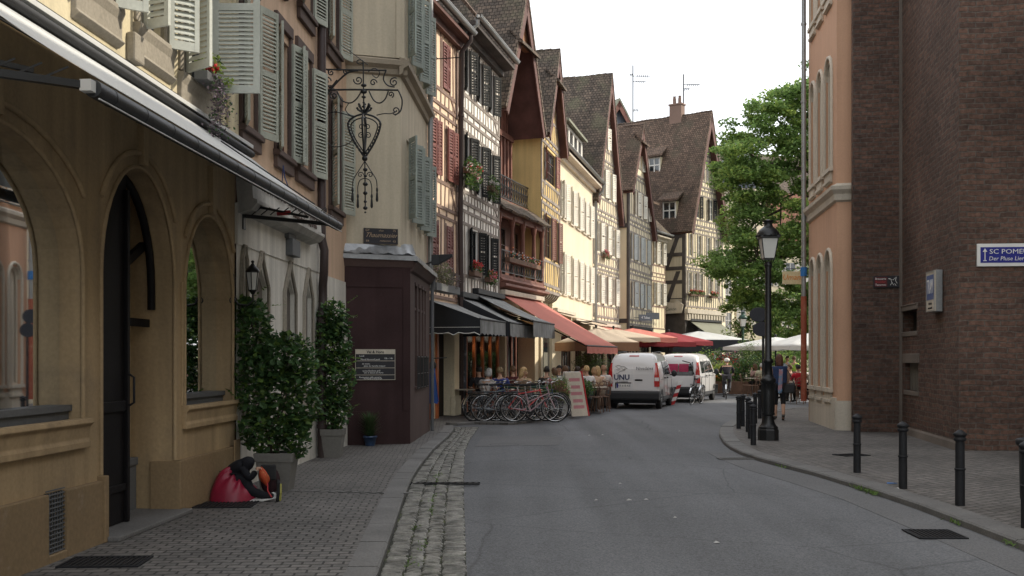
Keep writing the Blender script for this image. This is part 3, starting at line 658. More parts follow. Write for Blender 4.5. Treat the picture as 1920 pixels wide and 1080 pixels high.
# ---------------------------------------------------------------- left, near: ochre arcade building
def arch_pts(u0, u1, zs, za, n=18, pw=1.0):
    c = (u0+u1)/2; a = (u1-u0)/2; return [(c-a*math.cos(math.pi*k/n), zs+(za-zs)*abs(math.sin(math.pi*k/n))**pw) for k in range(n+1)]
def arch_fill(mb, u0, u1, zs, za, y, dep, pw=1.0):
    p = arch_pts(u0, u1, zs, za, 18, pw)
    for (a, b), (c, d) in zip(p, p[1:]):
        mb.quad((a,y,b),(c,y,d),(c,y,za),(a,y,za)); mb.quad((a,y,b),(a,y+dep,b),(c,y+dep,d),(c,y,d))
tf = Fac((-4.30,-3), (-3.38,13)); tu = tf.u
t = thing('arcade_building', 'ochre building with arched shop openings and cream upper floors, nearest on the left', 'building', tf.loc(), tf.rz)
wA = (9.2, tu(155), .96, 2.35, 3.32); dA = (tu(188), tu(327), 0, 2.35, 3.42); wB = (tu(345), tu(436), .96, 2.3, 3.22)
vent = (tu(80)+.0, tu(115), .12, .53)
mb = MB(); ops = [(wA[0],wA[1],wA[2],wA[4]), (dA[0],dA[1],0,dA[4]), (wB[0],wB[1],wB[2],wB[4]), (5.2,7.9,.96,3.32)]
cells(mb, tf.W, 0, 4.22, ops, dep=.24)
for a in (wA, wB, (5.2,7.9,.96,2.35,3.32)): arch_fill(mb, a[0], a[1], a[3], a[4], 0, .24)
arch_fill(mb, dA[0], dA[1], dA[3], dA[4], 0, .24)
mb.build('wall', M['tan'], t)
mb = MB()                                                # splayed mouldings round the openings
for a in (wA, wB, dA, (5.2,7.9,.96,2.35,3.32)):
    p = [(a[0], a[2] if a is not dA else .55)]+arch_pts(a[0], a[1], a[3], a[4])+[(a[1], a[2] if a is not dA else .55)]
    mb.tube([(q[0], -.004, q[1]) for q in p], .022, 6); 
    c = (a[0]+a[1])/2; o = [(c+(q[0]-c)*1.16, -.012, q[1]+.13) for q in arch_pts(a[0], a[1], a[3], a[4])][3:-3]
    mb.tube(o, .028, 6); mb.ext([(c-.05, 0, a[4]+.02), (c+.05, 0, a[4]+.02), (c+.07, 0, a[4]+.55), (c-.07, 0, a[4]+.55)], (0,-.06,0))
    if a is not dA:
        mb.tube([(a[0]-.07, -.005, 1.1), (a[0]-.07, -.005, a[3]+.1)], .016, 6)
mb.build('moulding', M['tan'], t)
for a in (wA, wB, (5.2,7.9,.96,2.35,3.32)):
    mb = MB(); u0, u1 = a[0]-.05, a[1]+.05
    mb.ext([(u0,.02,1.10),(u0,-.07,1.10),(u0,-.085,1.06),(u0,-.05,1.03),(u0,-.035,.93),(u0,-.05,.90),(u0,-.05,.85),(u0,-.0,.85)], (u1-u0,0,0)); mb.build('window_sill', M['tan'], t, bevel=.008)
mb = MB(); 
segs = [(0, vent[0]), (vent[1], dA[0]-.0), (dA[1], tf.W)]
for a, b in segs: mb.box(a, b, -.055, .02, -.02, .54)
mb.box(vent[0], vent[1], -.055, .02, -.02, vent[2]-.06)
mb.box(dA[0]-.06, dA[0]+.015, -.075, .25, 0, .58); mb.box(dA[1]-.03, dA[1]+.07, -.075, .25, 0, .54)
mb.box(tf.W-.22, tf.W, -.075, -.056, 0, .62)
mb.build('plinth', M['tanb'], t, bevel=.012)
mb = MB(); mb.box(vent[0], vent[1], .0, .012, vent[2]-.06, .54); mb.build('vent_recess', M['dark'], t)
mb = MB(); w = vent[1]-vent[0]
for k in range(7): u = vent[0]+w*(k+.5)/7; mb.box(u-.006, u+.006, -.022, -.012, vent[2]-.06, .54)
for k in range(15): z = vent[2]-.05+k*.035; mb.box(vent[0], vent[1], -.03, -.022, z-.005, z+.005)
mb.build('cellar_vent', M['gframe'], t)
# shop windows: dark frame base, glass
for a, lb in ((wA, 1), (wB, 2), ((5.2,7.9,.96,2.35,3.32), 3)):
    mb = MB(); mb.box(a[0], a[1], .12, .22, a[2], a[2]+.20); mb.box(a[0], a[1], .09, .22, a[2]+.20, a[2]+.25)
    f = mb.build('shop_window', M['gframe'], t)
    mb = MB(); p = arch_pts(a[0], a[1], a[3], a[4]); mb.add([(q[0], .20, q[1]) for q in [(a[0], a[2]+.2)]+p+[(a[1], a[2]+.2)]], [tuple(range(len(p)+2))]); mb.build('pane', M['cglass'], f)
# shop interior seen through the glass
mb = MB(); mb.box(4, 8.9, .5, 4.5, .3, 4.15); mb.box(tu(345)-.3, 20.5, .5, 4.5, .3, 4.15)
for f in mb.f: f.reverse()
mb.v = mb.v; mb.build('interior', mat('shop interior', (.16,.10,.06), .9, bump=0), t)
mb = MB(); 
for k in range(3):
    for q in range(10): a = q*.628; mb.ball((17.2+.24*math.cos(a)*(.5+k*.25), .98+.24*math.sin(a)*(.5+k*.25), 2.15+k*.36), .034, 6, 4)
ch = mb.build('chandelier', M['bulb'], t)
mb = MB(); mb.tube([(17.2,.98,2.1),(17.2,.98,4.1)], .01, 6)
for k in range(3): mb.tube([(17.2+.24*math.cos(a)*(.5+k*.25), .98+.24*math.sin(a)*(.5+k*.25), 2.11+k*.36) for a in [i*.628 for i in range(11)]], .006, 5)
mb.build('chandelier_frame', mat('brass', (.45,.28,.08), .3, metal=1, bump=0), ch)
# door: black leaf, recess, grey panel
mb = MB(); dm = (dA[0]+dA[1])/2; p = [q for q in arch_pts(dA[0]+.01, dA[1]-.01, dA[3], dA[4]-.02) if q[0] <= dm+.02]
mb.ext([(dA[0]+.01, .14, .05)]+[(q[0], .14, q[1]) for q in p]+[(dm, .14, .05)], (0,.06,0)); mb.box(dm-.055, dm, .10, .14, .05, 3.2); mb.box(dA[0]+.02, dA[0]+.09, .11, .14, .05, 2.6)
mb.box(dA[0]+.09, dm-.055, .115, .14, .35, .42); mb.box(dA[0]+.09, dm-.055, .115, .14, 1.1, 1.2); d = mb.build('door', M['dwood'], t, bevel=.006)
mb = MB(); mb.tube([(dm-.03,.10,1.15),(dm-.03,.05,1.18),(dm-.03,.05,1.42),(dm-.03,.10,1.45)], .012, 8); mb.ball((dA[0]+.16,.10,1.33), .025); mb.build('handle', M['ironb'], d)
mb = MB(); q = arch_pts(dA[0]+.01, dA[1]-.01, dA[3], dA[4]-.02); q = [p for p in q if p[0] >= dm-.02]
mb.tube([(p[0]-.05, .22, p[1]-.03) for p in q]+[(dA[1]-.06,.22,2.1)], .04, 6); mb.bar((dm, .22, 2.45), (dA[1]-.1, .3, 2.75), .05, .09); mb.box(dm, dA[1]-.1, .22, .27, 1.92, 2.0)
mb.build('door_frame', M['dwood'], t)
mb = MB(); mb.quad((dA[0], .5, 0), (dA[1], .5, 0), (dA[1], .5, 4), (dA[0], .5, 4)); mb.box(dA[1]-.0, dA[1]+.06, .24, .5, 0, 3.6); mb.box(dA[1]-.14, dA[1], .46, .5, .5, 3.4)
mb.build('porch_wall', M['tan'], t)
MB().box(dm, dA[1], .40, .49, 0, .5).box(dm, dA[1], .38, .49, .5, .58).build('panel', M['gframe'], t, bevel=.01)
MB().box(dA[0]-.02, dA[1]+.05, -.18, .48, 0, .045).build('doorstep', M['kerb'], t, bevel=.01)
# upper floor
cu = [(tu(150), tu(206), 4.78, 6.5), (tu(262), tu(308), 4.78, 6.5), (tu(343), tu(392), 4.62, 6.5), (9.0, 9.8, 4.78, 6.5)]
mb = MB(); cells(mb, tf.W, 4.22, 12.5, [(a,b,c,d) for a,b,c,d in cu]+[(a,b,c+3.1,d+3.1) for a,b,c,d in cu], dep=.2); mb.quad((0,0,12.5),(tf.W,0,12.5),(tf.W,8,12.5),(0,8,12.5)); mb.quad((0,0,0),(0,8,0),(0,8,12.5),(0,0,12.5)); mb.quad((0,8,0),(tf.W,8,0),(tf.W,8,12.5),(0,8,12.5)); mb.build('upper_wall', M['cream'], t)
mb = MB(); mb.box(tu(437)-.06, tf.W+.02, -.05, .01, 4.22, 12.5); mb.box(tu(424), tf.W+.02, -.045, 0, 4.22, 4.9)
mb.build('quoin', M['cream'], t, bevel=.02)
for i, (a, b, c, d) in enumerate(cu):
    window(t, a, b, c, d, M['gframe'], 1, 2, y=.14)
    mb = MB(); mb.box(a-.14, a, -.03, .05, c, d+.1); mb.box(b, b+.14, -.03, .05, c, d+.1); mb.ext([(a-.16,.02,c-.02),(a-.16,-.075,c-.02),(a-.16,-.08,c-.07),(a-.16,-.05,c-.14),(a-.16,-.045,c-.30),(a-.16,-.08,c-.33),(a-.16,-.02,c-.38),(a-.16,.02,c-.38)], (b-a+.32,0,0))
    mb.build('window_surround', M['stone'], t, bevel=.01)
    window(t, a, b, c+3.1, d+3.1, M['gframe'], 1, 2, y=.14)
for i, (a, b, c, d) in enumerate(cu[:2]): shutters(t, a, b, c-.05, d, 112 if i else 118, 128, M['shutw'], .06, y=-.05)
shutters(t, cu[2][0], cu[2][1], 4.62, 6.5, 125, None, M['shutw'], .06, y=-.05)
mb = MB(); shutter_mb(mb, T(cu[2][1]-.02, -.05, 4.60) @ Matrix.Rotation(R(-86), 4, 'Z'), .53, 1.95, .05, fr=.07); mb.build('open_shutter', M['shutw'], t)
MB().box(tu(236), tu(255), -.09, .0, 4.35, 4.62).build('meter_box', M['stone'], t, bevel=.02)
# trailing plant on the window ledge
p = tf.pt(cu[2][0]+.35, .16)
pl = thing('trailing_plant', 'trailing grey purple plant with red flowers hanging from a cream upper window', 'plant', (p.x, p.y, 0), tf.rz)
mb = MB(); rnd = random.Random(4)
for k in range(26):
    x = rnd.gauss(0,.10); L = rnd.uniform(.3,.75); 
    for s in range(26): f = s/26; leaf1(mb, Vector((x+rnd.gauss(0,.035)+.03*math.sin(f*6+k), -.05-.10*math.sin(f*3)+rnd.gauss(0,.035), 4.68-L*f)), .028, rnd, rnd.choice((0,0,0,1)), .3)
leaves(mb, (-.05,-.02,4.78), (.22,.14,.14), 120, .05, (2,2,1), rnd); leaves(mb, (.28,-.1,4.68), (.14,.1,.05), 26, .045, (2,), rnd)
mb.build('foliage', [M['heath'], M['ivy'], M['lf3']], pl)
mb = MB(); petals(mb, (-.12,-.06,4.72), (.16,.08,.07), 16, .022, (0,), rnd); mb.build('blossom', M['petr'], pl); MB().box(-.3,.25,-.09,.06,4.56,4.66).build('planter_box', M['gframe'], pl, bevel=.01)
# near awning
a = thing('shop_awning', 'long white canopy with dark front bar sloping over the ochre arcade shop', 'awning', tf.loc(), tf.rz)
U0, U1, PJ, ZF, ZC = 9.6, 16.42, 1.19, 3.27, 4.10
mb = MB(); mb.grid(lambda i, j: (U0+(U1-U0)*i, -.10-(PJ-.10)*j, ZC+(ZF+.06-ZC)*j-.035*math.sin(math.pi*j)*(1+.4*math.sin(i*9))), 24, 8); mb.build('canopy', M['awnw'], a, solid=.004)
mb = MB(); mb.box(U0-.1, U1, -.11, -.01, ZC+.16, ZC+.175); mb.box(U0-.1, U1, -.115, -.105, ZC+.13, ZC+.175); mb.build('cassette', M['awnw'], a, bevel=.004)
mb = MB(); mb.box(U0-.1, U1, -.012, 0, ZC-.06, ZC+.25); mb.tube([(U0-.1,-.09,ZC+.06),(U1,-.09,ZC+.06)], .045, 10); mb.build('roller', M['plas'], a)
mb = MB(); mb.tube([(U0,-PJ,ZF-.02),(U1,-PJ,ZF-.02)], .056, 12)
for k in range(14): u = U0+(U1-U0)*(k+.5)/14; mb.tube([(u-.01,-PJ,ZF-.02),(u+.01,-PJ,ZF-.02)], .059, 12)
mb.build('front_bar', mat('charcoal metal', (.035,.037,.04), .5, metal=.3, var=.2), a)
mb = MB(); mb.tube([(U0,-PJ-.04,ZF-.085),(U1,-PJ-.04,ZF-.085)], .006, 6); mb.box(U0-.07, U0+.01, -PJ-.02, -PJ+.05, ZF-.05, ZF+.02); mb.build('trim', M['awnw'], a)
for ua, ub, z0 in ((U0-.05, U0-.9, 3.22), (U1-.12, U1-.15, 3.32)):
    mb = MB(); mb.bar((ub, -.02, z0+.05), (ua, -PJ+.06, ZF-.01), .05, .045); mb.bar((ub, -.02, z0+.20), (ua, -PJ+.35, ZF+.08), .035, .03)
    for k in range(9):
        f = k/9; p0 = Vector((ub+(ua-ub)*f, -.02-(PJ-.15)*f, z0+.06)); mb.bar(p0, p0+Vector(((ua-ub)/9,-(PJ-.15)/9,.09 if k % 2 else -.0))+Vector((0,0,0 if k % 2 else .09)), .012, .012)
    mb.box(ub-.05, ub+.05, -.05, .0, z0-.12, z0+.3); mb.build('folding_arm', M['iron'], a)
mb = MB(); mb.tube([(U1-.12,-.45,3.40),(U1-.12,-.62,3.41)], .03, 8); mb.build('red_grip', M['red'], a)
mb = MB(); mb.tube([(U0-.35,-.62,3.2),(U0-.33,-.62,3.0),(U0-.30,-.64,2.85),(U0-.31,-.62,2.78),(U0-.36,-.62,2.76),(U0-.38,-.62,2.80)], [.018,.022,.018,.014,.012,.010], 8); mb.build('crank_hook', M['zinc'], a)
mb = MB(); mb.tube([(tu(345)+.15,-.35,3.93),(U1-.4,-PJ+.2,3.47)], .008, 5); mb.build('strap', M['plas'], a)
# ---------------------------------------------------------------- pink building with whitewashed ground floor
pf = Fac((-3.38,13), (-3.07,19.8)); pu = pf.u
t = thing('pink_building', 'pink rendered house with grey green louvred shutters and a whitewashed ground floor', 'building', pf.loc(), pf.rz)
rows = []
for (a, b) in ((452,478),(517,541),(556,580)): rows.append((pu(a), pu(b), 4.50, 6.15))
rows.append((pu(618), pu(636), 4.22, 6.0)); up = [(a,b,6.98,8.6) for a,b in ((pu(500),pu(530)),(pu(560),pu(582)),(pu(612),pu(632)),(.3,1.0))]
up += [(a,b,9.6,11.1) for a,b,_,_ in up]
mb = MB(); cells(mb, pf.W, 3.0, 13, rows+up, dep=.2); mb.quad((0,0,13),(pf.W,0,13),(pf.W,7,13),(0,7,13)); mb.build('wall', M['pink'], t)
lw = [(pu(px0), pu(px1), .8, 2.55) for px0, px1 in ((474,497),(530,549),(567,581),(449,457))]
mb = MB(); cells(mb, pf.W, 0, 3.0, [(a,b,c,2.82) for a,b,c,d in lw], y=-.02, dep=.08)
for a_,b_,c_,d_ in lw:
    mb.ext([(a_,-.018,d_),( (a_+b_)/2,-.018,2.82),(a_,-.018,2.82)], (0,.14,0)); mb.ext([(b_,-.018,d_),(b_,-.018,2.82),((a_+b_)/2,-.018,2.82)], (0,.14,0))
mb.box(0, pu(606), -.035, -.001, 3.0, 3.5)
mb.build('shop_wall', M['white'], t)
mb = MB()
for a_,b_,c_,d_ in lw:
    m_ = (a_+b_)/2
    for s_, o in ((.07,-.045),(.11,-.03)): mb.tube([(a_-s_*.5, o, c_), (a_-s_*.5, o, d_), (m_-.10, o, 2.76+s_), (m_-.05,o,2.84+s_), (m_-.05, o, 3.0), (m_+.05,o,3.0), (m_+.05,o,2.84+s_), (m_+.10, o, 2.76+s_), (b_+s_*.5, o, d_), (b_+s_*.5, o, c_)], .025, 5)
    mb.box(a_-.1, b_+.1, -.09, -.02, c_-.12, c_)
mb.build('window_moulding', M['stone'], t)
for a_,b_,c_,d_ in lw: MB().box(a_, b_, .04, .06, c_, 2.82).build('shop_pane', M['taupe'], t)
mb = MB(); mb.box(pu(640), pf.W, -.05, -.02, 0, 2.3); mb.build('pier', M['white'], t)
for a_,b_,c_,d_ in rows+up:
    window(t, a_, b_, c_, d_, M['bframe'], 1, 3, y=.12)
    mb = MB(); mb.box(a_-.10, a_, -.045, .03, c_, d_+.12); mb.box(b_, b_+.10, -.045, .03, c_, d_+.12); mb.box(a_-.10, b_+.10, -.055, .03, d_+.12, d_+.28)
    mb.box(a_-.14, b_+.14, -.10, .03, c_-.08, c_-.0); mb.box(a_-.12, b_+.12, -.06, .03, c_-.24, c_-.08); mb.build('window_surround', M['brownst'], t, bevel=.01)
for i, (a_,b_,c_,d_) in enumerate(rows+up): shutters(t, a_, b_, c_-.02, d_+.04, [158,160,158,155][i % 4], [160,162,160,160][i % 4], M['shutg'], .052 if i < 7 else .08, y=-.06, wL=.40 if i != 3 else .42)
mb = MB(); mb.grid(lambda i, j: (rows[1][0]+.08+.28*i, .02-.05*math.sin(i*9), 4.55+1.5*j), 12, 4); mb.build('curtain', mat('faded red curtain', (.16,.08,.075), .9), t, solid=.004)
u = pu(603, .1); pipe(t, [(u,-.10,13),(u,-.10,3.55),(u-.02,-.15,3.35),(u-.05,-.15,3.0),(u+.10,-.10,2.80),(u+.10,-.10,2.5),(u-.05,-.12,2.3),(u-.06,-.12,0)], .07, M['bronze'])
MB().box(pu(531), pu(546), -.14, -.03, 3.08, 3.32).box(pu(529), pu(543), -.10, -.03, 3.32, 3.48).build('alarm_box', M['gframe'], t, bevel=.01)
mb = MB(); ue = pu(612, .3)
mb.ext([(.02,-.036,3.38),(.02,-.20,3.42),(.02,-.27,3.50),(.02,-.27,3.54),(.02,-.22,3.56),(.02,-.20,3.86),(.02,-.24,3.89),(.02,-.24,3.93),(.02,-.0,3.96)], (ue,0,0)); fa = mb.build('fascia', mat('fascia board', (.40,.39,.36), .7, var=.2, streak=.2), t)
text('ARTNIOE  RIMNAND. BERNI', .20, M['brownst'], fa, T(ue/2+.2,-.228,3.765) @ FRONT, sx=1.25); text('dentelles - broderies - linge de table', .10, M['brownst'], fa, T(ue/2+.8,-.228,3.615) @ FRONT, font_shear=.3)
# blue wire lights knot above the awning
p = pf.pt(pu(515), .12); mb = MB(); z0 = 4.28
mb.tube([(0,0,z0),(.02,0,z0-.16),(.07,0,z0-.3),(.02,.02,z0-.36),(-.04,0,z0-.3),(.03,0,z0-.28)], .008, 5); mb.tube([(0,0,z0),(-.02,.03,z0-.2),(-.02,0,z0-.33)], .007, 5); mb.ball((.03,0,z0-.3), .035, 6, 4)
tag(mb.build('tangled_cord', mat('blue cord', (.03,.05,.16), .6), None, loc=(p.x,p.y,0)), 'tangled blue cord hanging under a pink house window', 'cord')
# ---------------------------------------------------------------- beige corner house with burgundy bay
t = thing('beige_building', 'plain beige corner house with a stone string course above a burgundy shop', 'building', (-3.07,19.8,0))
bs = Fac((-2.10,20.1), (-1.93,24.2)); bfr = Fac((-3.16,19.75), (-2.10,20.1))
mt = mat
def infr(f): return Matrix.Translation((f.P0.x+3.07, f.P0.y-19.8, 0)) @ Matrix.Rotation(f.rz, 4, 'Z')
def sub(f): o = bpy.data.objects.new('side', None); return o
mb = MB(infr(bfr)); mb.quad((0,0,0),(bfr.W,0,0),(bfr.W,0,15),(0,0,15))
mb.M = infr(bs); lo = [(bs.u(a), bs.u(b), 4.32, 5.9) for a, b in ((762,768),(778,783),(791,795))]; hi = [(a-.1,b-.1,7.45,9.2) for a,b,_,_ in lo]+[(a-.1,b-.1,10.3,12) for a,b,_,_ in lo]
cells(mb, bs.W, 0, 15, lo+hi, dep=.18); mb.quad((bs.W,0,0),(bs.W,6,0),(bs.W,6,15),(bs.W,0,15)); mb.quad((0,0,15),(bs.W,0,15),(bs.W,6,15),(-1.2,6,15)); mb.build('wall', M['beige'], t)
mb = MB()
for f, w0, w1 in ((bfr, -.1, bfr.W+.12), (bs, -.16, bs.W+.1)):
    mb.M = infr(f); mb.ext([(w0,.0,6.90),(w0,-.06,6.93),(w0,-.08,7.02),(w0,-.17,7.08),(w0,-.18,7.16),(w0,-.05,7.22),(w0,0,7.24)], (w1-w0,0,0))
mb.build('string_course', M['cornice'], t)
mb = MB(); mb.M = infr(bfr); mb.box(bfr.W-.10, bfr.W+.06, -.07, -.0, 7.24, 15); mb.box(0, bfr.W-.1, -.05, -.0, 7.24, 15); mb.M = infr(bs); mb.box(-.03, bs.W, -.05, 0, 7.24, 7.4)
mb.build('upper_front', M['beige'], t)
g_ = thing('x', None, None); bpy.data.objects.remove(g_)
for (a_,b_,c_,d_) in lo+hi:
    Mx = infr(bs)
    mb = MB(Mx); mb.box(a_, b_, .1, .12, c_, d_); mb.build('pane', M['glass'], t)
    w = .36
    for s, ang in ((0,150),(1,152)):
        mb = MB(Mx); M0 = T(a_, -.06, c_) @ Matrix.Rotation(-R(ang), 4, 'Z') if s == 0 else T(b_, -.06, c_) @ Matrix.Rotation(R(ang)-math.pi, 4, 'Z')
        shutter_mb(mb, M0, w, d_-c_, .055); mb.build('shutter', mat('blue green shutter', (.25,.30,.28), .65, var=.15) if 'bgs' not in M else M['bgs'], t)
mb = MB(infr(bs)); mb.tube([(bs.W-.08,-.09,15),(bs.W-.08,-.09,3.2)], .06, 10); mb.build('downpipe', M['zinc'], t)
# burgundy shop bay
B0, B1, B2 = (-3.16,19.60), (-1.91,20.0), (-1.82,23.6)
bay = thing('burgundy_shop_bay', 'dark burgundy panelled shop bay with lead roof projecting from the beige house', 'shop bay', (B1[0],B1[1],0))
def inb(f): return Matrix.Translation((f.P0.x-B1[0], f.P0.y-B1[1], 0)) @ Matrix.Rotation(f.rz, 4, 'Z')
b1 = Fac(B0, B1); b2 = Fac(B1, B2)
mb = MB(inb(b1)); mb.box(0, b1.W, 0, .05, 0, 3.5); mb.box(0,b1.W-.0,-.012,0,0,.62); mb.box(b1.W-.14,b1.W,-.02,0,.62,3.3); mb.box(0,b1.W-.14,-.015,0,2.92,3.3); mb.box(0,.1,-.015,0,.62,2.92)
mb.build('front_panel', M['burg'], bay, bevel=.004)
bw_ = [(b2.u(a), b2.u(b)) for a, b in ((778,782.5),(784.5,788.5),(790.5,794),(795.5,798.5))]
mb = MB(inb(b2)); cells(mb, b2.W, 0, 3.5, [(a,b,1.05,3.02) for a,b in bw_], y=0, dep=.05)
for a,b in bw_: mb.box(a-.03,b+.03,-.02,0,3.02,3.08); mb.box(a-.03,b+.03,-.03,0,1.0,1.05); mb.box(a,b,.02,.045,2.55,2.6)
mb.quad((b2.W,0,0),(b2.W,1,0),(b2.W,1,3.5),(b2.W,0,3.5))
mb.build('side_panel', M['burg2'], bay)
mb = MB(inb(b2))
for a,b in bw_: mb.box(a,b,.04,.05,1.05,3.02)
mb.build('side_glass', M['glass'], bay)
mb = MB(inb(b2))
for a,b in bw_:
    for k in range(4): u = a+(b-a)*k/3; mb.tube([(u,-.05,1.0),(u,-.05,1.65)], .008, 5)
    for z in (1.02,1.3,1.63): mb.tube([(a,-.05,z),(b,-.05,z)], .008, 5)
mb.build('window_grille', M['iron'], bay)
mb = MB(); o1 = .12
q = lambda f, u, o, z: tuple(inb(f) @ Vector((u,-o,z)))
mb.add([q(b1,-.02,.13,3.52), q(b1,b1.W+.11,.13,3.50), q(b2,b2.W,.17,3.46), q(b1,0,-.02,3.72), q(b1,b1.W-.25,-.2,3.74), q(b2,b2.W,-.2,3.7)], [(0,1,4,3),(1,2,5,4)])
mb.add([q(b1,-.02,.13,3.44), q(b1,b1.W+.11,.13,3.42), q(b2,b2.W,.17,3.38), q(b1,-.02,.13,3.525), q(b1,b1.W+.11,.13,3.505), q(b2,b2.W,.17,3.465)], [(0,1,4,3),(1,2,5,4)])
mb.grid(lambda i, j: q(b1,-.02+(b1.W+.1)*i,.14-.34*j,3.535+.215*j+.014*math.sin(i*23+j*5)+.010*math.sin(i*51)), 30, 6)
mb.build('lead_roof', M['lead'], bay)
mb = MB(); mb.M = inb(b1); mb.ext([(0,-.0,3.28),(0,-.03,3.3),(0,-.10,3.44),(0,0,3.44)], (b1.W+.05,0,0)); mb.M = inb(b2); mb.ext([(0,-.0,3.22),(0,-.05,3.25),(0,-.14,3.40),(0,0,3.40)], (b2.W,0,0)); mb.build('cornice', M['burg2'], bay)
pipe(bay, [q(b2,b2.W-.05,.1,3.4), q(b2,b2.W-.05,.06,3.1), q(b2,b2.W-.05,.06,0)], .04, M['gframe'])
mb = MB(); c = q(b2,b2.W-.3,.02,3.75)
# small satellite speaker horn on the bay corner
h = thing('horn_lamp', 'black angled spotlight on the far corner of the burgundy shop bay', 'spotlight', (b2.pt(b2.W-.1,.1).x, b2.pt(b2.W-.1,.1).y, 3.72))
MB().box(-.05,.12,-.08,.08,-.06,.16).ext([(.12,-.09,-.05),(.42,-.14,.12),(.42,-.14,.17),(.12,-.09,.16)], (0,.22,0)).build('lamp_head', M['plas'], h, bevel=.01)
mb = MB(); mb.tube([(-.05,0,0),(-.2,0,-.05)], .02, 6); mb.build('bracket', M['iron'], h)
# signs on the bay and the beige wall
def board(name, label, cat, f, u0, u1, z0, z1, off, m, fm=None, th=.03, fr=.02):
    p = f.pt(u0, off); r = thing(name, label, cat, (p.x,p.y,0), f.rz); w = u1-u0
    MB().box(0,w,-th,0,z0,z1).build('panel', m, r, bevel=.003)
    if fm:
        mb = MB(); mb.box(0,fr,-th-.006,-th+.002,z0,z1); mb.box(w-fr,w,-th-.006,-th+.002,z0,z1); mb.box(fr,w-fr,-th-.006,-th+.002,z0,z0+fr); mb.box(fr,w-fr,-th-.006,-th+.002,z1-fr,z1); mb.build('frame', fm, r)
    return r, w
u0, u1 = b1.u(666,.03), b1.u(741,.03)
r, w = board('menu_board', 'black chalkboard price list with pale header on the burgundy bay front', 'board', b1, u0, u1, 1.20, 1.77, .005, M['blk'], M['pstone'], .025, .008)
MB().box(.01,w-.01,-.033,-.026,1.68,1.76).build('header', M['pstone'], r); text('Val & Horo', .07, M['blk'], r, T(w/2,-.036,1.718) @ FRONT, th=.002, bold=.002)
for z in (1.55,1.42,1.29): MB().box(.01,w-.01,-.03,-.026,z,z+.008).build('rule', M['pstone'], r)
for z, s, x in ((1.645,'Lundi',.12),(1.58,'Mardi Mercredi Jeudi',.28),(1.60,'12h - 14h',.62),(1.50,'du menu',.2),(1.46,'plats du marche maison',.36),(1.37,'tartes flambees grill',.3),(1.335,'vins d alsace au verre',.34),(1.25,'Restaurant salle ouverte',.28),(1.225,'terrasse a emporter',.33)):
    text(s, .042, M['wht'], r, T(min(x,w-.1),-.030,z) @ FRONT, th=.001)
u0, u1 = bfr.u(682,.03), bfr.u(746,.03)
r, w = board('restaurant_sign', 'small black restaurant sign with gilt script on the beige wall above the bay', 'sign', bfr, u0, u1-.0, 3.98-.24, 4.03, .005, M['blk'], M['bronze'], .03, .008)
text('Thaumassier', .12, M['gold'], r, T(w/2,-.033,3.90) @ FRONT, th=.002, font_shear=.5); text('restaurant', .05, M['gold'], r, T(w/2+.08,-.033,3.80) @ FRONT, th=.002, font_shear=.3); text('chez', .05, M['gold'], r, T(w/2,-.033,3.99) @ FRONT, th=.002, font_shear=.3)
for x, z, s in ((.07,3.99,'GY'),(w-.07,3.99,'75'),(.07,3.79,'84'),(w-.07,3.79,'43')): text(s, .06, M['gold'], r, T(x,-.033,z) @ FRONT, th=.002)
# wrought iron pendant sign
YS = 17.6; sg = thing('wrought_iron_sign', 'ornate wrought iron bracket with a pendant lantern frame and tassels, beside the bronze pipe', 'hanging sign', (-3.17,YS,0))
def P(px, py, dy=0): v = at(px, py, YS); return (v.x+3.17, dy, v.z)
def spiral(mb, px, py, r, a0, turns, rad=.011, sgn=1, n=22):
    pts = []
    for k in range(n+1):
        f = k/n; a = a0+sgn*turns*2*math.pi*f; rr = r*(1-f*.85); pts.append(P(px+rr*math.cos(a), py-rr*math.sin(a)))
    mb.tube(pts, rad, 6)
def curve(mb, pts, rad=.012, n=6):
    P3 = [Vector(P(*p)) for p in pts]; out = []
    for i in range(len(P3)-1):
        p0 = P3[max(i-1,0)]; p1 = P3[i]; p2 = P3[i+1]; p3 = P3[min(i+2,len(P3)-1)]
        for k in range(n):
            t_ = k/n; out.append(.5*((2*p1)+(p2-p0)*t_+(2*p0-5*p1+4*p2-p3)*t_**2+(3*p1-p0-3*p2+p3)*t_**3))
    out.append(P3[-1]); mb.tube(out, rad, 6)
mb = MB()
curve(mb, [(597,130),(660,131),(725,132)], .014); curve(mb, [(600,169),(670,168),(747,169)], .016); mb.tube([P(600,118), P(600,260)], .016, 6)
curve(mb, [(602,190),(618,170),(638,148),(655,135),(672,132)], .016); curve(mb, [(612,158),(620,163),(632,150)], .012)
for a in [(612,152,9,0,1.3),(621,136,6,2,1.2),(672,150,9,3,1.4),(739,154,9,1,1.4),(626,179,8,2,1.4),(742,207,8,4,1.4),(733,177,6,5,1.3),(648,135,5,1,1.2),(700,155,7,0,1.3)]: spiral(mb, *a)
curve(mb, [(724,132),(719,148),(727,160),(740,163)]); curve(mb, [(747,170),(754,188),(751,208),(740,216)]); curve(mb, [(632,171),(641,188),(656,193),(668,186),(678,171)]); curve(mb, [(692,171),(701,188),(712,193),(722,186),(728,171)])
curve(mb, [(600,195),(610,184),(618,170)]); curve(mb, [(655,192),(648,205),(655,215),(665,218)], .008); curve(mb, [(606,215),(628,210),(650,215),(664,220)], .009); curve(mb, [(706,216),(720,213),(732,213),(741,210)], .009)
curve(mb, [(603,255),(625,275),(652,270),(660,262)], .008); curve(mb, [(690,135),(702,128),(712,136),(706,146),(698,140)], .008)
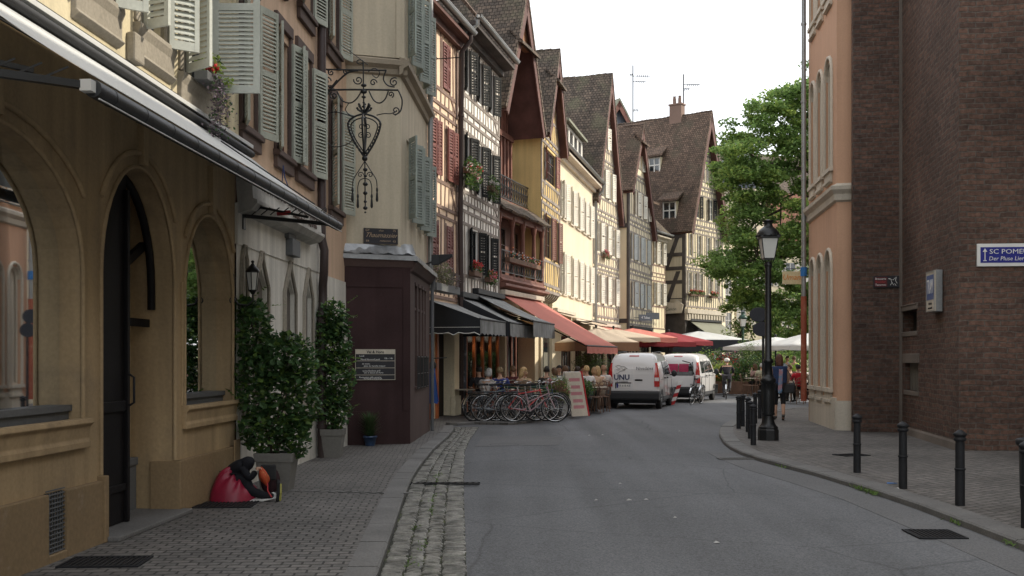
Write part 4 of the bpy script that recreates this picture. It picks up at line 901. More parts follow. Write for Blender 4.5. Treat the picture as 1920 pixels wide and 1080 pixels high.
curve(mb, [(640,85),(668,105),(690,122)], .006); curve(mb, [(570,98),(600,118),(618,136)], .006); mb.tube([P(675+6*math.cos(a),116-4*math.sin(a)) for a in [k*.7 for k in range(10)]], .010, 6)
mb.build('bracket', M['iron'], sg)
mb = MB(); mb.tube([P(681,118), P(682,200)], .012, 6)
for y, r_ in ((160,.05),(172,.06),(182,.04),(200,.035)): mb.ball(P(682,y), (r_,r_*.8,r_*.6), 8, 5)
for a in range(8): an = a*.785; mb.bar(P(683,213), P(683+13*math.cos(an), 205-9*abs(math.sin(an)), .06*math.sin(an)), .022, .03); mb.ball(P(683+13*math.cos(an), 203-9*abs(math.sin(an)), .06*math.sin(an)), .022, 6, 4)
mb.build('crown', M['iron'], sg)
mb = MB()
for rot in (0, 1):
    for k in (1., .82):
        pts = [(683,213),(664,219),(653,230),(655,245),(664,265),(676,284),(684,293),(692,284),(703,265),(711,245),(713,230),(702,219),(683,213)]
        if rot == 0: curve(mb, [(683+(x-683)*k, 250+(y-250)*(k if k < 1 else 1)) for x, y in pts], .017 if k == 1 else .011)
        else:
            q3 = [Vector(P(683, 250+(y-250)*k))+Vector((0,(x-683)*k*YS/F,0)) for x, y in pts]; mb.tube(q3, .014, 6)
for k in range(10):
    f = k/9; x = 653+6*f+20*f*f; y = 232+55*f; mb.ball(P(x,y), .024, 6, 4); mb.ball(P(1366-x,y), .024, 6, 4)
spiral(mb, 678,238,6,0,1.2,.008); spiral(mb, 689,238,6,3.1,1.2,.008,-1); spiral(mb, 677,254,6,1,1.2,.008); spiral(mb, 690,254,6,2,1.2,.008,-1); mb.tube([P(683,225), P(684,293)], .008, 6)
mb.build('lantern_frame', M['iron'], sg)
mb = MB(); mb.tube([P(684,293), P(685,392)], .011, 6); mb.ball(P(684,297), .05, 8, 5)
for y, r_ in ((318,.04),(330,.03),(345,.045),(362,.04),(378,.03),(390,.04),(398,.02)): mb.ball(P(685,y), (r_,r_,r_*.8), 8, 5)
spiral(mb, 676,328,6,0,1.2,.008); spiral(mb, 694,328,6,3.1,1.2,.008,-1); mb.build('drop', M['iron'], sg)
for s, pts in ((1,[(684,302),(674,318),(663,336),(661,350)]),(1,[(684,334),(675,338),(671,350),(671,362)])):
    for sg_ in (-1,1):
        mb = MB(); pp = [(684+(x-684)*-sg_ if sg_ > 0 else x, y) for x, y in pts]; curve(mb, pp, .008); x, y = pp[-1]
        mb.lathe([(.004,0),(.016,-.03),(.02,-.06),(.012,-.09),(.018,-.12),(.024,-.22),(.01,-.25)][::-1], 8, P(x,y)); mb.build('tassel', M['iron'], sg)
# wall lantern
L0 = (-3.14,12.92,0); wl = thing('wall_lantern', 'small black wall lantern on a scrolled bracket at the edge of the ochre wall', 'wall lamp', L0)
def lantern(par, s, z, gm=None, cap=True, n=6):
    mb = MB(); mb.lathe([(.02,1.02),(.05,1.0),(.06,.96),(.03,.93),(.10,.84),(.20,.74),(.25,.66),(.25,.62)][::-1], n, (0,0,0)); mb.v = [Vector((v.x*s, v.y*s, z+v.z*s)) for v in mb.v]; mb.build('cap', M['iron'], par)
    mb = MB(); mb.lathe([(.135,.02),(.215,.60)], n, (0,0,0), smooth=False); mb.v = [Vector((v.x*s, v.y*s, z+v.z*s)) for v in mb.v]; mb.build('glass', gm or M['frost'], par)
    mb = MB()
    for k in range(n):
        a = 2*math.pi*(k+.5)/n; mb.tube([(.138*math.cos(a)*s,.138*math.sin(a)*s,z), (.222*math.cos(a)*s,.222*math.sin(a)*s,z+.62*s)], .012*s*1.3, 5)
    mb.lathe([(.05*s,-.12*s),(.10*s,-.05*s),(.15*s,.0),(.14*s,.03*s)], n, (0,0,z)); mb.build('cage', M['iron'], par)
lantern(wl, .36, 2.42)
mb = MB(); mb.tube([(0,0,2.38),(0,0,2.30),(-.06,0,2.24),(-.18,.0,2.26),(-.24,0,2.34),(-.24,0,2.5)], .012, 6); mb.tube([(-.24+.05*math.cos(a)*(1-a/12),0,2.30+.05*math.sin(a)*(1-a/12)) for a in [k*.4 for k in range(26)]], .008, 5); mb.tube([(-.24,0,2.2),(-.24,0,2.62)], .014, 6)
mb.build('bracket', M['iron'], wl)
# planters with climbing laurel
def leafy(name, label, base, top, pot, nl, specs, seed, potlab=None):
    t = thing(name, label, 'potted plant', (base[0],base[1],0)); rnd = random.Random(seed)
    w, h = pot; mb = MB(); mb.lathe([(w*.36*1.414,0),(w*.47*1.414,h*.80),(w*.47*1.414,h*.8)],4,(0,0,0),False); mb.lathe([(w*.5*1.414,h*.78),(w*.52*1.414,h),(w*.46*1.414,h),(w*.44*1.414,h*.93)],4,(0,0,0),False); mb.build('pot', M['pot'], t, bevel=.008)
    mb = MB()
    for cx_, cy_, cz_, rx, ry, rz_, n_ in specs:
        leaves(mb, (cx_,cy_,cz_), (rx,ry,rz_), int(n_*.85), .058, (0,0,0,1), rnd, .25, .35, 1.45, .58)
    for k in range(26):                                   # stray shoots
        s_ = rnd.choice(specs); a = rnd.uniform(0,6.28); b = Vector((s_[0]+s_[3]*.9*math.cos(a), s_[1]+s_[4]*.8*math.sin(a), s_[2]+s_[5]*rnd.uniform(-.6,1.0))); d = Vector((math.cos(a),.5*math.sin(a),rnd.uniform(-.1,.9)))*.03
        for q in range(6): leaf1(mb, b+d*q, .036, rnd, 1)
    mb.build('foliage', [M['ivy'], M['ivy2']], t)
    mb = MB()
    for k in range(7):
        x = rnd.uniform(-.12,.12); z = h*.9; pts = [Vector((x,0,z))]
        s_ = specs[k % len(specs)]
        for q in range(6): pts.append(pts[0].lerp(Vector((s_[0],s_[1],s_[2]+s_[5]*.7)), (q+1)/6)+Vector((rnd.gauss(0,.03),rnd.gauss(0,.03),0)))
        mb.tube(pts, [.014-.0015*i for i in range(7)], 5)
    mb.build('stem', M['bark'], t); return t
leafy('laurel_planter', 'broad climbing laurel in a grey square planter beside the slumped person', (-2.86,13.0), 0, (.46,.46), 0,
      [(-.32,.1,1.92,.27,.22,.45,800),(-.28,.05,1.3,.28,.26,.5,900),(.10,.05,1.58,.40,.28,.36,1300),(.16,.0,1.1,.38,.26,.45,1200),(-.15,0,.72,.32,.26,.30,700),(.22,0,.62,.20,.2,.25,420),(-.42,.1,2.22,.14,.16,.16,160),(.32,0,.85,.14,.12,.12,120)], 21)
leafy('laurel_planter', 'tall narrow laurel column in a grey planter beside the burgundy bay', (-2.90,17.3), 0, (.36,.46), 0,
      [(.0,0,2.2,.28,.26,.38,850),(-.02,0,1.8,.34,.28,.45,1200),(.02,0,1.25,.34,.28,.5,1200),(.0,0,.78,.31,.27,.36,850)], 22)
bp_ = thing('small_blue_pot', 'wispy grass plant in a little blue pot at the foot of the burgundy bay', 'potted plant', (-2.60,19.55,0))
MB().lathe([(.085,0),(.12,.15),(.13,.15),(.13,.18),(.10,.18),(.09,.14)], 16).build('pot', mat('blue glaze', (.03,.06,.13), .3, spec=.6), bp_)
mb = MB(); rnd = random.Random(2)
for k in range(420):
    a = rnd.uniform(0,6.28); r_ = rnd.uniform(.05,.30); h_ = rnd.uniform(.25,.66); c = Vector((0,0,.16)); e = Vector((r_*math.cos(a), r_*math.sin(a), h_)); m_ = Vector((r_*.35*math.cos(a), r_*.35*math.sin(a), h_*.75)); s = Vector((-math.sin(a),math.cos(a),0))*.006
    mb.m = rnd.choice((0,0,1)); mb.add([c-s,c+s,m_+s,e,m_-s], [(0,1,2,4),(2,3,4)])
mb.m = 0; mb.build('grass', [M['ivy'], M['grassy']], bp_)
# ---------------------------------------------------------------- far row of old houses
def LN(Y): return (-1.43+.235*(Y-31), Y)
def body(h, f, zt, m, ops, g=None, D=8, u0=0, z0=0, dep=.14, name='wall', y=0, sides=True):
    mb = MB(); cells(mb, f.W, z0, zt, ops, g, y=y, dep=dep)
    if sides:
        zl = g[0] if g else zt; zr = g[3] if g else zt
        mb.quad((0,y,z0),(0,y,zl),(0,D,zl),(0,D,z0)); mb.quad((f.W,y,z0),(f.W,D,z0),(f.W,D,zr),(f.W,y,zr)); mb.quad((0,D,z0),(0,D,zl),(f.W,D,zr),(f.W,D,z0))
    return mb.build(name, m, h)
def cols(f, pxs, off=0): return [(f.u(a, off), f.u(b, off)) for a, b in pxs]
def rowwin(cs, z0, z1): return [(a, b, z0, z1) for a, b in cs]
# salmon half-timbered house
f = Fac(LN(24.5), LN(30.45)); t = thing('half_timbered_house', 'salmon half-timbered house with oxblood louvred shutters, next to the beige corner house', 'house', f.loc(), f.rz)
c1 = cols(f, [(801,812),(829,842)]); c2 = cols(f, [(805,818),(838,849)]); hidden = [(1.2,2.0)]
w1 = rowwin(c1+hidden, 8.98, 10.22); w2 = rowwin(c2+hidden, 6.5, 7.95); w3 = rowwin(cols(f, [(808,820),(836,847)])+hidden, 3.95, 5.25)
body(t, f, 10.85, M['salmon'], w1+w2+w3, z0=3.0)
timber(t, f.W, [3.15,5.6,8.35,10.6], w1+w2+w3, M['timr'], sp=.40, bw=.075, wide=.7, y=-.018)
for i, (a,b,c,d) in enumerate(w1+w2+w3):
    window(t, a,b,c,d, M['bframe'], 2, 3, y=.1)
    if i // 3 == 1: shutters(t, a,b,c,d, 8, 10, M['shutr'], .08, y=-.05); shutters(t, a-.02,b+.02,c,d, 165, 165, M['shutr'], .08, y=-.05, wL=.2)
    else: shutters(t, a,b,c,d, 2, 3, M['shutr'], .08, y=-.03)
eave_roof(t, f.W, 10.85, 9, 6, .42, M['tiled'], M['soff'])
pipe(t, [(f.W-.1,-.42,10.9),(f.W-.14,-.42,10.6),(f.W-.12,-.16,10.3),(f.W-.1,-.12,5.5),(f.W-.02,-.12,3.6),(f.W-.02,-.12,0)], .075, M['bronze'])
mb = MB(); mb.tube([(f.u(800),-.02,9.35),(f.u(800),-.9,9.35),(f.u(800),-.95,9.45)], .014, 6); mb.tube([(f.u(800),-.02,9.6),(f.u(800),-.3,9.36)], .01, 5); mb.build('iron_bracket', M['iron'], t)
mb = MB(); mb.box(0, f.u(818), -.0, .3, 0, 3.0); mb.box(f.u(846), f.W, 0, .3, 0, 3.0); mb.box(0,f.W,.0,.3,2.6,3.0); mb.box(f.u(846)-.0, f.u(855), -.10, 0, 0, 2.7); mb.box(f.u(846)-.05, f.u(855)+.05, -.14, 0, 0, .55); mb.build('ground_wall', M['creamp'], t, bevel=.01)
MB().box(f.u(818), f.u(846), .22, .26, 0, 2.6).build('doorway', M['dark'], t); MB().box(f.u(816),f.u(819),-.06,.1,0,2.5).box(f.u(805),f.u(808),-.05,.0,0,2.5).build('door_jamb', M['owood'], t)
p = f.pt(f.u(859),.16); mb = MB(); mb.tube([(0,0,0),(0,0,2.3)], .09, 12); o = mb.build('post', mat('stickered post', (.06,.07,.09), .6, c2=(.30,.32,.36), c2s=5, c2t=.6), None, loc=(p.x,p.y,0)); tag(o, 'dark sticker-covered post between the doorway and the restaurant windows', 'post')
# white and black half-timbered house
f = Fac(LN(30.5), LN(35.25)); FBW = f; t = thing('half_timbered_house', 'white plastered house with grey timbers and black shutters', 'house', f.loc(), f.rz)
w1 = rowwin(cols(f, [(871,879),(894,903),(916,924)]), 9.45, 10.72); w2 = rowwin(cols(f, [(871,880),(893,902),(915,923)]), 6.6, 8.15); w3 = rowwin(cols(f, [(880,896),(911,919)]), 4.15, 5.45)
body(t, f, 11.2, M['whitep'], w1+w2+w3, z0=3.0)
timber(t, f.W, [3.3,6.05,8.75,11.05], w1+w2+w3, M['timg'], sp=.36, bw=.075, wide=.8, y=-.018)
for i, (a,b,c,d) in enumerate(w1+w2+w3):
    window(t, a,b,c,d, M['shutk'], 2, 3, y=.1); shutters(t, a,b,c,d, 158, 155, M['shutk'], .08, y=-.04, wL=.36)
eave_roof(t, f.W, 11.35, 9, 6.5, .55, M['tiled'], M['timd'])
pipe(t, [(.08,-.55,11.4),(.08,-.55,11.15),(.02,-.2,10.8),(.0,-.14,10.5)], .07)
mb = MB()                                                 # restaurant front in orange wood
n = 5
for k in range(n+1): u = f.W*k/n; mb.box(u-.06,u+.06,-.0,.06,0,2.75)
mb.box(0,f.W,-.01,.07,2.55,2.8); mb.box(0,f.W,-.03,.07,0,.35)
for k in range(n):
    if k % 2 == 0: mb.box(f.W*k/n+.06,f.W*(k+1)/n-.06,.01,.05,.35,.95)
mb.build('shopfront', M['owood'], t, bevel=.008); MB().box(0,f.W,.05,.06,.35,2.55).build('shop_glass', M['cglass'], t)
mb = MB(); mb.box(0,f.W,.3,3,-.0,2.9)
for q in mb.f: q.reverse()
mb.build('interior', mat('restaurant interior', (.42,.26,.14), .9, bump=0, c2=(.05,.03,.025), c2s=1.5, c2t=.5), t)
for k in range(5): MB().ball((.5+k*.96, .28, 1.95), (.12,.12,.09)).build('interior_lamp', M['bulb'], t)
mb = MB(); mb.box(0,f.W,-.02,.3,2.8,3.02); mb.build('lintel', M['whitep'], t)
# red-brown house with galleries
f = Fac((-.42,35.3), (1.20,40.25)); FLG = f; W_ = f.W
t = thing('gallery_house', 'tall red brown timber house with balcony galleries and a steep mossy gable roof', 'house', f.loc(), f.rz)
WG = 4.45; g_ = (9.85, WG*.5, 14.25, 9.85)
mb = MB(); cells(mb, WG, 3.7, 15, [(.5,1.5,7.7,9.2),(2.0,3.0,7.7,9.2),(3.35,4.2,7.7,9.2)], g_, y=1.15, dep=.1); mb.quad((0,1.15,0),(0,1.15,9.85),(0,9,9.85),(0,9,0)); mb.build('wall', mat('brown plank wall', (.14,.065,.045), .8, var=.3, streak=.3), t)
mb = MB()
for k in range(12): u = .08+(WG-.16)*k/11; mb.box(u-.07,u+.07,1.0,1.16,7.2,9.75 if abs(u-WG/2) > 1.7 else 10.6)
for z in (9.75,10.9,12.3): w = (14.25-z)/4.4*WG/2; mb.box(WG/2-w,WG/2+w,.95,1.16,z-.1,z+.1)
for k in range(8): u = .45+k*.5; zt = 14.1-abs(u-WG/2)/(WG/2)*4.4; mb.box(u-.06,u+.06,1.03,1.15,9.8,max(9.9,zt))
mb.build('timber_frame', M['timb'], t)
for a,b in ((.5,1.5),(2.0,3.0),(3.35,4.2)): window(t, a,b,7.7,9.2, M['bframe'], 2, 3, y=1.22)
gable_roof(t, WG, g_, 9, .30, M['tile'], eave=.22, sm=M['soff'])
mb = MB(); zc = 12.55; w = (14.25-zc)/4.4*WG/2+.22   # small hood across the gable
mb.ext([(WG/2-w,-.30,zc-.15),(WG/2-w,-.45,zc-.22),(WG/2-w,-.45,zc-.12),(WG/2-w,.1,zc+.35)], (w*2,0,0)); mb.build('gable_hood', M['tile'], t)
mb = MB(); p = gclip([(0,zc),(WG,zc),(WG,15),(0,15)], WG, g_); mb.ext([(q[0],-.1,q[1]) for q in p], (0,.2,0)); mb.build('gable_cladding', mat('rusty gable boards', (.30,.16,.09), .85, var=.3), t)
mb = MB(); mb.box(0,W_,.55,1.15,7.05,7.2); mb.build('upper_gallery_floor', M['timb'], t)
def railing(par, u0, u1, y, z0, z1, name='railing'):
    mb = MB(); mb.box(u0,u1,y-.02,y+.02,z1-.03,z1); mb.box(u0,u1,y-.015,y+.015,z0,z0+.03); n = int((u1-u0)/.28); w = (u1-u0)/n; h = z1-z0
    for k in range(n):
        u = u0+w*(k+.5); mb.tube([(u-w/2,y,z0),(u-w/2,y,z1)], .014, 5)
        for s in (-1,1):
            mb.tube([(u,y,z0+.03),(u+s*w*.42,y,z0+h*.22),(u+s*w*.1,y,z0+h*.42),(u+s*w*.4,y,z0+h*.68),(u,y,z1-.03)], .011, 5)
            mb.tube([(u+s*w*.2+.035*math.cos(a),y,z0+h*.55+.035*math.sin(a)) for a in [i*.9 for i in range(7)]], .009, 5)
    return mb.build(name, M['iron'], par)
railing(t, .1, W_-.05, .6, 7.25, 8.05)
mb = MB(); K = 10                                        # mossy pent roof over the lower gallery
mb.grid(lambda i, j: (-.1+(W_+.2)*i, .6-.85*j, 7.15-.62*j**1.2+.02*math.sin(i*20)), 20, 5, False); mb.build('pent_roof', M['tile'], t, solid=.08)
mb = MB(); 
for u in (.12, 1.55, 2.75, 4.1, W_-.1): 
    mb.lathe([(.10,0),(.10,.15),(.07,.2),(.085,1.0),(.065,1.75),(.09,1.8),(.11,1.95),(.12,2.1)], 8, (u,.06,4.35))
mb.box(0,W_,0,.16,6.35,6.6); mb.box(0,W_,-.02,.14,4.3,4.42); mb.build('gallery_post', M['timb'], t, bevel=.01)
mb = MB(); cells(mb, W_, 4.3, 6.6, [(.5,1.4,4.45,6.3),(2.0,3.2,4.45,6.3),(3.7,4.7,4.45,6.3)], y=.85, dep=.05); mb.box(.5,1.4,.86,.9,4.45,6.3); mb.build('gallery_wall', M['timb'], t)
for a,b in ((.5,1.4),(2.0,3.2),(3.7,4.7)): window(t, a,b,4.45,6.3, M['bframe'], 2, 3, y=.88)
railing(t, .2, W_-.15, .0, 4.5, 5.25)
mb = MB(); mb.ext([(0,-.05,4.3),(0,-.12,4.22),(0,-.02,4.12),(0,0,3.95),(0,.12,3.78),(0,.5,3.7),(0,1.15,3.7),(0,1.15,4.3)], (W_,0,0)); mb.ext([(0,-.22,4.10),(0,-.24,4.02),(0,.0,3.93),(0,0,4.12)], (W_,0,0)); mb.build('gallery_base', M['timb'], t)
mb = MB(); mb.box(0,W_,.7,.9,2.9,3.7); mb.box(0,.25,.3,.9,0,2.9); mb.box(W_-.5,W_,.2,.9,0,3.7); mb.box(2.4,2.6,.6,.9,0,2.9); mb.build('ground_wall', M['creamp'], t)
mb = MB()
for k in range(9): u = .3+k*.5; mb.box(u-.05,u+.05,.8,.88,0,2.9)
mb.box(.2,W_-.4,.8,.88,0,.7); mb.build('shopfront', M['timb'], t); MB().box(.2,W_-.4,.87,.88,.7,2.9).build('shop_glass', M['glass'], t)
# yellow half-timbered house
f = Fac((1.10,40.3), (1.98,44.2)); W_ = f.W; t = thing('half_timbered_house', 'bright yellow half-timbered house with narrow jettied gable front', 'house', f.loc(), f.rz)
g_ = (10.05, W_*.5, 13.6, 10.0); a, b = f.u(1021), f.u(1040)
wy = [(f.u(1022),f.u(1041),8.5,9.75),(f.u(1021),f.u(1033),5.5,7.15),(f.u(1040),f.u(1046),5.5,7.15),(f.u(1028),f.u(1034),11.1,11.9)]
body(t, f, 14, M['yellow'], wy, g_, 8, z0=4.25); timber(t, W_, [4.35,7.7,10.05,12.3], wy, M['timg'], g=g_, sp=.42, bw=.085, wide=.9, y=-.02)
for i, (a,b,c,d) in enumerate(wy):
    window(t, a,b,c,d, M['bframe'], 2, 3, y=.08)
    if i < 3: shutters(t, a,b,c,d, 165, 165, M['timb'] if i else M['shutr'], .08, y=-.05, wL=.34)
gable_roof(t, W_, g_, 9, .38, M['tile'], eave=.25, sm=M['soff'])
mb = MB(); zc = 12.55; w = (13.6-zc)/3.55*W_/2+.2; mb.ext([(W_/2-w,-.30,zc-.15),(W_/2-w,-.50,zc-.22),(W_/2-w,-.50,zc-.12),(W_/2-w,.1,zc+.35)], (w*2,0,0)); mb.build('gable_hood', M['tile'], t)
mb = MB(); mb.grid(lambda i, j: (W_*i, .02+.5*(1-math.cos(j*1.5)), 4.3-.42*math.sin(j*1.57)), 8, 6); mb.quad((0,.48,0),(W_,.48,0),(W_,.48,4.1),(0,.48,4.1)); mb.box(0,.35,.0,.48,0,3.9); mb.quad((0,.2,0),(0,3,0),(0,3,4.3),(0,.2,4.3)); mb.build('ground_wall', M['paley'], t)
mb = MB()
for k in range(9): mb.tube([(W_*(k+.5)/9, .0+.5*(1-math.cos(j*1.5)), 4.3-.42*math.sin(j*1.57)) for j in (0,.25,.5,.75,1)], .045, 6)
mb.build('corbel_ribs', M['timg'], t)
mb = MB(); mb.tube([(W_*.62,2.5,12.6),(W_*.62,2.5,13.75)], .13, 10); mb.ball((W_*.62,2.5,13.85), (.2,.2,.12)); mb.build('chimney', M['zinc'], t)
MB().box(W_*.3,W_*.55,.40,.5,0,2.4).box(W_*.65,W_*.95,.40,.5,.8,2.5).build('shop_pane', M['glass'], t)
# pale yellow house with rows of cream shutters
f = Fac(LN(44.2), LN(54.8)); W_ = f.W; FPY = f; t = thing('rendered_house', 'pale yellow rendered house with two long rows of cream shutters and dormers', 'house', f.loc(), f.rz)
uu = [f.u(p) for p in (1057,1071,1083.5,1094.5,1104)]; cs = [(u-.42,u+.42) for u in uu]+[(1.0,1.8)]
w1 = rowwin(cs, 7.7, 9.3); w2 = rowwin(cs, 4.4, 6.2)
body(t, f, 10.5, M['paley'], w1+w2+rowwin([(5.5,7.5),(8.3,10.2),(2,4.5)],.6,2.6)); 
for a,b,c,d in w1+w2:
    window(t, a,b,c,d, M['wframe'], 2, 4, y=.08, sill=M['pstone']); shutters(t, a,b,c,d, 158, 162, M['shutc'], .09, y=-.04, wL=.40)
for a,b in ((5.5,7.5),(8.3,10.2),(2,4.5)): window(t, a,b,.6,2.6, M['bframe'], 4, 1, y=.08)
eave_roof(t, W_, 10.55, 9.5, 5.2, .5, M['tiled'], M['pstone'])
pipe(t, [(W_-.02,-.55,10.5),(W_-.02,-.5,10.2),(W_-.02,-.14,9.8),(W_-.02,-.14,0)], .07, M['zinc'])
u0, u1 = 5.2, W_-.6
mb = MB(); ops = [(u0+.25+k*1.2, u0+1.1+k*1.2, 11.4, 12.45) for k in range(4)]; cells(mb, u1, 10.9, 12.6, ops, y=.45, dep=.1, u0=u0); mb.quad((u0,.45,10.9),(u0,.45,12.6),(u0,3.2,13.4),(u0,3.2,10.9)); d_ = mb.build('dormer', M['wframe'], t)
MB().ext([(u0-.1,.2,12.58),(u0-.1,3.4,13.6),(u0-.1,3.4,13.7),(u0-.1,.2,12.7)], (u1-u0+.2,0,0)).build('dormer_roof', M['awno'], d_)
for a,b,c,e in ops: MB().box(a,b,.52,.54,c,e).build('dormer_pane', M['glass'], d_)
mb = MB(); mb.box(5.6,6.6,1.9,3.5,13.2,14.3); mb.build('small_dormer', M['slate'], t); MB().ext([(5.5,1.75,14.3),(6.7,1.75,14.3),(6.1,1.75,14.75)], (0,2.2,0)).build('small_dormer_roof', M['tiler'], t)
# cream half-timbered gable house with pale shutters
def gh(P0, P1, label, pl, tim, g_, levels, wins, sh, D, tile, u0=0, nx=2, fr='wframe', shut=None, shw=.36, sp=.4, bw=.085, z0=3.2, ground='creamp', oh=.35, name='half_timbered_house', gm=None, wide=.9, shang=(160,162), pitch=.1):
    f = Fac(P0, P1); t = thing(name, label, 'house', f.loc(), f.rz); ws = []
    for pxs, a, b in wins: ws += rowwin(cols(f, pxs), a, b)
    body(t, f, max(g_[2]+.5, 1), M[pl], ws, g_, D, z0=z0); timber(t, f.W, levels, ws, M[tim], g=g_, sp=sp, bw=bw, wide=wide)
    for i, (a,b,c,d) in enumerate(ws):
        window(t, a,b,c,d, M[fr], nx, 3, y=.07, gm=gm)
        m = shut(i) if callable(shut) else shut
        if m: shutters(t, a,b,c,d, *shang, M[m], pitch, y=-.05, wL=shw)
    gable_roof(t, f.W, g_, D+1, oh, M[tile], eave=.3, sm=M['timb'] if tile == 'tiler' else M['soff'])
    mb = MB(); cells(mb, f.W, 0, z0, [(.5,f.W*.45,.5,2.6),(f.W*.55,f.W-.5,.2,2.6)], y=.05, dep=.1); mb.build('ground_wall', M[ground], t)
    for a,b,c in ((.5,f.W*.45,.5),(f.W*.55,f.W-.5,.2)): window(t, a,b,c,2.6, M['bframe'], 3, 1, y=.14)
    return f, t
W1 = math.hypot(1.84,5.2)
f1, t = gh((4.16,54.85), (6.0,60), 'cream half-timbered gable house with cream shutters and a red geranium basket', 'creamp', 'timg', (9.75,W1*.5,16.7,9.2), [3.7,6.45,9.3,12.1,14.5],
   [([(1119,1126),(1132,1139),(1147,1154)],4.5,6.0),([(1119,1126),(1132,1139),(1147,1154)],7.2,8.75),([(1127,1134),(1141,1147)],10.2,11.7),([(1132,1138)],12.85,14.0)], 0, 9, 'tile', shut=lambda i: 'shutc' if i < 8 else 'shutc', shw=.36)
p = f1.pt(f1.u(1130), .2); flowerbox((p.x,p.y,7.1), f1.rz, .9, 'pink geranium basket on the cream half-timbered gable house', 'window flower boxes', cols=(1,0), hang=.2)
W2 = math.hypot(2.1,5.7)
f2, t2 = gh((6.55,60.3), (8.65,66), 'narrow cream half-timbered house with dark corner posts and blue grey shutters', 'creamp', 'timg', (11.1,2.5,15.1,9.0), [3.7,6.6,9.4,12.2],
   [([(1184,1189),(1195,1200),(1207,1213)],4.6,6.0),([(1183,1188),(1195,1201),(1207,1213)],7.3,8.75),([(1190,1195),(1201,1206),(1211,1215)],9.95,11.3),([(1197,1203)],12.7,13.8)], 0, 8, 'tiled', shut=lambda i: 'shutb' if i < 6 else 'shutc', shw=.34)
MB().box(-.05,.22,-.06,.06,0,11).box(-.03,.02,.0,3,9.0,9.25).box(-.03,.02,.0,3,3.6,3.85).build('corner_post', M['timd'], t2)
mb = MB(); zc = 14.3; mb.ext([(1.7,-.3,zc-.1),(1.7,-.5,zc-.2),(1.7,-.5,zc-.1),(1.7,.1,zc+.5)], (1.6,0,0)); mb.build('gable_hood', M['tiled'], t2)
# small pale house before the corner
f = Fac((8.35,66.05), (9.9,69)); t = thing('rendered_house', 'small cream house with grey shutters squeezed before the big corner house', 'house', f.loc(), f.rz)
ws = rowwin(cols(f, [(1226,1231),(1238,1243)]), 7.6, 9.0)+rowwin(cols(f, [(1226,1231),(1238,1243)]), 5.0, 6.4); body(t, f, 9.4, M['creamp'], ws+[(.6,2.6,.3,2.5)])
for a,b,c,d in ws: window(t, a,b,c,d, M['wframe'], 2, 3, y=.07); shutters(t, a,b,c,d, 160, 160, M['shutc'], .1, y=-.04, wL=.3)
timber(t, f.W, [3.4,6.9,9.3], ws, M['timr'], sp=.6, bw=.06, wide=.5, brace=False, y=-.012); window(t, .6,2.6,.3,2.5, M['bframe'], 2, 1)
eave_roof(t, f.W, 9.5, 7, 4.2, .45, M['tile'], M['pstone']); mb = MB(); cells(mb, 2.6, 10.1, 11.5, [(1.0,2.2,10.5,11.3)], y=.5, u0=.6); mb.quad((.6,.5,10.1),(.6,.5,11.5),(.6,2.6,11.9),(.6,2.6,10.1)); d_ = mb.build('dormer', M['creamp'], t)
MB().ext([(.4,.2,11.45),(.4,2.8,12.3),(.4,2.8,12.4),(.4,.2,11.6)], (2.4,0,0)).build('dormer_roof', M['tiled'], d_); MB().box(1.0,2.2,.58,.6,10.5,11.3).build('dormer_pane', M['glass'], d_)
# big corner house
Q1 = Vector((11.3,69.5)); Q2 = Vector((14.65,74.2)); Wc = (Q2-Q1).length
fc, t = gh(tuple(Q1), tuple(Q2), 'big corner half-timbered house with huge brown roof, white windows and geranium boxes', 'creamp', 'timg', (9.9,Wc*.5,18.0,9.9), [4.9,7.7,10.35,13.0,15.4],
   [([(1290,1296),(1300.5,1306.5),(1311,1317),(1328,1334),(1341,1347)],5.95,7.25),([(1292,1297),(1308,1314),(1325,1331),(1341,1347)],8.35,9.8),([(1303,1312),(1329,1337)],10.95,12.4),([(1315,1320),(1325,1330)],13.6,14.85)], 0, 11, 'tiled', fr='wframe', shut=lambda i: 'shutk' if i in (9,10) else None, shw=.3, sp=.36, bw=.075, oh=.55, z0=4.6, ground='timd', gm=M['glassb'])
din = Vector((-.81,.58)).normalized(); S0 = Q1+din*10.5; fs = Fac(tuple(S0), tuple(Q1))
def ins(f): return Matrix.Rotation(-fc.rz, 4, 'Z') @ Matrix.Translation((f.P0.x-Q1.x, f.P0.y-Q1.y, 0)) @ Matrix.Rotation(f.rz, 4, 'Z')
mb = MB(ins(fs)); w = fs.W
for u in (w-.22,): mb.box(u,w,-.06,0,0,9.8)
for u in (w-2.2,w-3.6,w-5): mb.box(u-.12,u+.12,-.05,0,4.6,9.8)
for z in (4.7,5.1,6.6,7.5,8.4,9.6): mb.box(0,w,-.045,0,z-.12,z+.12)
for z in (5.2,7.6): mb.ext([(w-1.5,-.055,z),(w-1.2,-.055,z),(w-.35,-.055,z+2.1),(w-.65,-.055,z+2.1)], (0,.05,0))
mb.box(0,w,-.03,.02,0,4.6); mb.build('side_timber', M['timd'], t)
mb = MB(ins(fs)); cells(mb, w, 2.0, 9.9, [], y=-.012); mb.build('side_plaster', M['beige'], t)
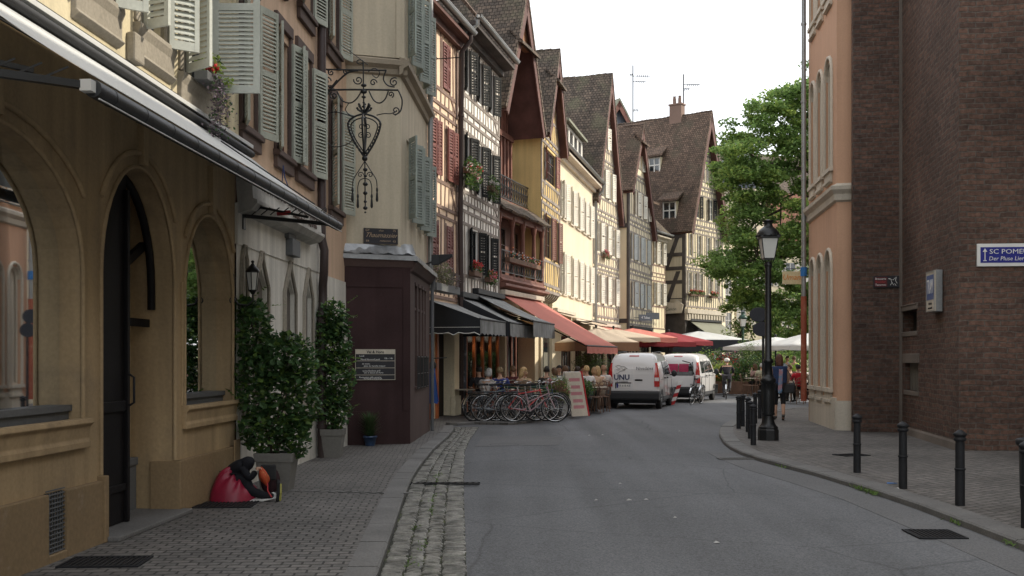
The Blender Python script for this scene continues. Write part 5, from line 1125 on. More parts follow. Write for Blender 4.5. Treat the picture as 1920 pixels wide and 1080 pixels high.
def roofdormer(par, Mx, u, y, z, w_, h_, rf, dp=2.6, nm='dormer'):
    mb = MB(Mx); mb.box(u,u+w_,y,y+dp,z,z+h_); d = mb.build(nm, M['creamp'], par)
    mb = MB(Mx); mb.ext([(u-.25,y-.3,z+h_),(u-.25,y+dp+1.2,z+h_+1.9),(u-.25,y+dp+1.2,z+h_+2.05),(u-.25,y-.3,z+h_+.15)], (w_+.5,0,0)); mb.build('dormer_roof', rf, d)
    mb = MB(Mx); 
    for x in (u+.02,u+w_/2-.04,u+w_-.10): mb.box(x,x+.08,y-.05,y,z+.05,z+h_)
    for q in (z,z+h_*.5-.03,z+h_-.09): mb.box(u+.02,u+w_-.02,y-.045,y-.003,q,q+.08)
    mb.build('dormer_window', M['wframe'], d); MB(Mx).box(u+.05,u+w_-.05,y-.02,y-.005,z+.08,z+h_-.05).build('pane', M['glass'], d)
roofdormer(t, ins(fs), fs.u(1256,-.25)-.5, .22, 10.75, 1.0, 1.2, M['tiled'], 1.6); roofdormer(t, ins(fs), fs.u(1228,-1.5)-.45, 1.45, 14.15, .9, 1.1, M['tiled'], 1.2)
mb = MB(); mb.box(Wc*.5-.28,Wc*.5+.28,1.6,2.5,17.3,18.9); mb.box(Wc*.5-.34,Wc*.5+.34,1.54,2.56,18.9,19.0); ch = mb.build('chimney', M['clay'], t)
mb = MB()
for y in (1.85,2.25): mb.lathe([(.12,0),(.12,.35),(.09,.5),(.13,.55)], 10, (Wc*.5,y,19.0))
mb.build('chimney_pot', M['clay'], ch)
mb = MB(); mb.box(-.15,Wc+.15,-.25,0,4.55,4.85); mb.box(-.1,Wc+.1,-.16,0,4.1,4.55); 
for k in range(14): mb.box(.1+k*.42,.28+k*.42,-.22,-.16,4.2,4.5)
mb.build('shop_cornice', M['pstone'], t)
for i, (a, b) in enumerate(((1288,1299),(1301,1313),(1326,1338))):
    u = (fc.u(a)+fc.u(b))/2; p = fc.pt(u, .25); flowerbox((p.x,p.y,5.85), fc.rz, 1.0, ['leftmost red geranium box under the white windows of the big corner house','middle red geranium box on the big corner house','right red geranium box on the big corner house'][i], 'window flower boxes', cols=(0,0,1,3), n=100, s=.06)
# hotel style hanging sign on the corner
p = fs.pt(w-1.0,.3); r = thing('ornate_shop_sign', 'white ornate scrolled shop sign hanging on the dark side of the corner house', 'hanging sign', (p.x,p.y,5.0), fs.rz)
mb = MB(); mb.ext([(-1.1,-.06,-.35),(-.9,-.06,-.5),(.9,-.06,-.45),(1.0,-.06,.1),(.5,-.06,.45),(.35,-.06,.2),(-.2,-.06,.3),(-.9,-.06,.05),(-1.2,-.06,-.1)], (0,.1,0)); mb.build('panel', M['pstone'], r, bevel=.02)
text('Au Canon', .30, M['green'], r, T(-.1,-.07,-.18) @ FRONT, font_shear=.2)
mb = MB(); mb.tube([(-1.1,0,.3),(0,0,.5),(1,0,.5)], .03, 6); mb.tube([(-.3,0,.5),(-.3,.4,.5)], .03, 6); mb.build('bracket', M['iron'], r)
# houses behind the row and beyond the square
def backhouse(P0, P1, label, m, tile, ze, rise, rows, n, D=9, sh=None):
    f = Fac(P0, P1); t = thing('background_house', label, 'house', f.loc(), f.rz); ws = []
    for a, b in rows:
        for k in range(n): u = f.W*(k+.5)/n; ws.append((u-.5,u+.5,a,b))
    body(t, f, ze, M[m], ws, D=D)
    for a,b,c,d in ws:
        window(t, a,b,c,d, M['wframe'], 2, 3, y=.08)
        if sh: shutters(t, a,b,c,d, 165, 165, M[sh], .14, y=-.05, wL=.45)
    eave_roof(t, f.W, ze, D, rise, .5, M[tile], M['pstone']); return f, t
backhouse((17.2,92), (40,97), 'cream house with grey shutters across the square behind the big tree', 'creamp', 'tiler', 11.6, 5.2, [(4.4,6.6),(7.9,10)], 11, sh='shutc')
backhouse((14.0,104), (36,110), 'pale tall house with slate roof rising behind the square', 'beige', 'tile', 17, 6, [(11,13),(14,16)], 8)
f, t = backhouse((15.35,82), (17.6,84.5), 'narrow cream house with red brick tile roof right behind the big corner house', 'creamp', 'tiler', 11.2, 4.5, [(3.4,5.2),(6,7.8),(8.5,10.2)], 2)
mb = MB(); mb.lathe([(2.2,0),(2.25,1.0),(2.0,2.0),(1.4,2.9),(.5,3.5),(.1,3.7)], 20, (3,3,16.4)); t = thing('slate_dome', 'rounded slate dome rising behind the red roofed house', 'dome roof', (17.2,92,0)); mb.build('dome', M['slate'], t); MB().lathe([(2.25,0),(2.25,16.4)], 20, (3,3,0), False).build('drum', M['beige'], t)
f = Fac((6.7,78), (9.3,79)); t = thing('background_house', 'blue grey boarded gable peeking over the narrow half-timbered house', 'house', f.loc(), f.rz)
g_ = (18.6,1.1,20.4,17.6); body(t, f, 21, M['slate'], [(.5,1.0,18.2,19.0)], g_, 6); gable_roof(t, f.W, g_, 6, .4, M['awno'], eave=.3); MB().box(.5,1,.1,.12,18.2,19).build('pane', M['glass'], t)
backhouse((-6,62), (5.5,66), 'low roofed rear house hidden behind the half-timbered row', 'beige', 'tiled', 12, 4, [(8,10)], 5)
# television aerials
def aerial(loc, h, label, arms):
    t = thing('television_aerial', label, 'aerial', loc); mb = MB(); mb.tube([(0,0,0),(0,0,h)], .05, 6); mb.build('mast', M['gframe'], t)
    mb = MB()
    for z, L, n in arms:
        s = 1 if L > 0 else -1; mb.tube([(0,0,z),(L,.2,z+.04)], .028, 5)
        for k in range(n): x = L*(.25+.7*k/n); mb.tube([(x,-.28,z),(x,.5,z)], .016, 4); mb.tube([(x,.1,z-.12),(x,.1,z+.12)], .016, 4)
    mb.build('antenna_arm', M['gframe'], t)
aerial((1188.5/2000*78-.48*78,78.6,18.5), 4.7, 'tall thin television aerial, the left of the two on the roofs', [(3.9,1.3,6),(3.5,1.0,5),(1.4,.5,3),(4.0,-.3,2)])
aerial((.1608*73.2,73.2,17.4), 3.7, 'shorter television aerial above the big corner roof, beside its chimney', [(3.0,1.2,6),(2.7,.5,3),(.8,-1.1,3)])
# ---------------------------------------------------------------- right side: apricot house and brick church
of = Fac((7.68,27.6), (7.23,23.75)); t = thing('apricot_house', 'apricot rendered house with pale stone corner and tall arched blind windows', 'building', of.loc(), of.rz)
W_ = of.W; zz = [(of.u(a), of.u(b)) for a, b in ((1521.5,1529.5),(1534.5,1543.5),(1549.5,1560.5))]
def tall(mb, a, b, z0, z1): mb.append((a, b, z0, z1))
lo = [(a,b,.92,4.02) for a,b in zz]; md = [(a,b,5.95,8.45) for a,b in zz]; hi = [(a,b,10.0,12.6) for a,b in zz]
mb = MB(); cells(mb, W_, .0, 16, [(a,b,c,d) for a,b,c,d in lo+md+hi], dep=.16)
mb.quad((W_,0,0),(W_+.0,0,16),(W_+.0,.0,16),(W_,0,0))
ch_ = Matrix.Rotation(-of.rz, 4, 'Z') @ Matrix.Translation((-of.P0.x,-of.P0.y,0))
def L_(x, y, z): return tuple(ch_ @ Vector((x,y,z)))
C1 = (7.23,23.75); C2 = (8.9,23.4); mb.quad(L_(*C1,0), L_(*C2,0), L_(*C2,16), L_(*C1,16)); mb.quad(L_(7.68,27.6,0), L_(7.68,27.6,16), L_(20,29.5,16), L_(20,29.5,0)); mb.quad(L_(*C1,16), L_(*C2,16), L_(20,29.5,16), L_(7.68,27.6,16)); mb.build('wall', M['orange'], t)
for a,b,c,d in lo+md+hi:
    mb = MB(); m_ = (a+b)/2; r_ = (b-a)/2
    pts = [(a-.07,c)]+[(a-.07,d-r_)]+[(m_-(r_+.07)*math.cos(math.pi*k/8), d-r_+(r_+.10)*math.sin(math.pi*k/8)) for k in range(1,8)]+[(b+.07,d-r_),(b+.07,c)]
    mb.tube([(p[0],-.02,p[1]) for p in pts], .045, 6); pts2 = [(m_+(p[0]-m_)*.62, p[1]-.12) for p in pts]; mb.tube([(p[0],.05,max(p[1],c)) for p in pts2], .03, 5)
    mb.ext([(a,-.0,d-r_)]+[(m_-r_*math.cos(math.pi*k/8),-.0,d-r_+r_*math.sin(math.pi*k/8)) for k in range(1,8)]+[(b,0,d-r_),(b,0,d),(a,0,d)], (0,.1,0))
    mb.box(a-.12,b+.12,-.09,0,c-.09,c); mb.box(a-.02,b+.02,-.05,0,c-.34,c-.09); mb.box(a-.05,b+.05,-.08,-.05,c-.32,c-.26)
    mb.build('window_surround', M['pstone'], t)
    window(t, a,b,c,d, M['pstone'], 1, 1, y=.10, gm=M['pstone'], fr=.05)
mb = MB(); u0 = zz[0][0]-.22; mb.box(.35,W_-.0,-.04,0,.0,.72); mb.build('plinth', M['pstone'], t)
mb = MB(); q = lambda x, y, z: L_(x, y, z)
n1 = Vector((of.n.x, of.n.y)); prof = [(.0,5.08),(.06,5.12),(.08,5.25),(.16,5.34),(.17,5.42),(.05,5.47),(0,5.5)]
for (o1,z1),(o2,z2) in zip(prof, prof[1:]):
    A = of.pt(0,o1); B = of.pt(0,o2); C = Vector(C1)+Vector((-1,-.85))*o1; D = Vector(C1)+Vector((-1,-.85))*o2; E = Vector(C2)+Vector((-.2,-1))*o1; G = Vector(C2)+Vector((-.2,-1))*o2
    mb.quad(q(*A,z1),q(*C,z1),q(*D,z2),q(*B,z2)); mb.quad(q(*C,z1),q(*E,z1),q(*G,z2),q(*D,z2))
mb.build('string_course', M['pstone'], t)
mb = MB(); o_ = .035; A = Vector(C1); mb.add([q(A.x-.02,A.y-.035,0),q(C2[0],C2[1]-.035,0),q(C2[0],C2[1]-.035,.66),q(A.x-.02,A.y-.035,.66)], [(0,1,2,3)]); mb.build('corner_plinth', M['pstone'], t)
mb = MB(); mb.tube([(.08,-.14,16),(.08,-.14,3.2)], .06, 10)
for z in (4.2,6.2,8.2,10.2): mb.tube([(.08,-.14,z),(.08,-.14,z+.06)], .075, 10)
mb.build('downpipe', M['zinc'], t); mb = MB(); mb.tube([(.08,-.14,.5),(.08,-.14,3.2)], .075, 10); mb.build('lower_downpipe', mat('rusty red pipe', (.34,.09,.05), .6, c2=(.42,.20,.13), c2s=3, c2t=.6), t); MB().tube([(.08,-.14,3.72),(.08,-.14,3.95)], .085, 10).build('blue_tape', mat('blue tape', (.03,.16,.42), .5), t)
# unseen block added behind the apricot house to shade the road and lower facades
t = thing('rear_shade_block', 'unseen tall pale block added behind the apricot house to cast shade', 'building', (12.6,30,0)); MB().box(0,12,0,11,0,15.5).build('wall', M['beige'], t); MB().ext([(0,-.3,15.5),(0,11.3,15.5),(0,5.5,16.4)], (12,0,0)).build('roof', M['tiled'], t)
# church
CH = [(7.42,23.2),(8.42,23.05),(7.75,18.5),(14,17.9),(40,17),(40,34),(12,23.38)]
CH = [(7.42,23.2),(8.42,23.05),(7.75,18.5),(16,17.7),(16,40),(9.2,40),(9.2,23.38),(7.44,23.4)]
CH = [(7.42,23.2),(8.42,23.05),(7.75,18.5),(30,16.5),(30,23.3),(7.44,23.38)]
t = thing('brick_church', 'dark brown brick church corner with buttresses on the right', 'church', (0,0,0))
wf = Fac((8.42,23.05), (7.75,18.5)); n1_ = (wf.u(1691), wf.u(1719), 2.16, 2.60); n2_ = (wf.u(1697), wf.u(1722), .93, 1.5)
mb = MB()
mb.quad((7.42,23.2,0),(8.42,23.05,0),(8.42,23.05,24),(7.42,23.2,24)); mb.quad((7.42,23.2,0),(7.42,23.2,24),(7.44,23.38,24),(7.44,23.38,0))
mb.M = Matrix.Translation((8.42,23.05,0)) @ Matrix.Rotation(wf.rz, 4, 'Z'); cells(mb, wf.W, 0, 24, [n1_, n2_], dep=.28); mb.M = Matrix()
mb.quad((7.75,18.5,0),(30,16.5,0),(30,16.5,24),(7.75,18.5,24)); mb.quad((7.44,23.38,0),(7.44,23.38,24),(30,23.3,24),(30,23.3,0)); mb.quad((30,16.5,0),(30,23.3,0),(30,23.3,24),(30,16.5,24))
mb.add([(x,y,24) for x,y in CH], [(0,1,2,3,4,5)]); mb.build('wall', M['church'], t)
mb = MB(); mb.M = Matrix.Translation((8.42,23.05,0)) @ Matrix.Rotation(wf.rz, 4, 'Z')
for nn, zl in ((n1_, .10), (n2_, .20)): mb.box(nn[0]-.12,nn[1]+.10,-.03,.10,nn[3],nn[3]+zl); mb.box(nn[0]-.06,nn[1]+.06,-.02,.10,nn[2]-.10,nn[2])
mb.box(n1_[0]-.0,n1_[1]+.1,-.045,.02,n1_[3]+.1,n1_[3]+.13)
mb.build('niche_stone', M['churchs'], t, bevel=.012)
mb = MB(); mb.M = Matrix.Translation((8.42,23.05,0)) @ Matrix.Rotation(wf.rz, 4, 'Z'); mb.box(*n1_[:2], .24,.28,*n1_[2:])
mb.build('niche_back', M['dark'], t)
mb = MB(); mb.M = Matrix.Translation((8.42,23.05,0)) @ Matrix.Rotation(wf.rz, 4, 'Z'); k = (n2_[1]-n2_[0])/5
for i in range(5): mb.box(n2_[0]+k*i,n2_[0]+k*(i+.85),.10,.14,n2_[2],n2_[3])
mb.box(*n2_[:2],.14,.16,*n2_[2:]); mb.build('niche_boards', mat('weathered boards', (.13,.12,.10), .85, streak=.2), t)
mb = MB(); mb.M = Matrix.Translation((8.42,23.05,0)) @ Matrix.Rotation(wf.rz, 4, 'Z'); mb.ext([(.0,0,0),(0,-.05,0),(0,-.03,.12),(0,0,.16)], (wf.W,0,0)); mb.build('foot_mortar', M['churchs'], t)
mb = MB(); mb.box(8.36,8.42,22.98,23.04,0,24); mb.build('corner_seam', M['churchs'], t)
# unseen building added right of the view to keep the near street in shade
t = thing('side_shade_block', 'unseen tall beige building added beside the viewer to shade the near street', 'building', (11.5,-24.8,0)); sf_ = Fac((0,41),(0,0)); mb = MB(Matrix.Translation((0,41,0)) @ Matrix.Rotation(sf_.rz,4,'Z')); wn = [(1.5+k*2.6,2.7+k*2.6,z,z+1.9) for k in range(15) for z in (1.0,4.4,7.6,10.8)]
cells(mb, 41, 0, 14, wn, dep=.2); mb.M = Matrix(); mb.quad((0,41,0),(14,41,0),(14,41,14),(0,41,14)); mb.quad((0,0,0),(0,0,14),(14,0,14),(14,0,0)); mb.quad((14,0,0),(14,0,14),(14,41,14),(14,41,0)); mb.build('wall', M['beige'], t); MB().ext([(-.5,-.3,14),(14.5,-.3,14),(7,-.3,18.5)], (0,41.6,0)).build('roof', M['tiled'], t)
mb = MB(Matrix.Translation((0,41,0)) @ Matrix.Rotation(sf_.rz,4,'Z'))
for a,b,c,d in wn: mb.box(a,b,.15,.18,c,d)
mb.build('panes', M['glass'], t)
# signs on the church
cf = Fac((7.75,18.5), (30,16.5)); u0 = cf.u(1832,.04)
r, w = board('street_sign', 'long blue enamel street name sign with white lettering and arrow on the brick church', 'street sign', cf, u0, u0+1.5, 3.19, 3.58, .01, M['wht'], None, .035)
MB().box(.055,w-.055,-.041,-.034,3.25,3.52).build('blue_field', M['blu'], r)
MB().box(.12,.135,-.046,-.04,3.28,3.46).ext([(.09,-.046,3.44),(.165,-.046,3.44),(.128,-.046,3.50)], (0,.006,0)).box(.10,.155,-.046,-.04,3.28,3.295).build('arrow', M['wht'], r)
text('SC POMEURS', .115, M['wht'], r, T(.20,-.043,3.44) @ FRONT, align='LEFT', th=.002, sx=1.2); text('Der Pluse Lierenaiss', .10, M['wht'], r, T(.19,-.043,3.32) @ FRONT, align='LEFT', th=.002, font_shear=.15)
u0, u1 = wf.u(1748,.05), wf.u(1768,.05)
r, w = board('tram_sign', 'tall blue and white illuminated box sign on the turned brick wall', 'sign', wf, u0, u0+.62, 2.47, 3.22, .13, M['pstone'], M['zinc'], .03, .02)
MB().box(0,w,0,.12,2.46,3.23).build('housing', M['zinc'], r, bevel=.01); MB().box(.05,w-.05,-.034,-.03,2.69,3.15).build('blue_field', mat('faded blue', (.05,.10,.26), .5), r)
text('TRAM', .40, M['wht'], r, T(w/2,-.036,2.92) @ FRONT @ Matrix.Diagonal((.42,.95,1,1)), th=.002); text('Ville info', .07, M['blk'], r, T(w/2,-.033,2.62) @ FRONT, th=.002); text('acces nord', .07, M['blk'], r, T(w/2,-.033,2.54) @ FRONT, th=.002)
cf2 = Fac((7.42,23.2), (8.42,23.05)); u0 = cf2.u(1638,.04); u1 = cf2.u(1687,.04)
r, w = board('small_plaque', 'small black and maroon plaque with cyclist emblem on the far brick buttress', 'plaque', cf2, u0, u1, 3.13, 3.38, .01, M['blk'], None, .03)
MB().box(.02,w*.52,-.035,-.031,3.15,3.36).build('maroon_field', mat('maroon enamel', (.10,.014,.016), .5), r); text('Brasserie', .062, M['wht'], r, T(w*.27,-.037,3.32) @ FRONT, th=.002); text('Bouclier', .062, M['red'], r, T(w*.27,-.037,3.255) @ FRONT, th=.002); text('Tavernes', .062, M['wht'], r, T(w*.27,-.037,3.19) @ FRONT, th=.002)
mb = MB(); mb.ball((w*.62,-.034,3.32),(.012,.004,.012),8,4)
for a, b in (((.56,3.325),(.72,3.30)),((.66,3.30),(.70,3.24)),((.70,3.24),(.64,3.18)),((.70,3.24),(.78,3.18)),((.74,3.29),(.82,3.34)),((.86,3.36),(.84,3.28)),((.84,3.28),(.9,3.22)),((.8,3.22),(.86,3.17))): mb.bar((w*a[0],-.035,a[1]),(w*b[0],-.035,b[1]),.010,.008)
mb.build('emblem', M['wht'], r)
# yellow hanging sign on the apricot house
p = Vector((1487/2000*28.2-.48*28.2, 28.2)); r = thing('hanging_shop_sign', 'pale yellow hanging sign with orange lettering beside the zinc drainpipe', 'hanging sign', (p.x,p.y,0))
MB().box(-.28,.28,-.02,.02,3.56,3.90).build('panel', mat('yellow sign board', (.66,.57,.34), .6), r, bevel=.01); text('Umami', .20, M['orl'], r, T(0,-.024,3.74) @ FRONT, th=.003, font_shear=.2)
mb = MB(); mb.tube([(-.26,0,3.97),(.42,0,3.97)], .012, 6); mb.tube([(.22,0,3.9),(.22,0,3.97)], .008, 5); mb.tube([(-.22,0,3.9),(-.22,0,3.97)], .008, 5); mb.build('bracket', M['iron'], r)
# street lamp
SLX, SLY = 5.02, 20.9
def lamp_post(loc, label, h, green=False):
    m = M['green'] if green else M['iron']; t = thing('street_lamp', label, 'street lamp', loc); s = h/4.34
    mb = MB(); mb.lathe([(.205,0),(.205,.20),(.19,.22),(.19,.26),(.17,.28),(.15,.30)], 8, (0,0,0), False); mb.lathe([(.165,.28),(.135,.32),(.115,.40),(.105,.48),(.125,.50),(.125,.54)], 16); mb.build('base', m, t, bevel=.006)
    mb = MB(); mb.lathe([(.115,.54),(.125,.70),(.13,.95),(.125,1.12),(.15,1.14),(.15,1.20),(.12,1.22),(.09,1.28)], 16); 
    for k in range(12): a = k*.5236; mb.tube([(.118*math.cos(a),.118*math.sin(a),.56),(.132*math.cos(a),.132*math.sin(a),1.1)], .009, 5)
    mb.lathe([(.085,1.28),(.07,1.5),(.10,1.52),(.10,1.57),(.066,1.60),(.058,3.1*s),(.062,3.40*s)], 14)
    mb.lathe([(.07,3.40*s),(.085,3.43*s),(.05,3.47*s),(.05,3.50*s)], 12); mb.build('column', m, t)
    mb = MB()
    for k in range(4): a = math.pi/4+k*math.pi/2; mb.tube([(0.03*math.cos(a),.03*math.sin(a),3.44*s),(.10*math.cos(a),.10*math.sin(a),3.47*s),(.14*math.cos(a),.14*math.sin(a),3.56*s)], .010, 6)
    mb.build('fork', m, t)
    ln = thing('lantern', None, None, (0,0,3.55*s)); ln.parent = t
    mb = MB(); mb.lathe([(.14,.0),(.222,.40)], 4, (0,0,0), False); mb.build('glass', M['frost'], ln)
    mb = MB()
    for k in range(4): a = 2*math.pi*(k+.5)/4; mb.tube([(.143*math.cos(a),.143*math.sin(a),0),(.228*math.cos(a),.228*math.sin(a),.40)], .010, 6)
    mb.lathe([(.15,-.02),(.15,.012)], 4, (0,0,0), False); mb.build('cage', m, ln)
    mb = MB(); mb.lathe([(.235,.39),(.26,.40),(.26,.43),(.235,.45)], 4, (0,0,0), False); mb.lathe([(.225,.44),(.215,.50),(.17,.57),(.12,.61),(.085,.64),(.075,.70),(.10,.73),(.11,.75),(.05,.76),(.02,.77)], 20)
    for k in range(12): a = k*.5236; mb.ball((.235*math.cos(a),.235*math.sin(a),.45), (.018,.018,.02), 5, 3)
    mb.build('cap', m, ln); return t
lamp_post((SLX,SLY,0), 'black cast iron street lamp with frosted lantern standing on the right pavement', 4.34)
lamp_post((1393/2000*56-.48*56,56,0), 'small green street lamp far off before the terrace plants', 4.0, True)
# round road signs seen from behind
p = (1433/2000*24-.48*24, 24.4); t = thing('road_sign', 'two round grey road signs seen from behind, one above the other behind the street lamp', 'road sign', (p[0],p[1],0))
mb = MB(); mb.tube([(.07,0,0),(.07,0,2.75)], .03, 8); mb.build('post', M['plas'], t)
for x, z, r_ in ((-.04,2.60,.21),(.03,2.27,.21)):
    mb = MB(); mb.M = T(x,-.04,z) @ Matrix.Rotation(R(90),4,'X') @ Matrix.Diagonal((1.0,.8,1,1)); mb.lathe([(r_,-.01),(r_,.01),(r_-.01,.012)], 28); mb.build('sign_disc', mat('sign back grey', (.035,.037,.045), .6), t)
# bollards
t0 = thing('bollard', 'black iron bollard nearest the street lamp end of the near row, farthest left of the four', 'bollard', (1607/2000*14.95-.48*14.95,14.95,0), 0, 'bollards along the right kerb')
mb = MB(); mb.lathe([(.051,0),(.051,.385)], 18); mb.lathe([(.051,.385),(.059,.39),(.059,.405),(.050,.41)], 18); mb.lathe([(.0495,.41),(.0475,.72)], 18); mb.build('post', M['ironb'], t0)
mb = MB(); mb.lathe([(.050,.70),(.066,.71),(.066,.735),(.055,.74),(.055,.75),(.072,.765),(.074,.78),(.05,.80),(.015,.825)], 18); mb.build('cap', M['ironb'], t0)
GB = 'bollards along the right kerb'
t0['label'] = 'tall black bollard standing before the apricot house corner, first of the near row'
for px, Y, lb in ((1693,13.1,'black bollard with litter at its foot before the turned brick wall'),(1800,11.6,'black bollard under the corner of the brick church, nearest whole one'),(1925,10.06,'black bollard cut by the right edge of the picture')): dup(t0, ((px-960)/2000*Y,Y,0), random.random()*6, lb)
for px, Y, lb in ((1412.5,19.7,'thick black bollard in front of its cluster, left of the street lamp'),(1407,21.3,'bollard half hidden right behind the thickest one'),(1385,24.3,'leftmost bollard of the far cluster at the kerb bend'),(1392.5,25.1,'second bollard from the left at the kerb bend'),(1402.5,23.2,'bollard showing behind the left shoulder of the thickest one'),(1416,26.3,'bollard peeking between the thick one and the farther pair'),(1424.5,28.4,'slim far bollard just left of the lamp column'),(1433,29.1,'farthest bollard touching the lamp column')): dup(t0, ((px-960)/2000*Y,Y,0), random.random()*6, lb, scale=(1,1,.92))
mb = MB(); mb.lathe([(.062,.79),(.078,.80),(.078,.825),(.06,.84)], 14); o = mb.build('fallen_leaf_cap', M['pstone'], None); bpy.data.objects.remove(o)
# litter bin at the right edge
t = thing('litter_bin', 'dark ribbed litter bin cut by the right edge of the picture', 'litter bin', (5.28,10.65,0))
mb = MB(); mb.lathe([(.16,.12),(.19,.2),(.20,.7),(.19,.74)], 20); mb.build('body', M['plas'], t); MB().lathe([(.21,.72),(.23,.74),(.23,.79),(.20,.80)], 20).build('rim', M['ironb'], t); MB().tube([(0,0,0),(0,0,.15)], .06, 10).build('foot', M['ironb'], t)
# ---------------------------------------------------------------- awnings over the terraces
def awning(f, u0, u1, zw, pj, zf, m, label, val=.22, cheek=None, off=.05, bar='plas', box=True, scal=0, name='terrace_awning', valm=None):
    t = thing(name, label, 'awning', f.loc(), f.rz); L = u1-u0
    mb = MB(); n = max(4, int(L/.35)); mb.grid(lambda i, j: (u0+L*i, -off-(pj-off)*j, zw+(zf-zw)*j-.05*math.sin(math.pi*j)-.012*math.sin(i*n*math.pi)**2*j), n*2, 6); mb.build('canopy', M[m], t, solid=.006)
    if val:
        mb = MB(); K = n*4
        def lo(i): return zf-val+(.05*abs(math.sin(i*n*math.pi)) if scal else .01*math.sin(i*40))
        mb.add([(u0+L*k/K, -pj-.01, zf) for k in range(K+1)]+[(u0+L*k/K, -pj-.02+.01*math.sin(k), lo(k/K)) for k in range(K+1)], [(k,k+1,K+2+k,K+1+k) for k in range(K)]); mb.build('valance', M[valm or m], t, solid=.005)
    if cheek:
        mb = MB(); K = 10; sc_ = [(u0, -off-(pj-off)*k/K, zf-val+(.07*abs(math.sin(k/K*math.pi*4)) if scal else 0)) for k in range(K+1)]
        mb.add([(u0,-off,zw)]+sc_+[(u0,-pj,zf)], [tuple(range(K+3))]); mb.build('cheek', M[cheek], t, solid=.006)
        if scal: mb = MB(); mb.tube([(p[0]-.008,p[1],p[2]) for p in sc_], .012, 5); mb.tube([(u0-.008,-off,zf-val+.2),(u0-.008,-pj,zf-val+.2)], .006, 5); mb.build('trim', M['wht'], t)
    mb = MB(); mb.tube([(u0,-pj,zf-.01),(u1,-pj,zf-.01)], .03, 8)
    for u in (u0+.15, u1-.15): mb.tube([(u,-off,zw-.35),(u+(.35 if u < (u0+u1)/2 else -.35),-pj*.5,(zw+zf)/2-.22),(u,-pj+.03,zf-.03)], .022, 6)
    mb.build('folding_arms', M[bar], t)
    if box: MB().box(u0-.05,u1+.05,-.20,0,zw+.0,zw+.16).build('cassette', M['pstone'] if m in ('awnc','awnr') else M['plas'], t, bevel=.015)
    return t
fs_ = Fac(LN(24.5), LN(30.45))
awning(fs_, fs_.W-2.95, fs_.W-.2, 3.12, 1.45, 2.62, 'awng', 'black scalloped awning with closed cheek over the restaurant doorway', .42, 'awnk', scal=1, box=False)
awning(FBW, -.1, 3.2, 3.35, 1.55, 2.62, 'awng', 'weathered grey awning over the orange restaurant front', .40, 'awnk')
awning(FBW, 1.6, 4.9, 3.55, 1.85, 2.72, 'awng', 'second grey awning farther along, overlapping the first', .48, None)
awning(FLG, .1, 4.6, 3.72, 2.95, 2.02, 'awnr', 'long faded red awning sloping down over the terrace of the gallery house', .26, None)
awning(FPY, .2, 4.6, 3.55, 1.6, 3.15, 'awnc', 'thin cream awning high on the pale yellow house', .12, None)
awning(FPY, 4.8, 10.2, 3.35, 2.9, 2.55, 'awnc', 'broad cream awning over the far end of the pale yellow house', .22, None)
awning(f1, .2, 5.2, 3.3, 2.3, 2.5, 'awnr', 'faded red awning on the cream half-timbered gable house', .22, None)
awning(f2, .3, 5.6, 3.3, 2.2, 2.55, 'awno', 'olive grey awning with pale edge on the narrow half-timbered house', .25, None)
awning(fc, .5, 5.2, 4.05, 2.6, 2.45, 'awno', 'large olive grey awning sloping from the big corner house', .2, None)
def parasol(loc, hw, ze, zt, m, label, val=.28, rz=0, vm=None, group=None, base=True):
    t = thing('parasol', label, 'parasol', (loc[0],loc[1],0), rz, group)
    mb = MB()
    def fn(i, j):                                        # square canopy, creased at ribs
        a = i*2*math.pi; c_, s_ = math.cos(a), math.sin(a); k = 1/max(abs(c_),abs(s_)); r = hw*k*j
        return (r*c_, r*s_, zt+(ze-zt)*j**1.12-.04*math.sin(j*3.14)*abs(math.sin(a*4)))
    mb.grid(fn, 32, 6); mb.build('canopy', M[m], t, solid=.006)
    mb = MB(); K = 32; c = [(hw*math.cos(2*math.pi*k/K)/max(abs(math.cos(2*math.pi*k/K)),abs(math.sin(2*math.pi*k/K))), hw*math.sin(2*math.pi*k/K)/max(abs(math.cos(2*math.pi*k/K)),abs(math.sin(2*math.pi*k/K)))) for k in range(K)]
    mb.add([(x,y,ze) for x,y in c]+[(x*1.005,y*1.005,ze-val-.02*math.sin(k*1.9)) for k,(x,y) in enumerate(c)], [(k,(k+1)%K,K+(k+1)%K,K+k) for k in range(K)]); mb.build('valance', M[vm or m], t, solid=.005)
    mb = MB(); mb.tube([(0,0,.05),(0,0,zt+.06)], .035, 8); mb.ball((0,0,zt+.08), .06, 8, 5); mb.build('pole', M['plas'], t)
    mb = MB()
    for k in range(8):
        a = k*math.pi/4; q = 1/max(abs(math.cos(a)),abs(math.sin(a))); mb.tube([(0,0,zt-.1),(hw*q*math.cos(a),hw*q*math.sin(a),ze-.03)], .014, 4)
    mb.build('ribs', M['bwood'], t); MB().box(-.35,.35,-.35,.35,0,.08).build('base', M['gframe'], t, bevel=.01); return t
parasol((10.6,60.5), 2.15, 2.62, 3.15, 'awnw', 'big square parasol with white top and deep black valance before the corner house', .66, R(8), 'awnk')
parasol((13.0,46.5), 1.75, 2.12, 2.72, 'awnw', 'white square parasol on the right terrace, the near one', .16, R(10), None, 'white parasols on the right terrace')
parasol((12.6,51.0), 1.75, 2.15, 2.62, 'awnw', 'white square parasol on the right terrace, behind the near one', .16, R(30), None, 'white parasols on the right terrace')
parasol((4.3,45.2), 1.5, 2.45, 2.85, 'awnc', 'cream square parasol with dark pole behind the white van', .16, R(15))
parasol((3.2,40.6), 1.25, 2.20, 2.75, 'awnc', 'cream parasol with brown valance under the red awning', .32, R(15), 'awnd')
parasol((6.6,50.5), 1.6, 2.35, 2.85, 'awnx', 'crimson parasol behind the vans, nearer one', .2, R(12), None, 'crimson parasols')
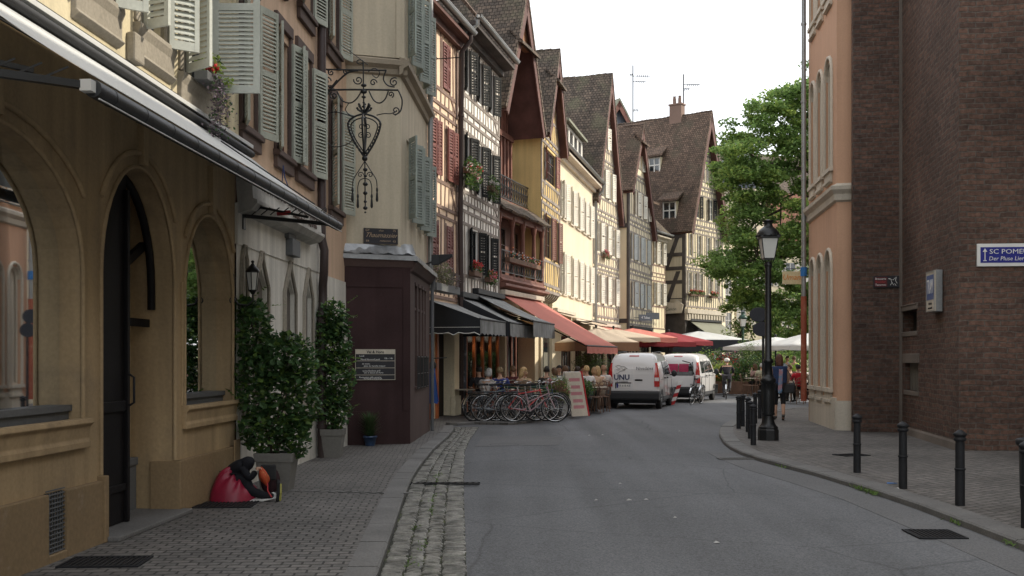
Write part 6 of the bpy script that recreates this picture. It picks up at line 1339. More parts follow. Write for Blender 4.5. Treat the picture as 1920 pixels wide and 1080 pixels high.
parasol((8.0,54.5), 1.6, 2.45, 2.95, 'awnx', 'crimson parasol behind the vans, farther one', .2, R(24), None, 'crimson parasols')
parasol((5.4,47.6), 1.5, 2.5, 2.95, 'awnr', 'faded red parasol above the van roof', .2, R(14))
# pale shop sign boards on the narrow houses
for (ff, u, z, w_, h_, m, lb) in ((f2,.6,3.75,1.5,.55,'slate','dark blue grey shop sign board with pale letters under the narrow house'),(f2,2.4,3.9,1.6,.6,'gframe','grey folded shop canopy sign beside the blue board')):
    p = ff.pt(u,.5); r = thing('shop_sign', lb, 'sign', (p.x,p.y,z), ff.rz-.6); MB().box(0,w_,-.04,.04,0,h_).build('panel', M[m], r, bevel=.02); r.scale = (.65,.65,.65)
    if m == 'slate': text('4 Tabac', .32, M['wht'], r, T(w_/2,-.05,h_/2) @ FRONT)
    mb = MB(); mb.tube([(0,0,h_/2),(-.4,.2,h_/2)], .02, 6); mb.build('bracket', M['iron'], r)
# flower boxes on the near half-timbered houses
p = FBW.pt(FBW.u(884,.4), .42); flowerbox((p.x,p.y,6.95), FBW.rz, 1.25, 'overflowing red and white flower box under the middle row of black shutters', 'window flower boxes', cols=(0,1,2,2), hang=.35, n=190, h=.5, s=.055)
p = FBW.pt(FBW.u(923,.4), .42); flowerbox((p.x,p.y,6.85), FBW.rz, .8, 'bright green leafy box right of the red and white flowers', 'window flower boxes', cols=(2,), hang=.25, n=190, h=.45, s=.05)
p = FBW.pt(FBW.u(914,.1), .2); flowerbox((p.x,p.y,4.12), FBW.rz, .8, 'orange and pink flower box in the lowest row of the black shuttered house', 'window flower boxes', cols=(3,1,0), hang=.2, n=120)
p = FBW.pt(FBW.u(889,.1), .15); flowerbox((p.x,p.y,4.2), FBW.rz, .9, 'small red flower box in the lowest black shuttered window', 'window flower boxes', cols=(0,), n=50)
p = fs_.pt(fs_.u(833,.8), .8); t = thing('grass_basket', 'shaggy grassy plants spilling over the top of the black awning', 'hanging plant', (p.x,p.y,3.35), fs_.rz)
mb = MB(); rnd = random.Random(8); leaves(mb, (-.3,0,.3), (.8,.3,.35), 1100, .05, (0,0,1), rnd, 0, .2, 2.6, .2); leaves(mb, (.5,0,.22), (.5,.25,.28), 600, .045, (0,1), rnd, 0, .2, 2.2, .25); mb.build('foliage', [M['grassy'], M['heath']], t); MB().box(-1.1,.9,-.15,.15,-.12,.06).build('planter_box', M['gframe'], t)
p = FLG.pt(2.3, .12); t = flowerbox((p.x,p.y,5.0), FLG.rz, 3.6, 'row of mixed flowers along the lower gallery railing of the brown house', 'window flower boxes', cols=(0,3,2), n=9, hang=.1, s=.05, h=.3, pet=3)
t2_ = f1
# ---------------------------------------------------------------- vehicles
def van(loc, rz, label, cargo):
    t = thing('van', label, 'van', loc, rz)              # local: rear faces -y, x across
    L, H = 3.9, 1.82; hw = .84
    # side outline (y,z); half widths taper towards the roof
    prof = [(-.02,.42),(-.05,.75),(-.03,1.05),(.04,1.45),(.16,1.74),(.30,1.82),(1.5,1.86),(2.35,1.82),(2.75,1.68),(3.25,1.22),(3.55,1.10),(3.85,.92),(3.93,.62),(3.9,.38)]
    def hwz(z): return hw-(.0 if z < .95 else .17*((z-.95)/.9)**1.4)
    mb = MB(); nx = 10; rings = []
    for s in (-1, 1):
        pass
    # cross sections along y
    def top(y):
        for (a,b),(c,d) in zip(prof, prof[1:]):
            if c > a and a <= y <= c: return b+(d-b)*(y-a)/(c-a)
        return .9
    ys = [-.02,.03,.10,.2,.32,.7,1.2,1.8,2.3,2.6,2.8,3.0,3.2,3.4,3.6,3.8,3.9]; secs = []
    for y in ys:
        tz = {-.02:1.18,.03:1.45,.10:1.62,.2:1.75,.32:1.81}.get(y, top(y)); pts = []; bz = .30
        zs_ = [bz, bz+.12, .62, .80, .95]; zs_ = [z for z in zs_ if z < tz-.12]
        k = 5
        for i in range(1, k+1): zs_.append(max(zs_[-1]+.01, .95+(tz-.10-.95)*i/k) if tz > 1.2 else zs_[-1]+.02)
        while len(zs_) < 10: zs_.insert(1, zs_[0]+.01)
        nar = .05 if y < .0 else .0
        if y > 3.4: nar = .10*(y-3.4)/.5
        for z in zs_[:10]: pts.append((hwz(z)-nar-(.03 if z < .4 else 0), z))
        hx = pts[-1][0]; pts += [(hx-.06, tz-.03), (hx-.18, tz), (hx*.4, tz+.015)]
        full = pts+[(-x, z) for x, z in pts[::-1]]; secs.append([(x, y, z) for x, z in full])
    n = len(secs[0]); vs = [p for s in secs for p in s]; fs = []
    for i in range(len(secs)-1):
        for k in range(n): fs.append((i*n+k, i*n+(k+1)%n, (i+1)*n+(k+1)%n, (i+1)*n+k))
    fs += [tuple(range(n))[::-1], tuple((len(secs)-1)*n+k for k in range(n))]
    mb.add(vs, fs, True); b = mb.build('body', M['paintw'], t); b.data.polygons[len(fs)-2].use_smooth = False
    # rear face details sit on a gently curved rear door plane
    def ry(z): return -.02+(0 if z < 1.18 else ((z-1.18)/.55)**1.6*.20)
    mb = MB()
    def patch(x0,x1,z0,z1,o=.012,r=.05,k=6):
        zs = [z0+(z1-z0)*i/k for i in range(k+1)]; mb.add([(x,ry(z)-o,z) for z in zs for x in (x0,x1)]+[(x,ry(z)+.02,z) for z in zs for x in (x0,x1)], [(2*i,2*i+1,2*i+3,2*i+2) for i in range(k)]+[(2*(k+1)+2*i,2*i,2*i+2,2*(k+1)+2*i+2) for i in range(k)]+[(2*i+1,2*(k+1)+2*i+1,2*(k+1)+2*i+3,2*i+3) for i in range(k)]+[(2*(k+1),2*(k+1)+1,1,0),(2*k,2*k+1,4*k+3,4*k+2)])
    if cargo:
        for x0,x1 in ((-.66,-.006),(.006,.66)):
            mb = MB(); patch(x0,x1,.62,1.66); mb.build('rear_door', M['paintw'], t, bevel=.012)
        mb = MB(); patch(.05,.30,.93,.98,.024); patch(.10,.24,.955,.985,.04); mb.build('door_handle', M['plas'], t)
        mb = MB(); mb.box(-.55,-.12,-.05,-.034,.70,.84); mb.build('licence_plate', M['wht'], t); MB().box(-.55,-.50,-.056,-.05,.70,.84).build('plate_band', M['blu'], t)
        mb = MB(); mb.box(-.60,-.07,-.046,-.030,.845,.875); mb.box(-.60,-.565,-.046,-.03,.68,.845); mb.build('plate_trim', M['plas'], t); text('AX 618 KE', .095, M['blk'], t, T(-.31,-.062,.77) @ FRONT, th=.001)
        text('Nivedalez', .15, M['blk'], t, T(.38,-.085,1.335) @ Matrix.Rotation(R(-12),4,'X') @ FRONT, th=.002, sx=.95)
        text('UNU', .24, mat('navy lettering', (.02,.03,.10), .5), t, T(-.38,-.052,1.04) @ FRONT, th=.002, bold=.006); text('la crecherie', .07, M['blk'], t, T(-.36,-.048,.90) @ FRONT, th=.002, sx=1.1)
        mb = MB(); c = [(-.60,1.40),(-.50,1.44),(-.40,1.40),(-.30,1.39),(-.20,1.33),(-.28,1.32),(-.36,1.30),(-.26,1.29),(-.34,1.26),(-.44,1.24),(-.50,1.18),(-.58,1.16)]
        mb.tube([(x,ry(z)-.02,z) for x,z in c], .007, 4); mb.tube([(x,ry(z)-.02,z) for x,z in [(-.56,1.38),(-.48,1.32),(-.42,1.36),(-.36,1.34)]], .006, 4); mb.tube([(x,ry(z)-.02,z) for x,z in [(-.56,1.30),(-.50,1.28),(-.46,1.30)]], .006, 4); mb.build('emblem', M['gframe'], t)
    else:
        mb = MB(); patch(-.60,.60,1.02,1.55,.016); mb.build('rear_window', M['glass'], t, bevel=.02)
        mb = MB(); patch(-.66,.66,.58,.98,.010); mb.build('tailgate', M['paintw'], t, bevel=.02)
        mb = MB(); patch(-.52,.02,1.16,1.46,.024); patch(.06,.42,1.16,1.46,.024); mb.build('red_cushions_in_window', mat('crimson goods behind glass', (.36,.02,.08), .5), t)
        mb = MB(); mb.box(-.30,.22,-.05,-.03,.72,.84); mb.build('licence_plate', M['wht'], t)
        mb = MB(); mb.tube([(.62,-.06,.62),(.66,-.08,1.0),(.5,-.10,1.5),(.2,-.09,1.58)], .02, 6); mb.build('rear_wiper_rail', M['plas'], t)
    mb = MB(); patch(-.16,.16,1.725,1.765,.02); mb.build('brake_light', M['redl'], t)
    for s in (-1,1):
        mb = MB(); z0, z1 = .74, 1.52; k = 6
        zs = [z0+(z1-z0)*i/k for i in range(k+1)]; xi = [.69,.685,.685,.69,.70,.705,.70]
        vs = []
        for z, x in zip(zs, xi): o = hwz(z)+.012; vs += [(s*x,ry(z)-.03,z),(s*(o-.04),ry(z)-.022,z),(s*o,ry(z)+.03,z),(s*o,ry(z)+.10,z),(s*x,ry(z)+.05,z)]
        f_ = []
        for i in range(k):
            for j in range(5): f_.append((5*i+j,5*i+(j+1)%5,5*(i+1)+(j+1)%5,5*(i+1)+j))
        f_ += [tuple(range(5)), tuple(5*k+j for j in range(5))]; mb.add(vs, f_); tl = mb.build('tail_light', M['redl'], t)
        mb = MB(); z = .98; mb.box(s*.70,s*(hwz(z)+.004),ry(z)-.036,ry(z)-.02,.93,1.04); mb.build('reverse_lamp', M['clrl'], tl)
    mb = MB(); mb.add([(x*hw*1.01,y,z) for y,z in ((-.09,.30),(-.12,.36),(-.12,.54),(-.06,.60),(.25,.60),(.25,.30)) for x in (-1,1)], [(0,1,3,2),(2,3,5,4),(4,5,7,6),(6,7,9,8),(8,9,11,10),(0,2,4,6,8,10),(1,11,9,7,5,3)]); mb.build('rear_bumper', M['plas'], t, bevel=.02)
    mb = MB(); mb.box(-hw-.01,hw+.01,3.55,3.98,.26,.62); mb.build('front_bumper', M['plas'], t, bevel=.03)
    for s in (-1,1):
        mb = MB()
        for y in (.62, 3.1):                             # wheel arches
            mb.add([(s*(hw+.012),y+.36*math.cos(a),.30+.36*math.sin(a)) for a in [math.pi*k/12 for k in range(13)]]+[(s*(hw+.004),y+.30*math.cos(a),.30+.30*math.sin(a)) for a in [math.pi*k/12 for k in range(13)]], [(k,k+1,14+k,13+k) for k in range(12)])
            mb.add([(s*(hw-.012),y,.25)]+[(s*(hw+.006),y+.33*math.cos(a),.28+.33*math.sin(a)) for a in [math.pi*k/12 for k in range(13)]], [(0,k+1,k+2) for k in range(12)])
        mb.box(s*(hw-.02),s*(hw+.015),1.0,2.7,.28,.40); mb.build('wheel_arch_trim', M['plas'], t)
        gl = [((.45,1.10),(1.12,1.12),(1.12,1.55),(.50,1.55)), ((1.25,1.12),(1.95,1.12),(1.95,1.57),(1.25,1.55)), ((2.05,1.12),(3.0,1.14),(2.55,1.56),(2.05,1.57))]
        if cargo: gl = gl[1:]; gl = gl
        for q in gl:
            mb = MB(); mb.add([(s*(hwz(z)+.010),y,z) for y,z in q], [(0,1,2,3)]); mb.build('side_window', M['glass'], t)
        mb = MB()
        for y in (1.19, 2.0, 3.12): mb.tube([(s*(hwz(z)+.004),y,z) for z in (.42,.7,.95,1.2,1.5,1.62) if not (y > 3 and z > 1.1)], .006, 4)
        mb.tube([(s*(hw+.004),.4,.97),(s*(hw+.004),3.3,1.0)], .008, 4); mb.build('door_seams', M['gframe'], t)
        mb = MB(); mb.box(s*(hw+.0),s*(hw+.05),1.9,1.98,1.0,1.03); mb.box(s*(hw+.0),s*(hw+.05),1.25,1.35,1.0,1.03); mb.build('side_handle', M['plas'], t)
        mb = MB(); mb.ball((s*(hw+.12),2.95,1.14),(.10,.06,.12)); mb.tube([(s*(hw-.02),2.9,1.10),(s*(hw+.1),2.95,1.1)], .02, 6); mb.build('mirror', M['plas'], t)
        for y in (.62,3.1):
            mb = MB(); mb.M = T(s*(hw-.09),y,.30) @ Matrix.Rotation(R(90),4,'Y'); mb.lathe([(.20,-.085),(.28,-.085),(.30,-.06),(.30,.06),(.28,.085),(.20,.085)], 24); wh = mb.build('wheel', M['rub'], t)
            mb = MB(); mb.M = T(s*(hw-.09),y,.30) @ Matrix.Rotation(R(90)*s,4,'Y'); mb.lathe([(.19,.02),(.20,.08),(.17,.07),(.14,.06),(.05,.09),(.01,.092)], 20); mb.build('rim', M['zinc'], wh)
    MB().box(-.72,.72,.3,3.6,.18,.34).build('underbody', M['plas'], t)
    mb = MB(); mb.quad((-.62,2.42,1.835),(.62,2.42,1.835),(.72,3.22,1.27),(-.72,3.22,1.27)); mb.build('windscreen', M['glass'], t)
    if cargo:
        mb = MB(); [mb.tube([(s*.6,.5,1.86),(s*.6,2.2,1.90)], .015, 6) for s in (-1,1)]; mb.build('roof_rail', M['plas'], t)
    return t
hd = math.atan2(.96,.27)-math.pi/2
van((3.98,34.95,ZR+.0), hd, 'white panel van with blue lettering on its rear doors, nearer of the two', True)
van((6.22,40.1,ZR), math.atan2(.94,.35)-math.pi/2, 'white passenger van with crimson goods in its rear window, farther of the two', False)
# ---------------------------------------------------------------- bicycles
def bicycle(name, label, loc, rz, colr, group=None, lean=0, basket=False, fender=True, drop=False, scale=1):
    t = thing(name, label, 'bicycle', loc, rz, group); t.rotation_euler[0] = lean; WB, Rw = 1.04, .34
    for x in (0, WB):
        mb = MB(); mb.tube([(x+Rw*math.cos(a),0,Rw+Rw*math.sin(a)) for a in [2*math.pi*k/28 for k in range(28)]], .016, 6, closed=True); w = mb.build('wheel', M['rub'], t)
        mb = MB(); mb.tube([(x+(Rw-.022)*math.cos(a),0,Rw+(Rw-.022)*math.sin(a)) for a in [2*math.pi*k/28 for k in range(28)]], .010, 5, closed=True)
        for k in range(16): a = k*math.pi/8; mb.tube([(x,(.02 if k%2 else -.02),Rw),(x+(Rw-.02)*math.cos(a),0,Rw+(Rw-.02)*math.sin(a))], .0022, 3)
        mb.tube([(x,-.04,Rw),(x,.04,Rw)], .018, 8); mb.build('rim', M['chrome'], w)
    bb = (.42,0,.27); st = (.28,0,.80); hd_ = (.86,0,.82); hb = (.90,0,.66); rr = [(0,s*.05,Rw) for s in (-1,1)]
    mb = MB()
    tubes = [(bb,(.29,0,.76)),((.30,0,.70),(.87,0,.78)) if not drop else ((.36,0,.5),(.88,0,.72)),(bb,hb),(hd_,hb)]
    for a,b in tubes: mb.tube([a,b], .016, 7)
    for r_ in rr: mb.tube([(.40,r_[1]*.5,.27),r_], .010, 6); mb.tube([(.30,r_[1]*.5,.70),r_], .009, 6)
    for s in (-1,1): mb.tube([hb,(.93,s*.045,.58),(WB,s*.045,Rw)], .011, 6)
    fr = mb.build('frame', M['paint'], t); fr.color = (*colr, 1)
    mb = MB(); mb.tube([(.87,0,.80),(.84,0,.96),(.86,0,1.0)], .013, 6)
    mb.tube([(.72,-.27,1.0),(.80,-.22,1.02),(.88,-.08,1.0),(.88,.08,1.0),(.80,.22,1.02),(.72,.27,1.0)], .011, 6); mb.tube([(.87,0,.97),(.88,0,1.0)], .02, 6); mb.build('handlebar', M['chrome'], t)
    mb = MB(); mb.tube([(.29,0,.74),(.275,0,.90)], .013, 6); mb.build('seat_post', M['chrome'], t)
    mb = MB(); mb.tube([(.42,-.09,.27),(.42,.09,.27)], .012, 6); mb.tube([(.42,.09,.27),(.50,.09,.12)], .010, 5); mb.tube([(.42,-.09,.27),(.34,-.09,.42)], .010, 5); mb.build('crank_arm', M['chrome'], t)
    mb = MB(); mb.ext([(.14,-.07,.90),(.14,.07,.90),(.28,.03,.905),(.41,.012,.90),(.41,-.012,.90),(.28,-.03,.905)], (0,0,.05)); mb.build('saddle', M['rub'], t, bevel=.012)
    mb = MB(); mb.lathe([(.095,-.004),(.095,.004)], 20); mb.v = [Vector((v.x+.42,.06+v.z,v.y+.27)) for v in mb.v]; mb.tube([(.52,.09,.10),(.54,.18,.10)], .014, 5); mb.tube([(.32,-.09,.44),(.30,-.18,.44)], .014, 5); mb.tube([(.42,.06,.36),(0,.05,.37)], .004, 4); mb.tube([(.42,.06,.18),(0,.05,.31)], .004, 4); mb.build('crankset', M['plas'], t)
    if fender:
        mb = MB()
        for x, a0, a1 in ((0,15,165),(WB,40,200)):
            A = [R(a0+(a1-a0)*k/12) for k in range(13)]; mb.add([(x+.375*math.cos(a),s*.025,Rw+.375*math.sin(a)) for a in A for s in (-1,1)], [(2*k,2*k+1,2*k+3,2*k+2) for k in range(12)])
        mb.build('mudguard', M['chrome'], t, solid=.004)
        mb = MB(); mb.box(-.25,.15,-.06,.06,.735,.75); [mb.tube([(-.15,s*.05,.74),(0,s*.05,Rw)], .006, 5) for s in (-1,1)]; mb.build('luggage_rack', M['plas'], t)
    if basket:
        mb = MB()
        for z, r_ in ((.80,.12),(.88,.14),(.96,.16),(1.0,.165)): mb.tube([(1.06+r_*math.cos(a),r_*1.2*math.sin(a),z) for a in [k*.63 for k in range(10)]], .006, 4, closed=True)
        for k in range(12): a = k*.5236; mb.tube([(1.06+.10*math.cos(a),.12*math.sin(a),.78),(1.06+.165*math.cos(a),.195*math.sin(a),1.0)], .004, 4)
        mb.build('basket', M['bwood'], t)
    return t
GBK = 'bicycles parked in a row at the rack'
bk = [((-1.02,27.25),R(52),(.05,.05,.06),'black bicycle at the left end of the parked row, wheel turned towards the road',False,True),
 ((-.95,27.35),R(24),(.10,.13,.15),'dark slate bicycle second in the parked row, with bright rims',False,False),
 ((-.72,27.15),R(14),(.20,.21,.22),'silver step-through bicycle with basket in the middle of the row',True,True),
 ((-.40,27.3),R(8),(.16,.16,.17),'grey bicycle with the long diagonal tube crossing the row',False,True),
 ((-.10,27.1),R(16),(.55,.06,.06),'red framed bicycle low among the others',False,False),
 ((.05,27.0),R(-4),(.40,.27,.29),'white and pink bicycle at the front of the row, nearest the road',False,True),
 ((.20,27.55),R(20),(.03,.05,.09),'navy bicycle behind the white and pink one',True,True),
 ((.45,27.9),R(34),(.04,.06,.04),'dark green bicycle by the rack hoops, right end of the row',False,False),
 ((-.60,27.75),R(30),(.18,.02,.02),'maroon bicycle half hidden behind the silver one',False,False)]
for i, (p, rz, c, lb, bs_, dr) in enumerate(bk): bicycle('bicycle', lb, (p[0],p[1],0), rz, c, GBK, lean=R([4,-5,3,6,-4,2,5,-3,4][i]), basket=bs_, drop=dr)
for i, (x, y, lb) in enumerate(((.55,27.6,'green tubular hoop of the cycle rack, the nearer one'),(.95,28.3,'green tubular hoop of the cycle rack, the middle one'),(1.25,29.1,'green tubular hoop of the cycle rack, the farthest one'))):
    mb = MB(); mb.tube([(0,0,0),(0,0,.72),(-.06,.0,.80),(-.85,.05,.86),(-.93,.05,.80),(-.95,.05,0)], .024, 8); o = mb.build('cycle_rack_hoop', M['green'], None, loc=(x,y,0)); o.rotation_euler[2] = R(-20); tag(o, lb, 'bicycle rack', 'hoops of the cycle rack')
bicycle('bicycle', 'dark bicycle parked with its wheel turned behind the farther white van', (6.45,38.3,ZR), R(62), (.02,.02,.02), lean=R(6))
# advertising board, barrier
r = thing('advertising_board', 'tall white leaning advertising board with red edge beside the bicycles', 'advertising board', (1.62,29.9,0), R(38)); 
mb = MB(); mb.ext([(-.3,.28,0),(.3,.28,0),(.3,-.10,1.22),(-.3,-.10,1.22)], (0,.03,.01)); mb.build('front_board', M['wht'], r, bevel=.006)
mb = MB(); mb.ext([(-.3,-.45,0),(.3,-.45,0),(.3,-.13,1.22),(-.3,-.13,1.22)], (0,.03,.0)); mb.build('back_board', M['pstone'], r)
mb = MB(); mb.bar((.31,-.45,0),(.31,-.13,1.24),.035,.05); mb.bar((.31,.28,0),(.31,-.10,1.24),.035,.05); mb.build('red_edge', M['red'], r)
mb = MB(); Mx = Matrix.Rotation(R(-14.7),4,'X')
for z, w_, m_ in ((1.0,.4,0),(.8,.34,1),(.62,.42,0),(.42,.36,1),(.25,.4,0)): y = -.45+.32*z/1.22; mb.add([(-w_/2,y-.012,z-.05),(w_/2,y-.012,z-.05),(w_/2,y-.002,z+.05),(-w_/2,y-.002,z+.05)], [(0,1,2,3)])
mb.build('printed_panels', mat('pink print', (.50,.22,.24), .7), r)
r = thing('barrier_board', 'red and white striped barrier board leaning between the two vans', 'barrier', (5.78,37.9,ZR), R(10)); r.scale = (.62,.62,.7); mb = MB()
for k in range(6):
    mb = MB(); a = k*.2; mb.ext([(-.28+a*.42,-.02,a),(-.02+a*.42,-.02,a+.05),(-.02+(a+.2)*.42,-.02,a+.25),(-.28+(a+.2)*.42,-.02,a+.2)], (0,.03,0)); mb.build('stripe_red' if k % 2 == 0 else 'stripe_white', M['red'] if k % 2 == 0 else M['wht'], r)
mb = MB(); mb.tube([(-.25,.02,0),(.25,.3,1.0)], .02, 6); mb.build('prop', M['plas'], r)
# ---------------------------------------------------------------- people
def skin(name, nodes, edges, root, m, par, sub=1):
    ks = list(nodes); me = bpy.data.meshes.new(name); me.from_pydata([nodes[k][0] for k in ks], [(ks.index(a), ks.index(b)) for a, b in edges], []); ob = bpy.data.objects.new(name, me); col.objects.link(ob)
    md = ob.modifiers.new('k', 'SKIN'); md.use_smooth_shade = True; md.branch_smoothing = .6
    for i, k in enumerate(ks):
        v = me.skin_vertices[0].data[i]; r = nodes[k][1]; v.radius = r if isinstance(r, tuple) else (r, r); v.use_root = (k == root)
    s = ob.modifiers.new('s', 'SUBSURF'); s.levels = s.render_levels = sub
    bpy.context.view_layer.update(); me2 = bpy.data.meshes.new_from_object(ob.evaluated_get(bpy.context.evaluated_depsgraph_get())); bpy.data.objects.remove(ob)
    me2.materials.clear(); me2.materials.append(m)
    for p in me2.polygons: p.use_smooth = True
    o = bpy.data.objects.new(name, me2); col.objects.link(o); o.parent = par; return o
def figure(t, J, shirt=(.3,.3,.3), trou=(.05,.05,.06), hair=(.06,.035,.02), hairlen=0, sleeve=1, shoes=(.02,.02,.02), calf=0):
    """J: pelvis chest neck head and for L,R: sh el wr hip kn an toe"""
    V = Vector; N = {}; E = []
    pe, chst, nk, hd_ = [V(J[k]) for k in ('pelvis','chest','neck','head')]
    N['pe'] = (pe, (.135,.105)); N['be'] = (pe.lerp(chst,.45), (.12,.095)); N['ch'] = (chst, (.128,.085)); N['nb'] = (nk-V((0,0,.015)), .055); N['n2'] = (nk.lerp(hd_,.45), .048)
    up = (hd_-nk).normalized(); fw = V(J.get('face', (0,-1,0))).normalized()
    N['h1'] = (hd_-up*.045+fw*.012, (.066,.078)); N['h2'] = (hd_+up*.02, (.078,.092)); N['h3'] = (hd_+up*.095, (.055,.066)); E += [('pe','be'),('be','ch'),('ch','nb'),('nb','n2'),('n2','h1'),('h1','h2'),('h2','h3')]
    for s in 'LR':
        sh, el, wr, hip, kn, an, toe = [V(J[k+s]) for k in ('sh','el','wr','hip','kn','an','toe')]
        N['s'+s] = (sh, .058); N['e'+s] = (el, .042); N['w'+s] = (wr, .027); N['p'+s] = (hip, .085); N['k'+s] = (kn, .056); N['c'+s] = (kn.lerp(an,.3), .056); N['a'+s] = (an, .036); N['t'+s] = (toe, .030)
        E += [('ch','s'+s),('s'+s,'e'+s),('e'+s,'w'+s),('pe','p'+s),('p'+s,'k'+s),('k'+s,'c'+s),('c'+s,'a'+s),('a'+s,'t'+s)]
        d = (wr-el).normalized(); q = d.cross(V((0,0,1))); q = q.normalized() if q.length > .1 else V((1,0,0)); dn = V((0,0,-1)) if abs(d.z) < .7 else fw
        pm = wr+d*.055; N['m'+s] = (pm, (.034,.018)); E.append(('w'+s,'m'+s))
        for i, (o, L) in enumerate(((-.027,.060),(-.009,.070),(.009,.066),(.027,.052))):
            a = pm+d*.03+q*o; b = a+d*L*.5+dn*.008; c = b+d*L*.35+dn*.022
            N[f'f{i}a{s}'] = (a, .0095); N[f'f{i}b{s}'] = (b, .0085); N[f'f{i}c{s}'] = (c, .007); E += [('m'+s,f'f{i}a{s}'),(f'f{i}a{s}',f'f{i}b{s}'),(f'f{i}b{s}',f'f{i}c{s}')]
        a = wr+d*.03+q*.035+dn*.01; N['tha'+s] = (a, .011); N['thb'+s] = (a+d*.035+q*.02+dn*.01, .009); E += [('w'+s,'tha'+s),('tha'+s,'thb'+s)]
    b = skin('body', N, E, 'pe', M['skin'], t)
    sub = lambda ks, g: {k: (N[k][0], tuple(x+g for x in N[k][1]) if isinstance(N[k][1], tuple) else N[k][1]+g) for k in ks}
    ks = ['pe','be','ch','nb']+[a+s for s in 'LR' for a in (('s','e') if sleeve else ('s',))]
    n_ = sub(ks, .016); n_['ch'] = (chst, (.172,.122)); n_['nb'] = (chst.lerp(nk,.86), (.098,.082))
    for s in 'LR': n_['s'+s] = (N['s'+s][0], .080)
    if sleeve == 2:
        for s in 'LR': n_['w'+s] = (N['w'+s][0], .040); ks.append('w'+s)
    if sleeve == 0:
        for s in 'LR': n_['s'+s] = (N['s'+s][0], .075)
    e_ = [e for e in E if e[0] in n_ and e[1] in n_]; o = skin('top', n_, e_, 'pe', M['cloth'], t); o.color = (*shirt, 1)
    ks = ['pe','pL','pR','kL','kR','cL','cR']+([] if calf else ['aL','aR']); n_ = sub(ks, .014); n_['pe'] = (pe-V((0,0,.01)), (.145,.115)); e_ = [e for e in E if e[0] in n_ and e[1] in n_]; o = skin('trousers', n_, e_, 'pe', M['cloth'], t); o.color = (*trou, 1)
    for s in 'LR':
        a, toe = N['a'+s][0], N['t'+s][0]; mb = MB(); d = (toe-a); d.z = 0; d = d.normalized() if d.length > .01 else V((0,-1,0)); gz = min(a.z, toe.z)-.035
        mb.tube([a-d*.06+V((0,0,-.03)), a+V((0,0,-.01)), a+d*.09+V((0,0,-.03)), toe+d*.05+V((0,0,-.012)), toe+d*.085+V((0,0,-.015))], [.028,.044,.040,.036,.018], 8); o = mb.build('shoe', M['cloth'], t); o.color = (*shoes, 1)
    # hair cap and length at the back
    mb = MB(); rt = up; bk = -fw; sd = up.cross(bk).normalized(); rnd = random.Random(int(hd_.z*997))
    def hp(i, j):
        a = i*2*math.pi; th = j*1.95; rr = .098+.006*math.sin(a*9)+.004*math.sin(a*17+j*9); ff = math.cos(a)
        if ff < 0: th *= .62                              # face side shorter
        p = hd_+up*.022+(sd*math.sin(a)*.86+bk*ff)*math.sin(th)*rr*1.02+up*math.cos(th)*rr*1.18
        if hairlen and ff > -.25 and j > .75: p = p-V((0,0,1))*hairlen*(j-.75)*4*(.6+.4*ff)+bk*.02
        return p
    mb.grid(hp, 22, 12); o = mb.build('hair', M['hair'], t, solid=.012); o.color = (*hair, 1)
    mb = MB(); mb.ball(hd_+fw*.098-up*.022, (.013,.016,.018), 6, 4); mb.build('nose', M['skin'], b)
    for s in (-1,1):
        mb = MB(); mb.ball(hd_+fw*.082+sd*s*.032+up*.008, .010, 6, 4); mb.build('eye', M['blk'], b); mb = MB(); mb.ball(hd_+sd*s*.082-up*.01, (.014,.02,.03), 6, 4); mb.build('ear', M['skin'], b)
    mb = MB(); mb.ball(hd_+fw*.088-up*.055, (.022,.008,.006), 6, 4); mb.build('mouth', M['red'], b)
    return t
def sit(lean=0, arm=0, turn=0):
    y = -.10*lean; z = -.05*abs(lean)
    J = dict(pelvis=(0,.02,.54), chest=(0,.04+y,.96+z), neck=(0,.03+y*1.4,1.10+z), head=(.0,y*1.7-.0,1.25+z), face=(math.sin(turn),-math.cos(turn),-.25 if lean > 0 else 0))
    for s, k in ((-1,'L'),(1,'R')):
        J['sh'+k] = (s*.19,.03+y,1.04+z); J['el'+k] = (s*.25,-.06+y,.80+z); J['wr'+k] = (s*.13,-.30+y,.79) if not (arm and s > 0) else (s*.10,-.20,1.08)
        J['hip'+k] = (s*.10,-.04,.52); J['kn'+k] = (s*.12,-.44,.52); J['an'+k] = (s*.12,-.42-.06*s,.09); J['toe'+k] = (s*.13,-.55-.06*s,.045)
    return J
def stand(step=.0, sw=.1):
    J = dict(pelvis=(0,0,.92), chest=(0,0,1.28), neck=(0,.0,1.43), head=(0,-.015,1.57), face=(0,-1,-.05))
    for s, k in ((-1,'L'),(1,'R')):
        J['sh'+k] = (s*.175,0,1.36); J['el'+k] = (s*.235,sw*s*.8,1.10); J['wr'+k] = (s*.22,-.06+sw*s*1.8,.86); J['hip'+k] = (s*.09,0,.88); J['kn'+k] = (s*.09,-step*s*.45-.03,.48); J['an'+k] = (s*.08,-step*s,.09+(.05 if s < 0 and step else 0)); J['toe'+k] = (s*.09,-step*s-.13,.04)
    return J
proto = {}
for key, J, hl, slv in (('a',sit(0,0),0,1),('b',sit(1,0,.3),.10,1),('c',sit(.5,1,-.3),.20,2),('d',sit(-.4,0,.2),0,2)):
    t = thing('person', 'seated person prototype', 'person', (0,0,0)); figure(t, J, hairlen=hl, sleeve=slv); proto[key] = t
used = set()
def put(key, loc, rz, label, shirt, trou, hair, group, sc_=1):
    if key not in used: t = proto[key]; used.add(key); t.location = loc; t.rotation_euler = (0,0,rz); t['label'] = label; t['group'] = group
    else: t = dup(proto[key], loc, rz, label, group)
    for c in t.children:
        n = c.name.split('.')[0]
        if n == 'top': c.color = (*shirt,1)
        elif n == 'trousers': c.color = (*trou,1)
        elif n == 'hair': c.color = (*hair,1)
    return t
